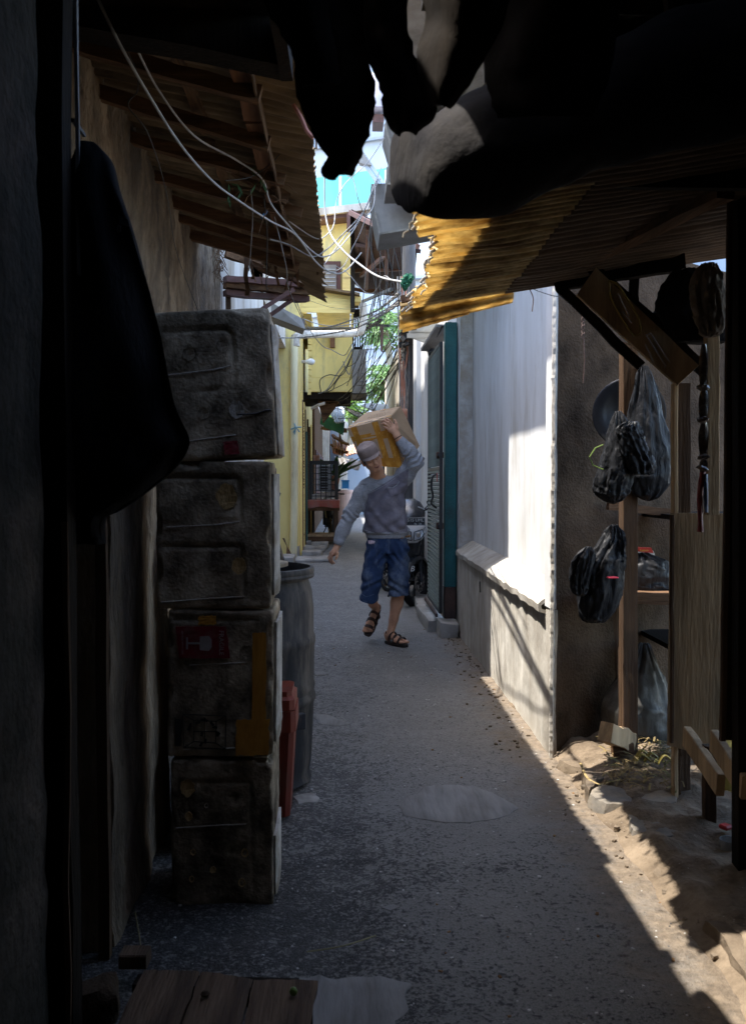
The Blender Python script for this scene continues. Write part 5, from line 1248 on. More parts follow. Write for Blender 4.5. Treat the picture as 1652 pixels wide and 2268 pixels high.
o = obj('blue_ribbon', MB().tube([W(644, 951, 15.8), W(655, 946, 15.78), W(668, 946, 15.8)], .012, 4).tube([W(652, 938, 15.8), W(656, 947, 15.78), W(652, 962, 15.8)], .012, 4).tube([W(664, 957, 15.8), W(656, 947, 15.78), W(650, 958, 15.8)], .012, 4), M_('faded blue string', (.22, .38, .42), None, 8, .8, 0)); finish(o, 'faded blue string knotted round the drain pipe', 'string')
bu = thing('light_bulb', 'round white bulb sticking out of the yellow house wall', 'bulb', tuple(W(680, 800, 16.5)))
obj('socket', MB().beam(W(668, 801, 16.5), W(678, 801, 16.5), .05, .05, bev=.01), m_pipe_g, bu)
o = obj('globe', MB().lathe([(.02, 0), (.045, .03), (.06, .09), (.055, .13), (.03, .165), (.001, .172)], W(677, 801, 16.5), 20, (1, 0, 0)), M_('milk glass', (.85, .86, .88), None, 5, .25, 0), bu); autosm(o)
# steps, broom, stones left
st = thing('door_steps', None, None, (-.6, 16, 0)); st['kind'] = 'structure'
def sbox(u0, u1, vtop, vbot, Yd, par, seed, mat=m_concrete):
    b_ = G((u0+u1)/2, vbot); Y = b_.y; a = W(u0, vbot, Y); b = W(u1, vtop, Y); hz = (b.z-a.z)/2
    return stone('step', ((a.x+b.x)/2, Y+Yd/2, hz), ((b.x-a.x)/2, Yd/2, hz), mat, par, seed, 0, amt=.02, bev=.02)
sbox(668, 712, 1222, 1236, .5, st, 1); sbox(672, 720, 1211, 1222, .5, st, 4); sbox(668, 688, 1200, 1213, .5, st, 6); sbox(690, 726, 1202, 1216, .5, st, 9)
sbox(640, 735, 1239, 1246, .8, st, 12); sbox(600, 650, 1236, 1252, .8, st, 14)
br = thing('broom', 'stick broom leaning at the foot of the yellow wall', 'broom', tuple(W(645, 1235, 15.6)))
for k in range(16):
    o_ = U(-9, 9); m = MB(); m.tube([W(628+U(-2, 2), 1192, 15.7), W(636, 1210, 15.6), W(642+o_, 1236, 15.5)], .007, 4); obj('twig', m, m_wood, br)
# ------------------------------------------------------------------ red topped table
rt = thing('red_table', 'wooden work table with a red vinyl cover in front of the parked motorbike', 'table', (-.45, 19.8, 0))
Yt = 19.4; m_vinyl = M_('red vinyl', (.40, .10, .07), (.28, .07, .05), 5, .45, .3, 20, stain=(.22, .14, .12), stain_amt=.4)
a = W(671, 1122, Yt); b = W(752, 1108, Yt)
g_ = []
for j in range(10):
    t = j/9; row = []
    for i in range(24):
        s = i/23; x = lerp(a.x, b.x+.05*0, s)
        if t < .55: p = Vector((x, Yt+(.55-t)/.55*1.0, b.z+.01*nz((s*5, t*3, 0), 2)))
        else: p = Vector((x, Yt-.02-.03*abs(math.sin(s*7)), b.z-(t-.55)/.45*(.15+.035*math.sin(s*9)*(.5+s*0))-.0))
        row.append(p)
    g_.append(row)
o = obj('vinyl_cover', MB().sheet(g_[::-1], .012), m_vinyl, rt); autosm(o, 60)
for (u, yy) in ((676, 0), (744, 0), (678, .9), (744, .9)):
    m = MB(); p = W(u, 1150, Yt+yy*0); m.beam((p.x, Yt+.05+yy, -.02), (p.x, Yt+.05+yy, .84), .09, .07, (0, 1, 0), 4, .004); obj('leg', m, m_wood_z, rt)
for zz, yy in ((.78, .03), (.12, .03), (.12, .9)):
    m = MB(); m.beam((a.x, Yt+yy, zz), (b.x, Yt+yy, zz), .05, .10, seg=3, j=.004); obj('rail', m, m_wood, rt)
for i in range(3):
    o = obj('shelf_board', MB().box((a.x+.05+.26*i, Yt+.06, .17), (a.x+.30+.26*i, Yt+.9, .21)), m_ply, rt)
# ------------------------------------------------------------------ caged air conditioner on its stand
cg = thing('caged_air_conditioner', 'grey air conditioner unit inside a dark steel cage above the red table', 'air conditioner', tuple(W(715, 1110, 20)))
Y0 = 20.2; p00 = W(688, 1111, Y0); p11 = W(745, 1024, Y0)
def cb(p, q, w=.045, par=cg, nm='cage_bar', mt=m_sooty_steel): m = MB(); m.beam(p, q, w, w); return obj(nm, m, mt, par)
for x in (p00.x, p11.x):
    for dy in (0, .9): cb((x, Y0+dy, p00.z), (x, Y0+dy, p11.z), .07)
for z in (p00.z, p11.z):
    for dy in (0, .9): cb((p00.x, Y0+dy, z), (p11.x, Y0+dy, z), .07)
    for x in (p00.x, p11.x): cb((x, Y0, z), (x, Y0+.9, z), .05)
for i in range(1, 7): z = lerp(p00.z, p11.z, i/7); cb((p00.x, Y0, z), (p11.x, Y0, z), .018)
for i in range(1, 5): x = lerp(p00.x, p11.x, i/5); cb((x, Y0, p00.z), (x, Y0, p11.z), .018)
m_acg = M_('grey enamel', (.36, .40, .44), (.28, .31, .35), 5, .5, .05)
q0 = W(706, 1089, Y0+.3); q1 = W(734, 1030, Y0+.3)
obj('casing', MB().box((q0.x, Y0+.3, q0.z), (q1.x, Y0+.62, q1.z), bev=.02), m_acg, cg)
for i in range(9): z = lerp(q0.z+.05, q1.z-.04, i/8.5); obj('louvre', MB().box((q0.x+.03, Y0+.285, z), (q1.x-.08, Y0+.298, z+.04)), m_sooty_steel, cg)
cb((p00.x, Y0+.2, p00.z+.1), (p11.x, Y0+.2, p00.z+.18), .1, nm='crossboard', mt=m_beige_wall)
for x in (p00.x+.05, p11.x-.05): cb((x, Y0+.1, 0), (x, Y0+.1, p00.z), .06, nm='stand_leg')
# plants beyond the cage
m_leaf = M_('leaf green', (.19, .32, .12), (.12, .23, .08), 3, .5, 0, trans=.35)
m_leaf_l = M_('young leaf green', (.28, .42, .12), (.18, .31, .07), 2, .5, 0, trans=.45)
m_leaf_d = M_('dark leaf green', (.04, .09, .02), (.025, .06, .02), 3, .5, 0)
m_trunk = M_('papaya trunk', (.40, .36, .29), (.27, .24, .19), 6, .9, .4, 12)
def pot_plant(u, v, Y, r, label, n=26, mat=m_leaf_d):
    t = thing('potted_plant', label, 'plant', tuple(W(u, v, Y)), 'potted plants beside the cage')
    c = W(u, v, Y); obj('pot', MB().lathe([(.001, 0), (.09, 0), (.13, .2), (.11, .2), (.001, .17)], c, 14), m_redtin, t)
    m = MB()
    for k in range(n):
        a = U(0, 6.3); L = U(.3, 1)*r; d = Vector((math.cos(a), math.sin(a)*.6, U(.5, 1.6))).normalized(); s = Vector((-math.sin(a), math.cos(a), 0))*L*.10
        p0 = c+Vector((0, 0, .18)); p1 = p0+d*L*.6; p2 = p0+d*L+Vector((math.cos(a), 0, -.2))*L*.25
        m.add([p0-s*.3, p0+s*.3, p1+s, p2, p1-s], [(0, 1, 2, 3, 4)])
    o = obj('leaves', m, mat, t)
pot_plant(742, 1072, 21.6, .7, 'leafy potted plant just right of the caged air conditioner'); pot_plant(735, 1085, 21.2, .5, 'low potted plant behind the bars of the cage')
o = cbox(694, 1026, 708, 1008, 20.3, 20.6, 'flower_pot', m_redtin, None, .02); finish(o, 'terracotta pot standing on top of the cage', 'pot')
# blue bucket, cream bin behind
bl = thing('blue_crate', 'blue plastic tub on top of the pinkish bin', 'tub', tuple(W(765, 1082, 26))); cbox(757, 1082, 773, 1065, 26, 26.4, 'tub', M_('blue plastic', (.03, .19, .42), (.02, .14, .34), 4, .5, 0), bl, .02); cbox(756, 1066, 774, 1063, 25.97, 26.43, 'rim', M_('blue rim', (.03, .16, .36), None, 4, .5, 0), bl, .01)
pb = thing('pink_bin', 'pinkish beige bin with a ribbed body under the blue tub', 'bin', (W(762, 1100, 26).x, 26.2, 0))
pfm = [(.001, 0), (.20, 0), (.22, .3), (.225, .3), (.235, .6), (.24, .61), (.25, 1.0), (.265, 1.02), (.265, 1.1), (.001, 1.1)]
obj('body', MB().lathe(pfm, (W(762, 1100, 26.3).x, 26.3, 0), 20), M_('pinkish plastic', (.50, .36, .32), (.42, .30, .27), 4, .6, .1), pb)
# ------------------------------------------------------------------ far lane: walls, awnings
fl_ = thing('far_left_house', 'row of weathered pale house fronts along the far left of the lane', 'house', (-1.2, 30, 0))
obj('wall', MB().box((-2.6, 24.01, -.05), (-.78, 33, 3.6)), m_wood_z, fl_)
obj('wall', MB().box((-2.6, 33.01, -.05), (-.55, 48, 4.2)), m_low_wall, fl_)
for i in range(6):
    y = 24.6+i*1.5; w_ = obj('window', MB().box((-.777, y, 1.0), (-.74, y+.7, 2.2)), m_frame, fl_); obj('pane', MB().box((-.738, y+.08, 1.08), (-.735, y+.62, 2.12)), m_glass_d, w_)
fe = thing('far_end_house', 'sunlit blotchy white house wall closing the end of the lane', 'house', (0, 50, 0))
wall_grid('wall', (-6, 50, -.1), (6, 50, -.1), (6, 50, 4.5), (-6, 50, 4.5), 40, 20, .02, .8, m_low_wall, .3, parent=fe)
obj('door', MB().box((-.15, 49.9, 0), (.5, 49.96, 2)), m_far_blue, fe)
wall_grid('side_wall', (.1, 34, -.1), (.42, 49.5, -.1), (.42, 49.5, 3.6), (.1, 34, 3.6), 40, 20, .02, 1.2, m_low_wall, .3, parent=fe)
def awning(name, pts, mat, label, th=.05, waves=None):
    P = [W(*p) for p in pts]
    t = thing(name, label, 'awning', tuple(P[0]))
    if waves: corr('sheet', P[0], P[3], P[2], P[1], waves, .03, mat, t, 10, rag0=.06, rag1=.06, seed=P[0].x*3, sag=.05, th=.02)
    else: obj('sheet', MB().sheet([[P[0].lerp(P[1], i/8).lerp(P[3].lerp(P[2], i/8), j/5)+Vector((0, 0, .04*nz((i*.6, j*.6, P[0].x), 1))) for i in range(9)] for j in range(6)], th), mat, t)
    return t
aw = awning('green_awning', [(716, 918, 23), (764, 935, 22.4), (760, 966, 22.3), (712, 940, 23)], M_('dark green tarp', (.012, .10, .06), (.01, .07, .045), 3, .6, .1), 'dark green canvas flap hanging from the far awning')
awning('white_awning', [(716, 888, 24.5), (764, 893, 24), (760, 930, 22.5), (735, 922, 22.6)], m_far_white, 'faded white awning over the dark green flap', waves=6)
awning('pink_awning', [(738, 918, 22.6), (764, 915, 22.4), (760, 932, 22.2), (742, 934, 22.3)], m_far_blue, 'small pale crumpled sheet at the tip of the far awning', waves=4)
awning('rusty_awning', [(765, 990, 26), (802, 978, 25), (803, 998, 24.6), (768, 1010, 25.4)], m_redtin, 'rust-red corrugated awning left of the man\'s cap', waves=6)
awning('grey_awning', [(742, 1012, 25), (802, 1020, 24), (795, 1042, 23.6), (750, 1028, 24.6)], m_hood, 'pale grey metal awning above the cream bin', waves=3)
jm = thing('roof_wreckage', 'tangle of rusty roof sheets and beams above the far lane', 'roof', tuple(W(760, 985, 24)))
for (p, q, w) in (((716, 947, 24), (765, 953, 23), .12), ((735, 965, 24), (770, 985, 23), .08), ((733, 985, 24), (768, 1003, 23.2), .07), ((752, 950, 23.4), (757, 990, 23.4), .06), ((738, 1000, 24), (770, 1004, 23), .05)):
    m = MB(); m.beam(W(*p), W(*q), w, w*.8, seg=4, j=.02); obj('beam', m, m_wood, jm)
for (pts) in ([(736, 972, 24), (768, 985, 23.5), (766, 998, 23), (740, 990, 23.5)], [(735, 988, 24), (765, 1000, 23.4), (760, 1008, 23), (738, 1002, 23.6)]):
    P = [W(*p) for p in pts]; corr('sheet', P[0], P[3], P[2], P[1], 4, .03, m_redtin, jm, 6, rag0=.1, rag1=.1, th=.02)
quadY([(764, 900, 22.8), (800, 915, 22.4), (795, 925, 22.3), (766, 905, 22.8)], 'eave_piece', m_hood, jm, .3)
# right side far: dark pole with conduits, dish, plant
po = thing('utility_pole', 'dark concrete utility pole wrapped in cables on the right of the lane', 'pole', (.93, 13.6, 0))
obj('shaft', MB().tube([(.975, 13.6, 0), (.97, 13.6, 6.5)], .12, 12, .09), M_('dark wet concrete', (.09, .09, .095), (.05, .05, .055), 5, .7, .4, 20, stretch=(1, 1, .3)), po)
for i in range(9):
    x = .83+U(-.03, .12); m = MB(); m.tube([(x+U(-.03, .03), 13.45+U(-.03, .03), z) for z in np.linspace(1.8, 4.4, 8)], U(.006, .014), 5); obj('conduit', m, m_cable_g if i % 3 else m_redtin, po)
obj('junction_box', MB().box(tuple(W(888, 930, 13.3)), tuple(W(902, 905, 13.3)+Vector((0, .15, 0))), bev=.01), m_redtin, po)
m = MB()
for k in range(46):
    a = Vector((.90+U(-.07, .12), 13.3+U(-.1, .1), U(3.35, 3.9))); m.obox(a, (U(.02, .06), .03, U(.015, .04)), Matrix.Rotation(U(0, 3), 3, 'Y'), 0, .01)
o = obj('splice_clutter', m, m_cable_k, po); o['kind'] = 'stuff'
ds = thing('satellite_dish', 'pale satellite dish tilted up behind the cardboard box', 'satellite dish', tuple(W(850, 905, 22)))
o = obj('dish', MB().lathe([(.001, -.12), (.3, -.08), (.5, .0), (.52, .01), (.5, .02), (.3, -.06), (.001, -.10)], W(850, 905, 22), 36, (.12, -.25, 1)), M_('dish grey', (.62, .64, .66), (.55, .57, .6), 2, .5, 0), ds); autosm(o)
obj('rim', MB().lathe([(.505, .0), (.53, .0), (.53, .025), (.505, .025)], W(850, 905, 22), 36, (.12, -.25, 1)), m_far_white, ds)
obj('mast', MB().beam((W(850, 905, 22).x, 22, 0), (W(850, 905, 22).x, 22, W(850, 905, 22).z-.12), .05, .05), m_sooty_steel, ds)
d2 = thing('water_hose_coil', 'white curved pipe and cloth at the pole above the cardboard box', 'pipe', tuple(W(900, 905, 14)))
obj('pipe_bend', MB().tube([W(885, 893, 14), W(898, 892, 14), W(908, 905, 14), W(910, 925, 14)], .045, 9, smoothn=5), m_far_white, d2)
for i in range(3): obj('rung', MB().tube([W(888+4*i, 893+3*i, 13.9), W(898+3*i, 898+5*i, 13.9)], .03, 7), m_far_white, d2)
# ------------------------------------------------------------------ far buildings
R8 = Matrix.Rotation(math.radians(-24), 3, 'Z')
wt = thing('white_tower', 'tall pale building with a turquoise band far beyond the lane', 'building', (2, 62, 0))
def tb_(x0, x1, y0, y1, z0, z1, mat, name, bev=0):
    c = Vector(((x0+x1)/2, (y0+y1)/2, 0)); c = R8 @ c+Vector((0, 60, (z0+z1)/2))
    return obj(name, MB().obox(c, ((x1-x0)/2, (y1-y0)/2, (z1-z0)/2), R8, bev), mat, wt)
tb_(-14, 12, 0, 10, 0, 19.2, m_far_white, 'wall')
tb_(-14, 12, -.3, 10, 19.21, 21.3, m_far_teal, 'turquoise_band')
tb_(-14, 12, -.1, 10, 21.31, 26.5, m_far_white, 'wall')
tb_(-14, 12, -1.2, 10, 26.6, 27.0, m_far_white, 'slab')
tb_(-14, 12, 1.0, 10, 27.01, 33, m_far_white, 'wall'); tb_(-14, 12, -.4, 10, 33.01, 33.6, m_far_white, 'slab'); tb_(-14, 12, 2.5, 10, 33.61, 44, m_far_blue, 'wall')
tb_(-14, 12, -.35, 0, 23.2, 23.35, m_far_blue, 'ledge')
for i in range(5):
    for k in range(2):
        w_ = tb_(-4.6+i*2.2, -3.2+i*2.2, .85, .99, 27.6+2.7*k, 29.4+2.7*k, m_far_blue, 'window'); 
for i in range(8): tb_(-13+i*3.2, -12.8+i*3.2, -.32, -.31, 19.3, 21.2, m_far_white, 'band_post')
fs = MB(); 
for k in range(22):
    a = W(742+k*3.2, 268+k*4.6, 52); fs.obox(a, (.35, .25, .05), Matrix.Rotation(.2, 3, 'Y'))
ss = thing('outside_stair', 'slanting white stair on the face of the pale tower', 'stairs', tuple(W(800, 340, 52)))
for (p, q) in (((730, 250, 52), (850, 425, 52)), ((738, 246, 52), (858, 420, 52))): m = MB(); m.beam(W(*p), W(*q), .12, .2); obj('stringer', m, m_far_blue, ss)
obj('treads', fs, m_hood, ss)['kind'] = 'stuff'
tank = thing('water_tank', 'pale rounded water tank on the roof of the pale tower', 'tank', tuple(W(838, 245, 55)))
o = obj('tank', MB().lathe([(.001, 0), (1.1, 0), (1.15, .2), (1.15, 1.6), (.8, 2.1), (.001, 2.3)], W(838, 252, 55), 24), M_('lilac grey', (.5, .48, .56), (.42, .4, .48), 2, .6, 0), tank); autosm(o, 50)
obj('stand', MB().box(W(826, 270, 54.5), tuple(W(850, 253, 54.5)+Vector((0, 1.5, 0)))), m_frame, tank)
lb = thing('low_white_building', 'bluish white building with drainage ledges behind the papaya trees', 'building', (2, 36, 0))
R9 = Matrix.Rotation(math.radians(-18), 3, 'Z')
def lb_(x0, x1, y0, y1, z0, z1, mat, name):
    c = R9 @ Vector(((x0+x1)/2, (y0+y1)/2, 0))+Vector((2, 36, (z0+z1)/2)); return obj(name, MB().obox(c, ((x1-x0)/2, (y1-y0)/2, (z1-z0)/2), R9), mat, lb)
lb_(-6, 8, 0, 8, 0, 6.6, m_far_blue, 'wall'); lb_(-6, 8, .25, 8, 6.61, 12, m_far_white, 'wall')
for z in (6.62, 8.0, 9.3): lb_(-6, 8, -.05, .24, z, z+.12, m_far_blue, 'ledge')
gs = thing('green_shutter', 'weathered pale green slatted shutter behind the left roof edge', 'shutter', tuple(W(694, 300, 20)))
for i in range(4): cbox(686+i*4.2, 336-i*3, 690+i*4.2, 215+i*8, 20+.05*i, 20.1+.05*i, 'slat', M_('faded green boards %d' % i, (.25, .36, .28), (.18, .25, .2), 4, .8, .2) if i == 0 else m_far_blue if i == 2 else m_wood_z, gs)
# ------------------------------------------------------------------ papaya trees
def papaya(base, top, r0, r1, R, nl, label, mats, seedn, rows=1):
    t = thing('papaya_tree', label, 'tree', tuple(base), 'papaya trees beyond the lane')
    b = Vector(base); p = Vector(top)
    obj('trunk', MB().tube([b, b.lerp(p, .5)+Vector((.08, 0, 0)), p], r0, 9, r1, smoothn=6), m_trunk, t)
    st = MB(); lv = MB()
    for k in range(nl):
        a = U(0, 6.3); el = U(-.55, 1.0); L = R*U(.55, 1.0)
        d = Vector((math.cos(a)*math.cos(el), math.sin(a)*math.cos(el), math.sin(el)))
        o0 = p+Vector((0, 0, -U(0, .25)*R)); e = o0+d*L+Vector((0, 0, -.15*L))
        st.tube([o0, o0+d*L*.5+Vector((0, 0, .08*L)), e], .012, 4, .008)
        # palmate leaf: lobes fanning out, drooping
        lr = R*U(.20, .34); n_ = (d+Vector((0, 0, .9))).normalized(); s1 = n_.cross(Vector((math.cos(a), math.sin(a), .1))).normalized(); s2 = s1.cross(n_)
        for q in range(8):
            an = -2.4+4.8*q/7+U(-.12, .12); dr = s1*math.sin(an)+s2*math.cos(an)*(-1); wv = n_.cross(dr).normalized()*lr*.13; ll = lr*U(.75, 1.1)
            m1 = e+dr*ll*.45+n_*U(-.02, .04); m2 = e+dr*ll*.75-Vector((0, 0, .10*lr)); tip = e+dr*ll-Vector((0, 0, .3*lr))
            lv.add([e, m1+wv*.8, m2+wv*1.5+dr*ll*.05, m2+wv*.4+dr*ll*.02, tip, m2-wv*.4+dr*ll*.02, m2-wv*1.5+dr*ll*.05, m1-wv*.8], [(0, 1, 2, 3), (0, 3, 4, 5), (0, 5, 6, 7)])
    obj('stalks', st, mats[1], t); obj('crown', lv, mats[0], t)
papaya(W(868, 905, 27), W(851, 722, 27), .12, .09, .85, 80, 'tallest papaya tree with a small round crown, right of the balcony', (m_leaf, m_leaf_l), 1)
papaya(W(862, 930, 25), W(862, 842, 25), .13, .10, .80, 95, 'papaya tree with a broad drooping crown above the satellite dish', (m_leaf, m_leaf_l), 2)
papaya(W(852, 935, 25.5), W(872, 832, 25.5), .10, .08, .6, 50, 'second stem of papaya beside the broad crown', (m_leaf, m_leaf_l), 3)
papaya(W(772, 1000, 30), W(772, 905, 30), .10, .08, .75, 80, 'bright green papaya crown left of the cardboard box', (m_leaf_l, m_leaf_l), 4)
papaya(W(800, 980, 31), W(800, 925, 31), .10, .08, .7, 24, 'small low papaya crown directly behind the cardboard box', (m_leaf_l, m_leaf_l), 5)
papaya(W(893, 960, 24), W(890, 905, 24), .08, .06, .6, 22, 'light green leaf clump right of the satellite dish', (m_leaf_l, m_leaf_l), 6)

# ------------------------------------------------------------------ cables
def cable(pts, r, mat, label, tw=False, n=8, cat='cable', group=None):
    P = [W(*p) for p in pts]
    m = MB()
    if tw:
        Q = spline(P, 26)
        for s in (0, 1):
            m.tube([q+Vector((0, math.sin(i*.9+s*math.pi), math.cos(i*.9+s*math.pi)))*r*1.1 for i, q in enumerate(Q)], r, 5)
    else: m.tube(P, r*.58, 6, smoothn=n)
    o = obj('cable', m, mat); autosm(o, 80)
    return finish(o, label, cat, group)
cable([(200, -40, 2.95), (262, 90, 3.0), (330, 210, 3.2), (400, 320, 3.5), (470, 400, 3.9), (530, 445, 4.2), (600, 490, 4.6), (655, 520, 5.0), (700, 580, 5.4), (735, 604, 5.6), (765, 600, 6.0), (800, 560, 6.4)], .0085, m_cable_w, 'thick pale cable running down from the top left corner under the lean-to roof')
cable([(300, 100, 3.1), (352, 200, 3.4), (430, 300, 3.7), (520, 352, 4.1), (580, 395, 4.3), (600, 450, 4.5), (640, 500, 4.9), (690, 555, 5.3), (722, 568, 5.5), (760, 540, 6), (800, 480, 6.6), (843, 372, 7)], .0075, m_cable_w, 'second pale cable under the lean-to roof, curving up to the window hoods')
cable([(598, 530, 5), (640, 542, 5.2), (690, 568, 5.4), (720, 555, 5.6), (760, 518, 6), (805, 468, 6.6), (838, 396, 7)], .007, m_cable_g, 'grey cable looping from the roof edge up to the lowest hood')
cable([(742, 326, 5.9), (725, 350, 5.9), (719, 400, 5.9), (721, 473, 5.9), (733, 520, 5.8), (760, 555, 5.5), (793, 583, 5.1), (837, 612, 4.6), (892, 625, 4.1)], .010, m_cable_w, 'thickest white cable hanging in a big loop to the green rag')
cable([(640, 490, 5.2), (700, 528, 5.6), (727, 517, 5.8), (740, 495, 5.9), (744, 451, 6), (757, 418, 6), (775, 396, 6.1), (815, 359, 6.3), (852, 304, 6.5)], .006, m_cable_w, 'thin white cable rising from the left roof to the topmost hood')
cable([(768, 390, 6), (782, 397, 6), (793, 440, 6), (804, 469, 6.1), (815, 475, 6.3), (828, 451, 6.6), (832, 407, 6.8), (843, 372, 7)], .006, m_cable_w, 'pale cable making a U below the hanging rubber flap')
cable([(718, 586, 6), (760, 528, 6.2), (793, 491, 6.5), (820, 440, 6.8), (842, 396, 7)], .006, m_cable_w, 'straight pale cable slanting over the yellow upper storey')
cable([(735, 604, 5.6), (762, 588, 6), (780, 550, 6.3), (800, 510, 6.6), (822, 445, 6.9), (840, 400, 7)], .006, m_cable_g, 'grey cable slanting beside the straight pale one')
cable([(828, 420, 7), (818, 520, 8), (810, 600, 9), (802, 679, 10), (790, 739, 11), (775, 770, 11.5), (761, 787, 12), (735, 775, 12), (711, 763, 11), (677, 715, 10), (653, 655, 9), (634, 595, 8), (620, 520, 7)], .0085, m_cable_g, 'long grey cable hanging in a deep V in front of the yellow balcony')
cable([(672, 706, 15), (706, 718, 14.6), (749, 722, 14), (802, 712, 12), (850, 688, 8), (888, 662, 4.2)], .013, m_cable_w, 'fat white conduit sagging from the yellow house to the yellowed roof')
cable([(598, 748, 14), (658, 748, 14.5), (718, 741, 14), (778, 729, 12.5), (820, 712, 10), (884, 672, 4.4)], .006, m_cable_g, 'lower twisted pair of wires across the lane', tw=True)
cable([(590, 712, 14), (634, 725, 14.4), (677, 730, 14.4), (730, 724, 13.5), (778, 709, 12), (830, 690, 9), (884, 650, 4.4)], .006, m_cable_g, 'upper twisted pair of wires across the lane', tw=True)
cable([(676, 662, 13), (730, 680, 14), (780, 684, 14), (840, 668, 10), (884, 640, 5)], .005, m_cable_k, 'thin black wire along the fascia of the yellow house')
cable([(240, 60, 3.1), (262, 80, 3.1), (300, 150, 3.2), (305, 200, 3.25), (285, 235, 3.3), (330, 300, 3.4), (370, 430, 4.0), (392, 560, 5), (440, 690, 6)], .004, m_cable_k, 'thin black wire dangling in front of the rough wall')
cable([(512, 300, 4), (560, 255, 4.1), (620, 250, 4.2), (655, 272, 4.3), (660, 310, 4.4)], .004, m_cable_k, 'black wire arched under the rafters')
cable([(585, 440, 4.5), (592, 520, 4.7), (590, 620, 4.9), (593, 640, 5)], .005, m_cable_k, 'black wire dropping from the tangle under the roof')
cable([(555, 420, 4.4), (560, 480, 4.6), (552, 600, 4.9)], .0045, m_cable_g, 'grey wire end dropping from the tangle under the roof')
cable([(608, 480, 4.7), (634, 590, 5), (640, 640, 5.3), (676, 720, 5.8)], .005, m_cable_g, 'grey wire falling past the roof end in front of the yellow fascia')
cable([(500, 400, 4.1), (560, 390, 4.2), (612, 350, 4.3), (650, 300, 4.4)], .004, m_cable_k, 'short black wire slack between two rafters')
cable([(1140, 622, 4.0), (1180, 640, 4.1), (1225, 655, 4.2), (1280, 662, 4.2)], .003, m_cable_k, 'thin black wire under the edge of the yellowed roof')
cable([(870, 625, 4.3), (850, 612, 5), (835, 640, 6), (820, 650, 7), (800, 640, 8), (770, 605, 9), (745, 590, 10)], .006, m_cable_g, 'grey wire looping left from the green rag')
o = cable([(1172, 640, 4.1), (1180, 660, 4.1), (1178, 690, 4.1)], .004, m_wood, 'dry twig hanging from the wire by the white wall', cat='twig')
o.name = 'twig'
# the black fan of wires
bn_ = thing('wire_fan', 'fan of thin black wires sagging across the far lane to the utility pole', 'wires', (.9, 13.4, 3.6))
for k in range(16):
    a = W(892+U(-6, 8), 740+U(-40, 60), 13.4); b = W(700+U(-10, 110), 880+U(-30, 60), 20+U(-1, 4)); mid = a.lerp(b, .5)+Vector((U(-.1, .1), 0, -U(.1, .7))); q = a.lerp(b, .8)+Vector((U(-.2, .2), 0, -U(0, .4)))
    obj('wire', MB().tube([a, mid, q, b], U(.006, .010), 4, smoothn=7), m_cable_k, bn_)
for k in range(9):
    a = W(812+k*9+U(-3, 3), 500+U(0, 30), 14); b = W(840+k*5+U(-20, 20), 700+U(-40, 40), 14); obj('wire', MB().tube([a, a.lerp(b, .5)+Vector((U(-.1, .1), 0, 0)), b], .006, 4, smoothn=5), m_cable_k, bn_)
for k in range(9):
    a = W(845+U(-20, 30), 640+U(-10, 40), 15); b = W(750+U(-40, 40), 860+U(-60, 60), 19); obj('wire', MB().tube([a, a.lerp(b, .4)+Vector((0, 0, -U(.1, .9))), b], .007, 4, smoothn=6), m_cable_k, bn_)
lo = thing('wire_loops', 'loose loops of grey wire in front of the yellow balcony box', 'wires', tuple(W(740, 850, 17.8)))
for pts in ([(780, 772), (765, 800), (745, 830), (725, 862), (705, 872)], [(782, 778), (768, 810), (750, 835), (735, 855), (720, 870)], [(790, 740), (778, 790), (758, 830), (730, 830), (712, 838), (708, 850), (712, 872)], [(760, 800), (768, 822), (775, 828), (782, 800)], [(755, 830), (742, 850), (738, 862), (725, 868)]):
    obj('wire', MB().tube([W(u, v, 17.85) for u, v in pts], .010, 5, smoothn=7), m_cable_k if pts[0][0] % 4 else m_cable_g, lo)
# dry vines in the tangle under the roof
m = MB()
for k in range(26):
    p = W(590+U(-40, 30), 400+U(-50, 60), 4.4+U(-.2, .2)); d = Vector((U(-.1, .1), U(-.05, .05), U(-.14, .06)))
    m.tube([p, p+d*.5+Vector((0, 0, .02)), p+d], .002, 4, smoothn=3)
o = obj('dry_twigs', m, m_wood); o['kind'] = 'stuff'
for (p, lab) in (((572, 385, 4.3), 'green leafy twig caught in the cables, upper'), ((520, 425, 4.2), 'green leafy twig caught in the cables, lower left')):
    m = MB()
    for k in range(9):
        c = W(*p)+Vector((U(-.03, .03), 0, U(-.05, .05))); d = Vector((U(-.04, .04), 0, U(-.07, .02))); s = Vector((.006, .002, .002)); m.add([c, c+d*.5+s, c+d, c+d*.5-s], [(0, 1, 2, 3)])
    o = obj('leafy_twig', m, m_leaf_d); finish(o, lab, 'twig')
nst = MB()
for k in range(60):
    p = W(484+U(-6, 8), 560+U(-30, 60), 6.9); d = Vector((U(-.05, .06), U(-.05, .05), U(-.1, .04))); nst.tube([p, p+d], .0025, 4)
o = obj('dry_roots', nst, m_wood); o['kind'] = 'stuff'
m = MB(); m.tube([W(650, 232, 3.6), W(668, 262, 3.6), W(680, 290, 3.6), (W(694, 305, 3.6))], .009, 6, smoothn=4); o = obj('red_twine', m, M_('faded red cord', (.42, .16, .11), None, 9, .7, .1)); finish(o, 'faded red cord tied to the edge of the lean-to roof', 'cord')
o = obj('blue_tape', MB().beam(W(580, 482, 4.55), W(590, 468, 4.6), .014, .014, bev=.003), M_('blue tape', (.05, .15, .3), None, 9, .5, 0)); finish(o, 'blue tape wrapped round a cable joint under the roof', 'tape')
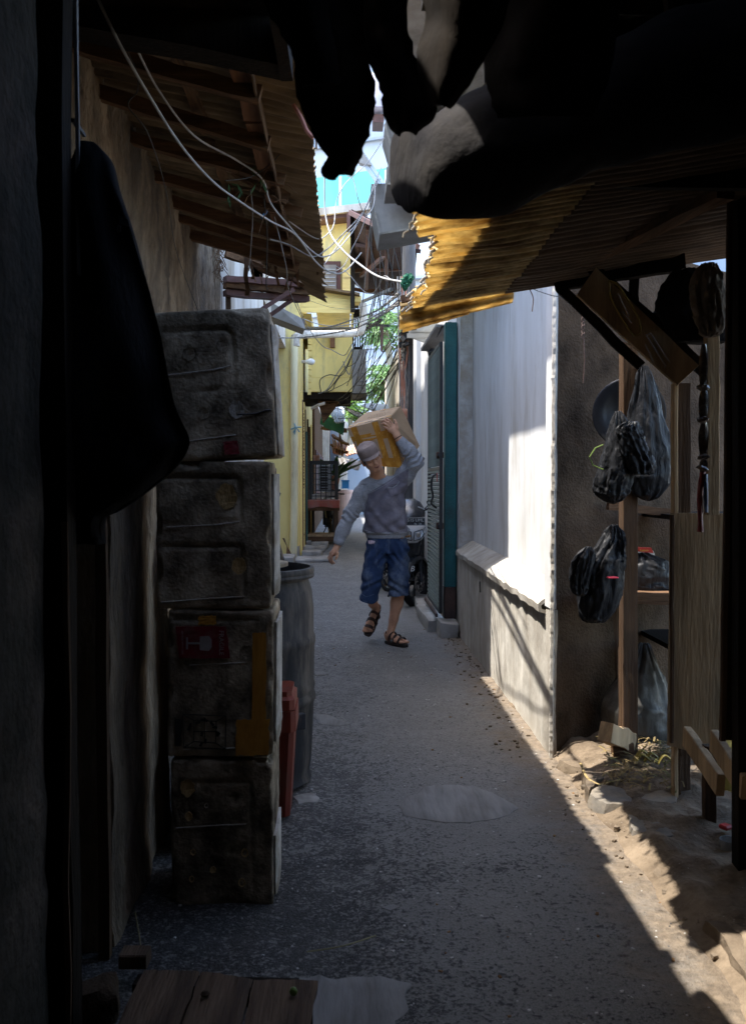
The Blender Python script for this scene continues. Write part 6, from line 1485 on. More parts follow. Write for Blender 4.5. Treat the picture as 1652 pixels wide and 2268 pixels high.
# green rag at the roof corner
o = bag('rag', [(608, 902, 908), (617, 897, 911), (628, 893, 907), (638, 893, 902), (646, 895, 898)], 4.02, 'crumpled green rag tied at the corner of the yellowed roof', 'rag', .5, 50, M_('green cloth', (.02, .15, .08), (.012, .09, .05), 9, .7, .4, 30), folds=9, famp=.012)
# ------------------------------------------------------------------ implicit surfaces for the figure
class SDF:
    def __init__(s, lo, hi, h):
        s.lo = np.array(lo, float); s.h = h; s.n = np.ceil((np.array(hi)-s.lo)/h).astype(int)+1
        s.F = np.full(s.n, .06, np.float32)
    def _sub(s, lo, hi):
        a = np.maximum(0, np.floor((np.array(lo)-s.lo)/s.h).astype(int)); b = np.minimum(s.n, np.ceil((np.array(hi)-s.lo)/s.h).astype(int)+1)
        sl = tuple(slice(x, max(x, y)) for x, y in zip(a, b))
        ax = [s.lo[i]+s.h*np.arange(a[i], max(a[i], b[i])) for i in range(3)]
        return sl, np.meshgrid(*ax, indexing='ij')
    def _put(s, sl, d, k, op='add'):
        f = s.F[sl]
        if op == 'add':
            if k > 0:
                hh = np.clip(.5+.5*(f-d)/k, 0, 1); s.F[sl] = f*(1-hh)+d*hh-k*hh*(1-hh)
            else: s.F[sl] = np.minimum(f, d)
        else: s.F[sl] = np.maximum(f, -d)
    def cap(s, a, b, ra, rb, k=.015, op='add'):
        a = np.array(a, float); b = np.array(b, float); m = max(ra, rb)+.05
        sl, (X, Y, Z) = s._sub(np.minimum(a, b)-m, np.maximum(a, b)+m)
        ab = b-a; t = np.clip(((X-a[0])*ab[0]+(Y-a[1])*ab[1]+(Z-a[2])*ab[2])/max(1e-9, ab @ ab), 0, 1)
        d = np.sqrt((X-a[0]-ab[0]*t)**2+(Y-a[1]-ab[1]*t)**2+(Z-a[2]-ab[2]*t)**2)-(ra+(rb-ra)*t)
        s._put(sl, d, k, op)
    def chain(s, pts, rs, k=.015):
        for i in range(len(pts)-1): s.cap(pts[i], pts[i+1], rs[i], rs[i+1], k)
    def ell(s, c, r, R=None, k=.015, op='add'):
        c = np.array(c, float); m = max(r)+.05; sl, (X, Y, Z) = s._sub(c-m, c+m)
        R = np.array(R) if R is not None else np.eye(3)
        P = [X-c[0], Y-c[1], Z-c[2]]
        q = [(R[0, i]*P[0]+R[1, i]*P[1]+R[2, i]*P[2])/r[i] for i in range(3)]
        l = np.sqrt(q[0]**2+q[1]**2+q[2]**2); q2 = np.sqrt(sum((q[i]/r[i])**2 for i in range(3)))+1e-9
        s._put(sl, l*(l-1)/q2, k, op)
    def stack(s, prof, k=.02):
        """prof rows: z, cx, cy, rx, ry"""
        P = np.array(prof, float); z0, z1 = P[0, 0], P[-1, 0]
        m = P[:, 3:].max()+.05; sl, (X, Y, Z) = s._sub((P[:, 1].min()-m, P[:, 2].min()-m, z0-.05), (P[:, 1].max()+m, P[:, 2].max()+m, z1+.05))
        zc = np.clip(Z, z0, z1); g = [np.interp(zc, P[:, 0], P[:, i]) for i in range(1, 5)]
        e = np.sqrt(((X-g[0])/g[2])**2+((Y-g[1])/g[3])**2); d = (e-1)*np.minimum(g[2], g[3])
        d = np.maximum(d, np.maximum(z0-Z, Z-z1)); s._put(sl, d, k)
    def plane(s, p, n, box):
        """cut away what lies on the n side of p inside box"""
        sl, (X, Y, Z) = s._sub(*box); n = np.array(n, float); n /= np.linalg.norm(n)
        s.F[sl] = np.maximum(s.F[sl], (X-p[0])*n[0]+(Y-p[1])*n[1]+(Z-p[2])*n[2])
    def mesh(s):
        F = s.F; F[0] = F[-1] = .05; F[:, 0] = F[:, -1] = .05; F[:, :, 0] = F[:, :, -1] = .05
        S = F < 0; nx, ny, nz_ = F.shape
        cnt = np.zeros((nx-1, ny-1, nz_-1), np.int8)
        for i in (0, 1):
            for j in (0, 1):
                for k in (0, 1): cnt += S[i:nx-1+i, j:ny-1+j, k:nz_-1+k]
        cells = np.argwhere((cnt > 0) & (cnt < 8)); idx = -np.ones(cnt.shape, np.int64); idx[tuple(cells.T)] = np.arange(len(cells))
        acc = np.zeros((len(cells), 3)); num = np.zeros(len(cells))
        cor = [(i, j, k) for i in (0, 1) for j in (0, 1) for k in (0, 1)]
        for a in range(8):
            for b in range(a+1, 8):
                A, B = np.array(cor[a]), np.array(cor[b])
                if abs(A-B).sum() != 1: continue
                fa = F[tuple((cells+A).T)]; fb = F[tuple((cells+B).T)]; m = (fa < 0) != (fb < 0)
                t = fa[m]/(fa[m]-fb[m]); acc[m] += A+(B-A)*t[:, None]; num[m] += 1
        V = s.lo+s.h*(cells+acc/num[:, None]); Q = []
        for ax in range(3):
            sh = [slice(1, -1)]*3; sh[ax] = slice(0, -1); s2 = list(sh); s2[ax] = slice(1, None)
            a = S[tuple(sh)]; b = S[tuple(s2)]; E = np.argwhere(a != b); o = np.array([1, 1, 1]); o[ax] = 0; E = E+o
            u, v = [(1, 2), (2, 0), (0, 1)][ax]; du = np.zeros(3, int); dv = du.copy(); du[u] = 1; dv[v] = 1
            q = np.stack([idx[tuple((E-du-dv).T)], idx[tuple((E-dv).T)], idx[tuple(E.T)], idx[tuple((E-du).T)]], 1)
            ins = S[tuple(E.T)]; q[~ins] = q[~ins][:, ::-1]; Q.append(q)
        return V, np.concatenate(Q)
def relax(V, Q, it=2, w=.5):
    for _ in range(it):
        A = np.zeros_like(V); n = np.zeros(len(V))
        for i in range(4):
            a, b = Q[:, i], Q[:, (i+1) % 4]
            np.add.at(A, a, V[b]); np.add.at(n, a, 1); np.add.at(A, b, V[a]); np.add.at(n, b, 1)
        V = V*(1-w)+w*A/np.maximum(n, 1)[:, None]
    return V
def vnormals(V, Q):
    n = np.cross(V[Q[:, 2]]-V[Q[:, 0]], V[Q[:, 3]]-V[Q[:, 1]]); N = np.zeros_like(V)
    for i in range(4): np.add.at(N, Q[:, i], n)
    return N/np.maximum(1e-9, np.linalg.norm(N, axis=1))[:, None]
MO = Vector((.363, 7.6, hroad(.4, 7.5)))
man = thing('person', 'man in grey sweatshirt, denim shorts and taupe cap shouldering a box', 'person', tuple(MO))
def mobj(name, V, Q, mat, parent=None, smooth=True):
    return obj(name, ([tuple(np.array(MO)+v) for v in V], [tuple(int(i) for i in q) for q in Q]), mat, parent or man, smooth)
def z3(zx, zy, y): return np.array(((zx-750)/1000.0, y, (2190-zy)/1000.0))
m_skin = M_('brown skin', (.57, .32, .20), (.48, .255, .16), 14, .5, .08, 60, spec=.35, stain=(.28, .14, .09), stain_amt=.25, stain_scale=5, dist=.002)
m_hair = M_('black hair', (.012, .01, .009), None, 30, .5, .5, 80)
m_lip = M_('lip', (.36, .15, .12), None, 10, .45, 0)
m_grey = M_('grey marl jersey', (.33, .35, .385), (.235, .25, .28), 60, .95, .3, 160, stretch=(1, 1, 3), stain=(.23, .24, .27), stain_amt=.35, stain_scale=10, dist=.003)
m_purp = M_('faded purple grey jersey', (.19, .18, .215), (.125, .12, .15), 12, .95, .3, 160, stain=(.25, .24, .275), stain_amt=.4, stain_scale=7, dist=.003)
m_denim = M_('blue denim', (.034, .063, .14), (.020, .036, .085), 9, .9, .5, 150, stretch=(1, 1, .6), stain=(.15, .19, .26), stain_amt=.55, stain_scale=6, dist=.003)
m_cap = M_('taupe cotton', (.33, .265, .245), (.24, .19, .175), 12, .9, .3, 120, stain=(.17, .13, .12), stain_amt=.3, dist=.003)
m_sole = M_('dark sandal sole', (.03, .024, .022), (.018, .015, .014), 9, .6, .2)
m_strap = M_('brown leather strap', (.045, .024, .019), (.028, .016, .013), 12, .6, .2)
# head frame
fF = Vector((.24, -.94, -.24)).normalized(); fU = Vector((-.47, -.10, .875)); fU = (fU-fF*fU.dot(fF)).normalized(); fX = fU.cross(fF).normalized()
fX = -fX if fX.x < 0 else fX
HC = np.array((-.140, -.165, 1.572)); HR = np.array((fX, fF, fU)).T      # columns: side, forward, up
def hd(x, y, z): return HC+HR @ np.array((x, y, z))
B = SDF((-.56, -.34, -.03), (.32, .34, 1.93), .0042)
B.ell(hd(0, -.012, .025), (.074, .094, .094), HR); B.ell(hd(0, .022, -.035), (.058, .066, .082), HR, .02)
B.cap(hd(0, .055, -.088), hd(0, .06, -.092), .026, .024, .025)
for sx in (-1, 1):
    B.cap(hd(.045*sx, .0, -.045), hd(.02*sx, .05, -.085), .024, .022, .02)
    B.cap(hd(.040*sx, .058, -.018), hd(.034*sx, .062, -.022), .024, .022, .015)
    B.ell(hd(.031*sx, .074, .006), (.017, .012, .010), HR, .006)
    B.ell(hd(.030*sx, .077, .024), (.020, .010, .007), HR, .010)
    B.ell(hd(.079*sx, -.012, -.010), (.009, .019, .032), HR, .006); B.cap(hd(.082*sx, -.014, -.012), hd(.087*sx, -.020, .008), .007, .006, .004)
    B.cap(hd(.011*sx, .094, -.030), hd(.013*sx, .090, -.031), .0075, .007, .005)
B.cap(hd(0, .084, .012), hd(0, .104, -.024), .008, .0125, .010)
B.ell(hd(0, .089, -.052), (.023, .010, .006), HR, .006); B.ell(hd(0, .087, -.063), (.019, .010, .006), HR, .006)
B.ell(hd(0, .078, -.074), (.012, .008, .003), HR, .004, 'sub')
B.chain([hd(0, -.02, -.05), (-.085, -.06, 1.455), (-.065, -.02, 1.38)], [.055, .052, .062], .03)
B.stack([(1.25, -.03, -.02, .10, .07), (1.36, -.05, -.015, .12, .08), (1.415, -.06, -.02, .09, .06)], .04)
# limbs, hands
A1 = [(-.185, -.01, 1.33), (-.305, -.01, 1.11), (-.41, -.055, .865), (-.428, -.062, .825)]
B.chain(A1, [.045, .038, .027, .026], .02)
A2 = [(.11, .0, 1.37), (.225, -.13, 1.545), (.085, -.192, 1.73), (.066, -.194, 1.755)]
B.chain(A2, [.045, .038, .028, .026], .02)
B.cap((-.05, -.01, 1.36), (-.185, -.01, 1.33), .06, .045, .03); B.cap((-.05, -.01, 1.36), (.11, 0, 1.37), .06, .045, .03)
# lowered hand
B.cap((-.430, -.065, .818), (-.452, -.080, .782), .024, .026, .012); B.cap((-.436, -.045, .815), (-.466, -.050, .778), .022, .022, .012)
for k in range(4):
    y0 = -.105+.021*k; L = (.92, 1.0, .96, .8)[k]; r0 = (.0095, .0098, .0092, .0082)[k]; rx = -.458-.006*k
    P = [np.array((rx, y0, .775)), np.array((rx-.022*L+.010*(k == 0), y0+.002, .775-.036*L)), np.array((rx-.016*L+.012*(k == 0), y0+.004, .775-.062*L)), np.array((rx+.004*L+.012*(k == 0), y0+.004, .775-.080*L))]
    B.chain(P, [r0, r0*.95, r0*.88, r0*.75], .004)
B.chain([(-.428, -.085, .812), (-.418, -.105, .782), (-.424, -.112, .755), (-.432, -.112, .738)], [.013, .0115, .0105, .009], .006)
# raised hand against the box
B.cap((.064, -.196, 1.758), (.030, -.192, 1.812), .023, .022, .012); B.cap((.080, -.190, 1.765), (.046, -.186, 1.83), .020, .020, .012); B.cap((.056, -.19, 1.79), (.012, -.19, 1.80), .018, .017, .012)
fing = [[z3(790, 345, -.190), z3(760, 312, -.205), z3(735, 296, -.197), z3(712, 303, -.182)], [z3(776, 358, -.194), z3(742, 326, -.212), z3(716, 308, -.203), z3(694, 318, -.184)],
        [z3(764, 376, -.196), z3(736, 346, -.212), z3(712, 330, -.202), z3(693, 338, -.184)], [z3(757, 392, -.195), z3(736, 372, -.206), z3(716, 362, -.196), z3(701, 368, -.182)]]
for k, P in enumerate(fing): r0 = (.0098, .0100, .0094, .0084)[k]; B.chain(P, [r0*1.1, r0, r0*.9, r0*.78], .004)
B.chain([z3(812, 410, -.19), z3(822, 370, -.198), z3(815, 335, -.196), z3(803, 305, -.188)], [.016, .0125, .011, .009], .006)
# legs
B.chain([(-.09, .01, .78), (-.155, -.062, .49), (-.150, .01, .415), (-.115, .13, .33), (-.088, .20, .285)], [.058, .044, .048, .038, .031], .02)
B.chain([(.09, 0, .80), (.10, -.03, .47), (.082, .012, .35), (.055, .015, .21), (.032, .012, .105)], [.062, .052, .053, .037, .031], .02)
B.cap((-.09, .01, .84), (.09, .01, .84), .06, .06, .02); B.stack([(.86, 0, .01, .11, .07), (1.3, -.03, -.01, .12, .08)], .02)
# feet
def foot(heel, ball, toe, up, tr):
    heel, ball, toe, up = map(Vector, (heel, ball, toe, up)); f = (toe-heel).normalized(); s = f.cross(up).normalized()
    B.cap(heel, heel+up*.03, .029, .03, .02); B.cap(heel+up*.028, ball+up*.008, .032, .026, .02)
    B.cap(ball-s*.018, toe-s*.012-f*.03, .022, .016, .012); B.cap(ball+s*.020, toe+s*.022-f*.035, .021, .015, .012)
    for k in range(5):
        q = tr*(k-2); o = toe+s*(.017*(k-2))*tr*1.0-f*(.006*abs(k-.5)*1.0)
        B.cap(o-f*.035, o-up*.004, .0105 if k else .0125, .0085 if k else .011, .004)
    return f, s
RF = foot((.012, .040, .050), (.085, -.075, .050), (.145, -.135, .044), (0, 0, 1), 1)
LU = Vector((-.15, -.86, .50)).normalized()
LF = foot((-.075, .235, .275), (-.140, .150, .150), (-.168, .105, .088), LU, -1)
V, Q = B.mesh(); V = relax(V, Q, 1, .35)
body = mobj('body', V, Q, m_skin)
from mathutils.bvhtree import BVHTree
def bvh(V, Q): return BVHTree.FromPolygons([tuple(v) for v in V], [tuple(int(i) for i in q) for q in Q])
bt_ = bvh(V, Q)
def onface(x, z, d=.0015):
    o = hd(x, .2, z); r = bt_.ray_cast(Vector(o), Vector(HR @ np.array((0, -1, 0))))
    return np.array(MO)+np.array(r[0] if r[0] else hd(x, .09, z))+HR @ np.array((0, d, 0))
for sx in (-1, 1):
    obj('eyebrow', MB().tube([onface(sx*x, z, .002) for x, z in ((.012, .027), (.022, .031), (.034, .032), (.045, .027))], .0034, 6, .002, smoothn=3, flat=.6), m_hair, man)
    obj('eyelid', MB().tube([onface(sx*x, z, .0015) for x, z in ((.017, .004), (.024, -.001), (.032, -.003), (.040, -.001), (.045, .003))], .0017, 5, smoothn=3), m_hair, man)
    obj('nostril_shade', MB().obox(Vector(onface(.006*sx, -.036, .0)), (.003, .003, .002), Matrix.Identity(3), .0008), m_hair, man)  # dark block standing in for the shade inside the nose opening
obj('lips', MB().tube([onface(x, z, .0005) for x, z in ((-.022, -.058), (-.01, -.054), (0, -.056), (.01, -.054), (.022, -.058))], .0045, 6, smoothn=3, flat=.7), m_lip, man)
obj('lips', MB().tube([onface(x, z, .0005) for x, z in ((-.017, -.060), (-.008, -.064), (0, -.0655), (.008, -.064), (.017, -.060))], .0048, 6, smoothn=3, flat=.7), m_lip, man)
obj('mouth_line', MB().tube([onface(x, z, .004) for x, z in ((-.022, -.059), (-.01, -.0585), (0, -.060), (.01, -.0585), (.022, -.059))], .0012, 5, smoothn=3), m_hair, man)
# hair
Hh = SDF(hd(0, 0, 0)-.15, hd(0, 0, 0)+.15, .003)
Hh.ell(hd(0, -.014, .02), (.0785, .098, .100), HR, 0)
Hh.plane(hd(0, .042, 0), HR @ np.array((0, 1, -.25)), (HC-.15, HC+.15)); Hh.plane(hd(0, 0, -.03), HR @ np.array((0, .25, -1)), (HC-.15, HC+.15)); Hh.plane(hd(0, 0, .075), HR @ np.array((0, 0, 1)), (HC-.15, HC+.15))
V, Q = Hh.mesh(); mobj('hair', relax(V, Q, 1), Q, m_hair)
# cap
cp = MB(); rings = []
for (z, rx, ry, yo) in ((.034, .0815, .099, -.010), (.050, .0835, .101, -.010), (.080, .085, .102, -.011), (.104, .083, .099, -.012), (.118, .075, .090, -.013), (.127, .055, .068, -.014), (.131, .03, .036, -.014), (.1315, .004, .005, -.014)):
    rings.append([Vector(np.array(MO)+hd(rx*math.cos(a), yo+ry*math.sin(a), z+(.008*(math.sin(a)) if z < .12 else 0)-.004*(z > .1)*math.sin(a)+.0015*math.sin(a*9))) for a in np.linspace(0, 2*math.pi, 41)[:-1]])
o = obj('cap', cp.rings(rings, True, True), m_cap, man); autosm(o, 50); capo = o
for z, rr in ((.034, 1.015), (.050, 1.02), (.066, 1.02), (.082, 1.02)):
    obj('cap_seam', MB().tube([Vector(np.array(MO)+hd(.084*rr*math.cos(a), -.010+.1015*rr*math.sin(a), z+.008*math.sin(a))) for a in np.linspace(0, 2*math.pi, 33)], .0016, 4), m_cap, capo)
g_ = []
for j in range(8):
    t = j/7; row = []
    for i in range(21):
        a = math.radians(lerp(18, 162, i/20)); w = math.sin(math.pi*(i/20))**.6
        r_x = .082+.004*t; row.append(Vector(np.array(MO)+hd(r_x*math.cos(a)*(1-.02*t), -.010+.099*math.sin(a)+.047*t*w, .034+.008*math.sin(a)+.003-.014*t*w-.012*abs(math.cos(a))**2*t)))
    g_.append(row)
o = obj('cap_brim', MB().sheet(g_, .004), m_cap, man); autosm(o, 50)
# sweatshirt
Sh = SDF((-.50, -.32, .84), (.36, .28, 1.82), .005)
Sh.stack([(.905, -.004, .008, .172, .120), (.935, -.004, .008, .176, .122), (.955, -.006, .005, .190, .134), (1.02, -.012, .0, .188, .134), (1.10, -.018, -.005, .180, .128), (1.22, -.022, -.012, .172, .122), (1.30, -.030, -.015, .172, .118), (1.36, -.038, -.015, .165, .108), (1.405, -.050, -.015, .125, .088), (1.43, -.062, -.018, .082, .068)], .02)
Sh.chain([(-.165, -.012, 1.335), (-.215, -.01, 1.27), (-.308, -.008, 1.11), (-.375, -.035, .965), (-.405, -.053, .885)], [.075, .070, .060, .050, .046], .035)
Sh.chain([(-.400, -.050, .895), (-.415, -.057, .855)], [.037, .035], .006)
Sh.chain([(.095, -.005, 1.36), (.15, -.045, 1.44), (.228, -.128, 1.55), (.17, -.158, 1.635), (.105, -.185, 1.705)], [.085, .074, .062, .054, .046], .035)
Sh.chain([(.108, -.184, 1.70), (.090, -.191, 1.728)], [.038, .036], .006)
Sh.ell((-.074, -.055, 1.452), (.078, .085, .05), np.array(Matrix.Rotation(-.25, 3, 'Y') @ Matrix.Rotation(.35, 3, 'X')), 0, 'sub')
Sh.plane((-.416, -.058, .851), (-.35, -.15, -.93), ((-.5, -.15, .80), (-.34, .05, .90))); Sh.plane((.086, -.193, 1.735), (-.52, -.2, .83), ((.0, -.3, 1.69), (.17, -.1, 1.82)))
V, Q = Sh.mesh(); V = relax(V, Q, 2, .5); N = vnormals(V, Q)
amp = np.zeros(len(V)); 
for i, v in enumerate(V):
    x, y, z = v; f = .0065*fbm((x, y, z*1.0), 11, 3)
    if z > .955 and x > -.21 and z < 1.36 and x < .18:   # drag lines from the raised arm down to the left hip, bunching at the hem
        q = (x*.8+z*.62); f += .0085*math.sin(q*62+2.5*nz((x, z, 0), 7))*(.35+.65*max(0, 1-(z-.955)/.28))*.9+.006*math.sin((x-z*.9)*45+3*nz((x, z, 3), 6))
    if x < -.24: f += .0065*math.exp(-((z-1.09)/.045)**2)*math.sin(z*110+x*120+5*nz((x, y, z), 12))+.005*fbm((x*2, y*2, z*2), 7, 2)
    if x > .12 and z > 1.40: f += .009*math.exp(-((z-1.56)/.07)**2)*math.sin(z*110-x*90+4*nz((x, y, z), 12))
    if z < .95 and x > -.25: f = .0016*math.sin(math.atan2(y, x)*150)
    amp[i] = f
V = V+N*amp[:, None]
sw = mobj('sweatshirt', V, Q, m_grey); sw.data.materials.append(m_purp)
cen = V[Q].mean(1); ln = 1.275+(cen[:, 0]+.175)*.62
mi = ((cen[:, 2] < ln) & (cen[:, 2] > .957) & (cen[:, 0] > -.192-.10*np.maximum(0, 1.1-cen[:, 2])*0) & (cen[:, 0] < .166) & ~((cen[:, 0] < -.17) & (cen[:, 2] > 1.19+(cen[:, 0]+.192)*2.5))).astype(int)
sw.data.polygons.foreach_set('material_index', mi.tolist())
bs = bvh(V, Q)
def onshirt(zx, zy, d=.003):
    p = z3(zx, zy, -.5); r = bs.ray_cast(Vector(p), Vector((0, 1, 0))); q = r[0] if r[0] else Vector((p[0], -.12, p[2])); return MO+q+Vector((0, -d, 0))
def seam(pts, r=.0018, mat=m_grey, nm='seam', d=.001):
    P = []
    for i in range(len(pts)-1):
        for k in range(6): P.append(onshirt(lerp(pts[i][0], pts[i+1][0], k/6), lerp(pts[i][1], pts[i+1][1], k/6), d))
    obj(nm, MB().tube(P, r, 5), mat, sw)
seam([(575, 915), (640, 885), (740, 830), (800, 790), (855, 745)]); seam([(500, 845), (545, 885), (580, 935), (566, 1010), (545, 1100)], .0022)
seam([(595, 745), (620, 785), (665, 805), (710, 785), (735, 735)], .0045, m_grey, 'neck_rib', .0)
seam([(555, 1215), (650, 1240), (780, 1240), (920, 1200)], .0025)
pk = MB(); g_ = []
for j in range(10):
    t = j/9; g_.append([onshirt(lerp(lerp(752, 775, t), lerp(848, 862, t), i/8), lerp(870, 940, t)-lerp(0, 34, i/8)*1.0-12*(t > .9)*abs(2*i/8-1), .004+.004*math.sin(t*5+i)) for i in range(9)])
o = obj('pocket', pk.sheet(g_[::-1], .002), m_purp, sw); autosm(o, 80)
seam([(748, 862), (790, 862), (825, 838), (848, 802)], .0038, m_grey, 'pocket_edge', .004); seam([(756, 838), (790, 845), (822, 822), (840, 795)], .003, m_purp, 'pocket_fold', .004)
# shorts
Js = SDF((-.27, -.24, .34), (.26, .2, .97), .005)
Js.stack([(.78, 0, .004, .165, .112), (.86, 0, .006, .168, .114), (.945, -.003, .008, .163, .110)], .02)
Js.chain([(-.082, .0, .82), (-.13, -.045, .58), (-.155, -.068, .40), (-.158, -.06, .34)], [.098, .085, .073, .072], .02)
Js.chain([(.085, .0, .82), (.095, -.012, .58), (.10, -.02, .42), (.10, -.02, .34)], [.098, .088, .082, .082], .02)
Js.plane((-.155, 0, .408), (-.12, .3, -1), ((-.3, -.3, .3), (-.035, .2, .52))); Js.plane((.1, 0, .425), (.06, .05, -1), ((-.02, -.3, .3), (.3, .2, .52)))
V, Q = Js.mesh(); V = relax(V, Q, 2, .5); N = vnormals(V, Q)
amp = np.array([.006*fbm(v, 12, 3)+.008*math.sin((v[2]*1.0+abs(v[0]+.02)*1.5)*70+3*nz(v, 8))*math.exp(-((v[2]-.78)/.09)**2)+.008*math.sin(v[2]*75+v[0]*40*(1 if v[0] > 0 else -1)+3*nz(v, 9))*math.exp(-((v[2]-.50)/.08)**2) for v in V])
V = V+N*amp[:, None]
js = mobj('denim_shorts', V, Q, m_denim); bs2 = bvh(V, Q)
def onj(zx, zy, d=.003):
    p = z3(zx, zy, -.5); r = bs2.ray_cast(Vector(p), Vector((0, 1, 0))); q = r[0] if r[0] else Vector((p[0], -.12, p[2])); return MO+q+Vector((0, -d, 0))
def jseam(pts, r, mat, nm):
    P = []
    for i in range(len(pts)-1):
        for k in range(6): P.append(onj(lerp(pts[i][0], pts[i+1][0], k/6), lerp(pts[i][1], pts[i+1][1], k/6), .0005))
    obj(nm, MB().tube(P, r, 5), mat, js)
m_dst = M_('pale denim seam', (.12, .16, .24), None, 9, .9, .2)
jseam([(760, 1290), (758, 1380), (752, 1440)], .002, m_dst, 'fly_seam'); jseam([(590, 1335), (640, 1335), (665, 1310)], .0018, m_dst, 'pocket_seam'); jseam([(850, 1290), (875, 1312), (925, 1310)], .0018, m_dst, 'pocket_seam')
jseam([(534, 1745), (570, 1765), (645, 1742)], .002, m_dst, 'hem'); jseam([(768, 1745), (850, 1752), (930, 1748)], .002, m_dst, 'hem')
obj('tissue', MB().sheet([[onj(590, 1304, .006), onj(615, 1300, .008), onj(645, 1308, .006)], [onj(592, 1328, .008), onj(612, 1330, .009), onj(640, 1325, .008)]], .004), M_('pink tissue', (.62, .5, .56), None, 9, .8, .2), man)
obj('belt', MB().tube([onj(862, 1282, .004), onj(900, 1272, .006), onj(935, 1262, .004)], .011, 6, flat=.5), M_('tan undershirt', (.35, .2, .09), None, 9, .8, .2), man)
obj('bracelet', MB().tube([Vector(np.array(MO)+np.array((.078, -.193, 1.742))+.031*(np.array((.83, 0, .52))*math.cos(a)+np.array((0, 1, 0))*math.sin(a))) for a in np.linspace(0, 2*math.pi, 25)], .0042, 6), m_strap, man)
# sandals
def sandal(heel, toe, up, w, f_, s_, drop):
    heel, toe, up = Vector(heel), Vector(toe), Vector(up); f = (toe-heel).normalized(); s = f.cross(up).normalized(); up = s.cross(f).normalized(); L = (toe-heel).length
    t = sandal_root = bpy.data.objects.new('sandal', None); COL.objects.link(t); t.parent = man; t.location = heel
    out = []
    for i in range(36):
        a = 2*math.pi*i/36; u = .5-.5*math.cos(a); hw = w*(.72+.34*u-.06*math.sin(u*6.3))*(abs(math.sin(a))**.55); out.append((u*L*1.22-L*.16, hw*(1 if math.sin(a) >= 0 else -1)))
    lo_ = [MO+heel+f*x+s*y-up*(drop+.022) for x, y in out]; mi_ = [MO+heel+f*x*1.01+s*y*1.06-up*(drop+.010) for x, y in out]; hi_ = [MO+heel+f*x+s*y-up*drop for x, y in out]
    obj('sole', MB().rings([lo_, mi_, hi_]), m_sole, t)
    for (u, hgt, wd) in ((.28, .085, .026), (.54, .072, .028), (.80, .056, .026)):
        c = heel+f*(L*u); P = [MO+c+s*(w*1.02*math.cos(a))+up*(hgt*math.sin(a)-drop+.0) for a in np.linspace(-.05, math.pi+.05, 13)]
        g_ = [[p+f*(-wd/2) for p in P], [p+f*(wd/2)+up*.001 for p in P]]
        o = obj('strap', MB().sheet(g_, .004), m_strap, t); autosm(o, 60)
    P = [MO+heel+s*(.036*math.cos(a))-f*(.030*math.sin(a))+f*.02+up*.045 for a in np.linspace(0, math.pi, 13)]
    o = obj('heel_strap', MB().sheet([[p for p in P], [p+up*.018 for p in P]], .004), m_strap, t)
    return t
sandal((.012, .040, .047), (.145, -.135, .047), (0, 0, 1), .045, None, None, .024)
sandal((-.075, .235, .275), (-.168, .105, .088), tuple(LU), .045, None, None, .030)
# ------------------------------------------------------------------ the cardboard box
ea = Vector((-.352, .10, -.085)); eb = Vector((.105, .08, -.41)); ec = Vector((.165, .52, .18)); ec = ec-ea*(ec.dot(ea)/ea.length_squared); eb = eb-ea*(eb.dot(ea)/ea.length_squared); ec = ec-eb*(ec.dot(eb)/eb.length_squared)
B0 = MO+Vector((.015, -.145, 1.905))
CR = [MO+Vector(z3(*q)) for q in ((765, 285, -.145), (413, 370, -.05), (880, 692, -.075), (545, 672, .01), (880, 155, .33), (575, 205, .42), (1048, 497, .36), (715, 520, .45))]
m_card = M_('brown cardboard', (.47, .33, .21), (.41, .285, .175), 3, .85, .12, 50, stretch=(1, 1, 4), stain=(.36, .25, .16), stain_amt=.25, stain_scale=4, dist=.002)
m_cin = M_('darker cardboard', (.33, .25, .19), (.3, .22, .16), 5, .85, .1)
cbx = thing('cardboard_box', 'large taped cardboard box carried on the man\'s shoulder', 'box', tuple(B0+ea*.5+eb))
def bp_(a, b, c, d=0.0, n=None):
    K = CR; f = (K[0]*(1-a)+K[1]*a)*(1-b)+(K[2]*(1-a)+K[3]*a)*b; g = (K[4]*(1-a)+K[5]*a)*(1-b)+(K[6]*(1-a)+K[7]*a)*b
    p = f*(1-c)+g*c
    if n is not None: p = p+n*d
    return p
nc_ = (CR[0]-CR[1]).cross(CR[1]-CR[3]).normalized(); nc_ = -nc_ if nc_.y > 0 else nc_; na = (CR[4]-CR[0]).cross(CR[2]-CR[0]).normalized(); na = -na if na.x < 0 else na; nb = (CR[4]-CR[0]).cross(CR[1]-CR[0]).normalized(); nb = -nb if nb.z < 0 else nb   # outward: right face, top face, front face
def panel(name, P, n, mat, d=.0, th=.003, nu=10, nv=10, wob=.0015):
    g_ = [[P[0].lerp(P[1], i/nu).lerp(P[3].lerp(P[2], i/nu), j/nv)+n*(d+wob*nz((i*.35, j*.35, P[0].x*20), 1)) for i in range(nu+1)] for j in range(nv+1)]
    m = MB().sheet(g_, th); o = obj(name, m, mat, cbx); autosm(o, 60); return o
m = MB(); C8 = [bp_(a, b, c) for a in (0.004, .996) for b in (0.004, .996) for c in (0.004, .996)]
m.add(C8, [(0, 1, 3, 2), (4, 6, 7, 5), (0, 4, 5, 1), (2, 3, 7, 6), (0, 2, 6, 4), (1, 5, 7, 3)]); obj('carton', m, m_card, cbx)
panel('front_panel', [bp_(1, 0, 0), bp_(0, 0, 0), bp_(0, 1, 0), bp_(1, 1, 0)], nc_, m_card, .002)
panel('side_panel', [bp_(0, 0, 0), bp_(0, 0, 1), bp_(0, 1, 1), bp_(0, 1, 0)], na, m_card, .002)
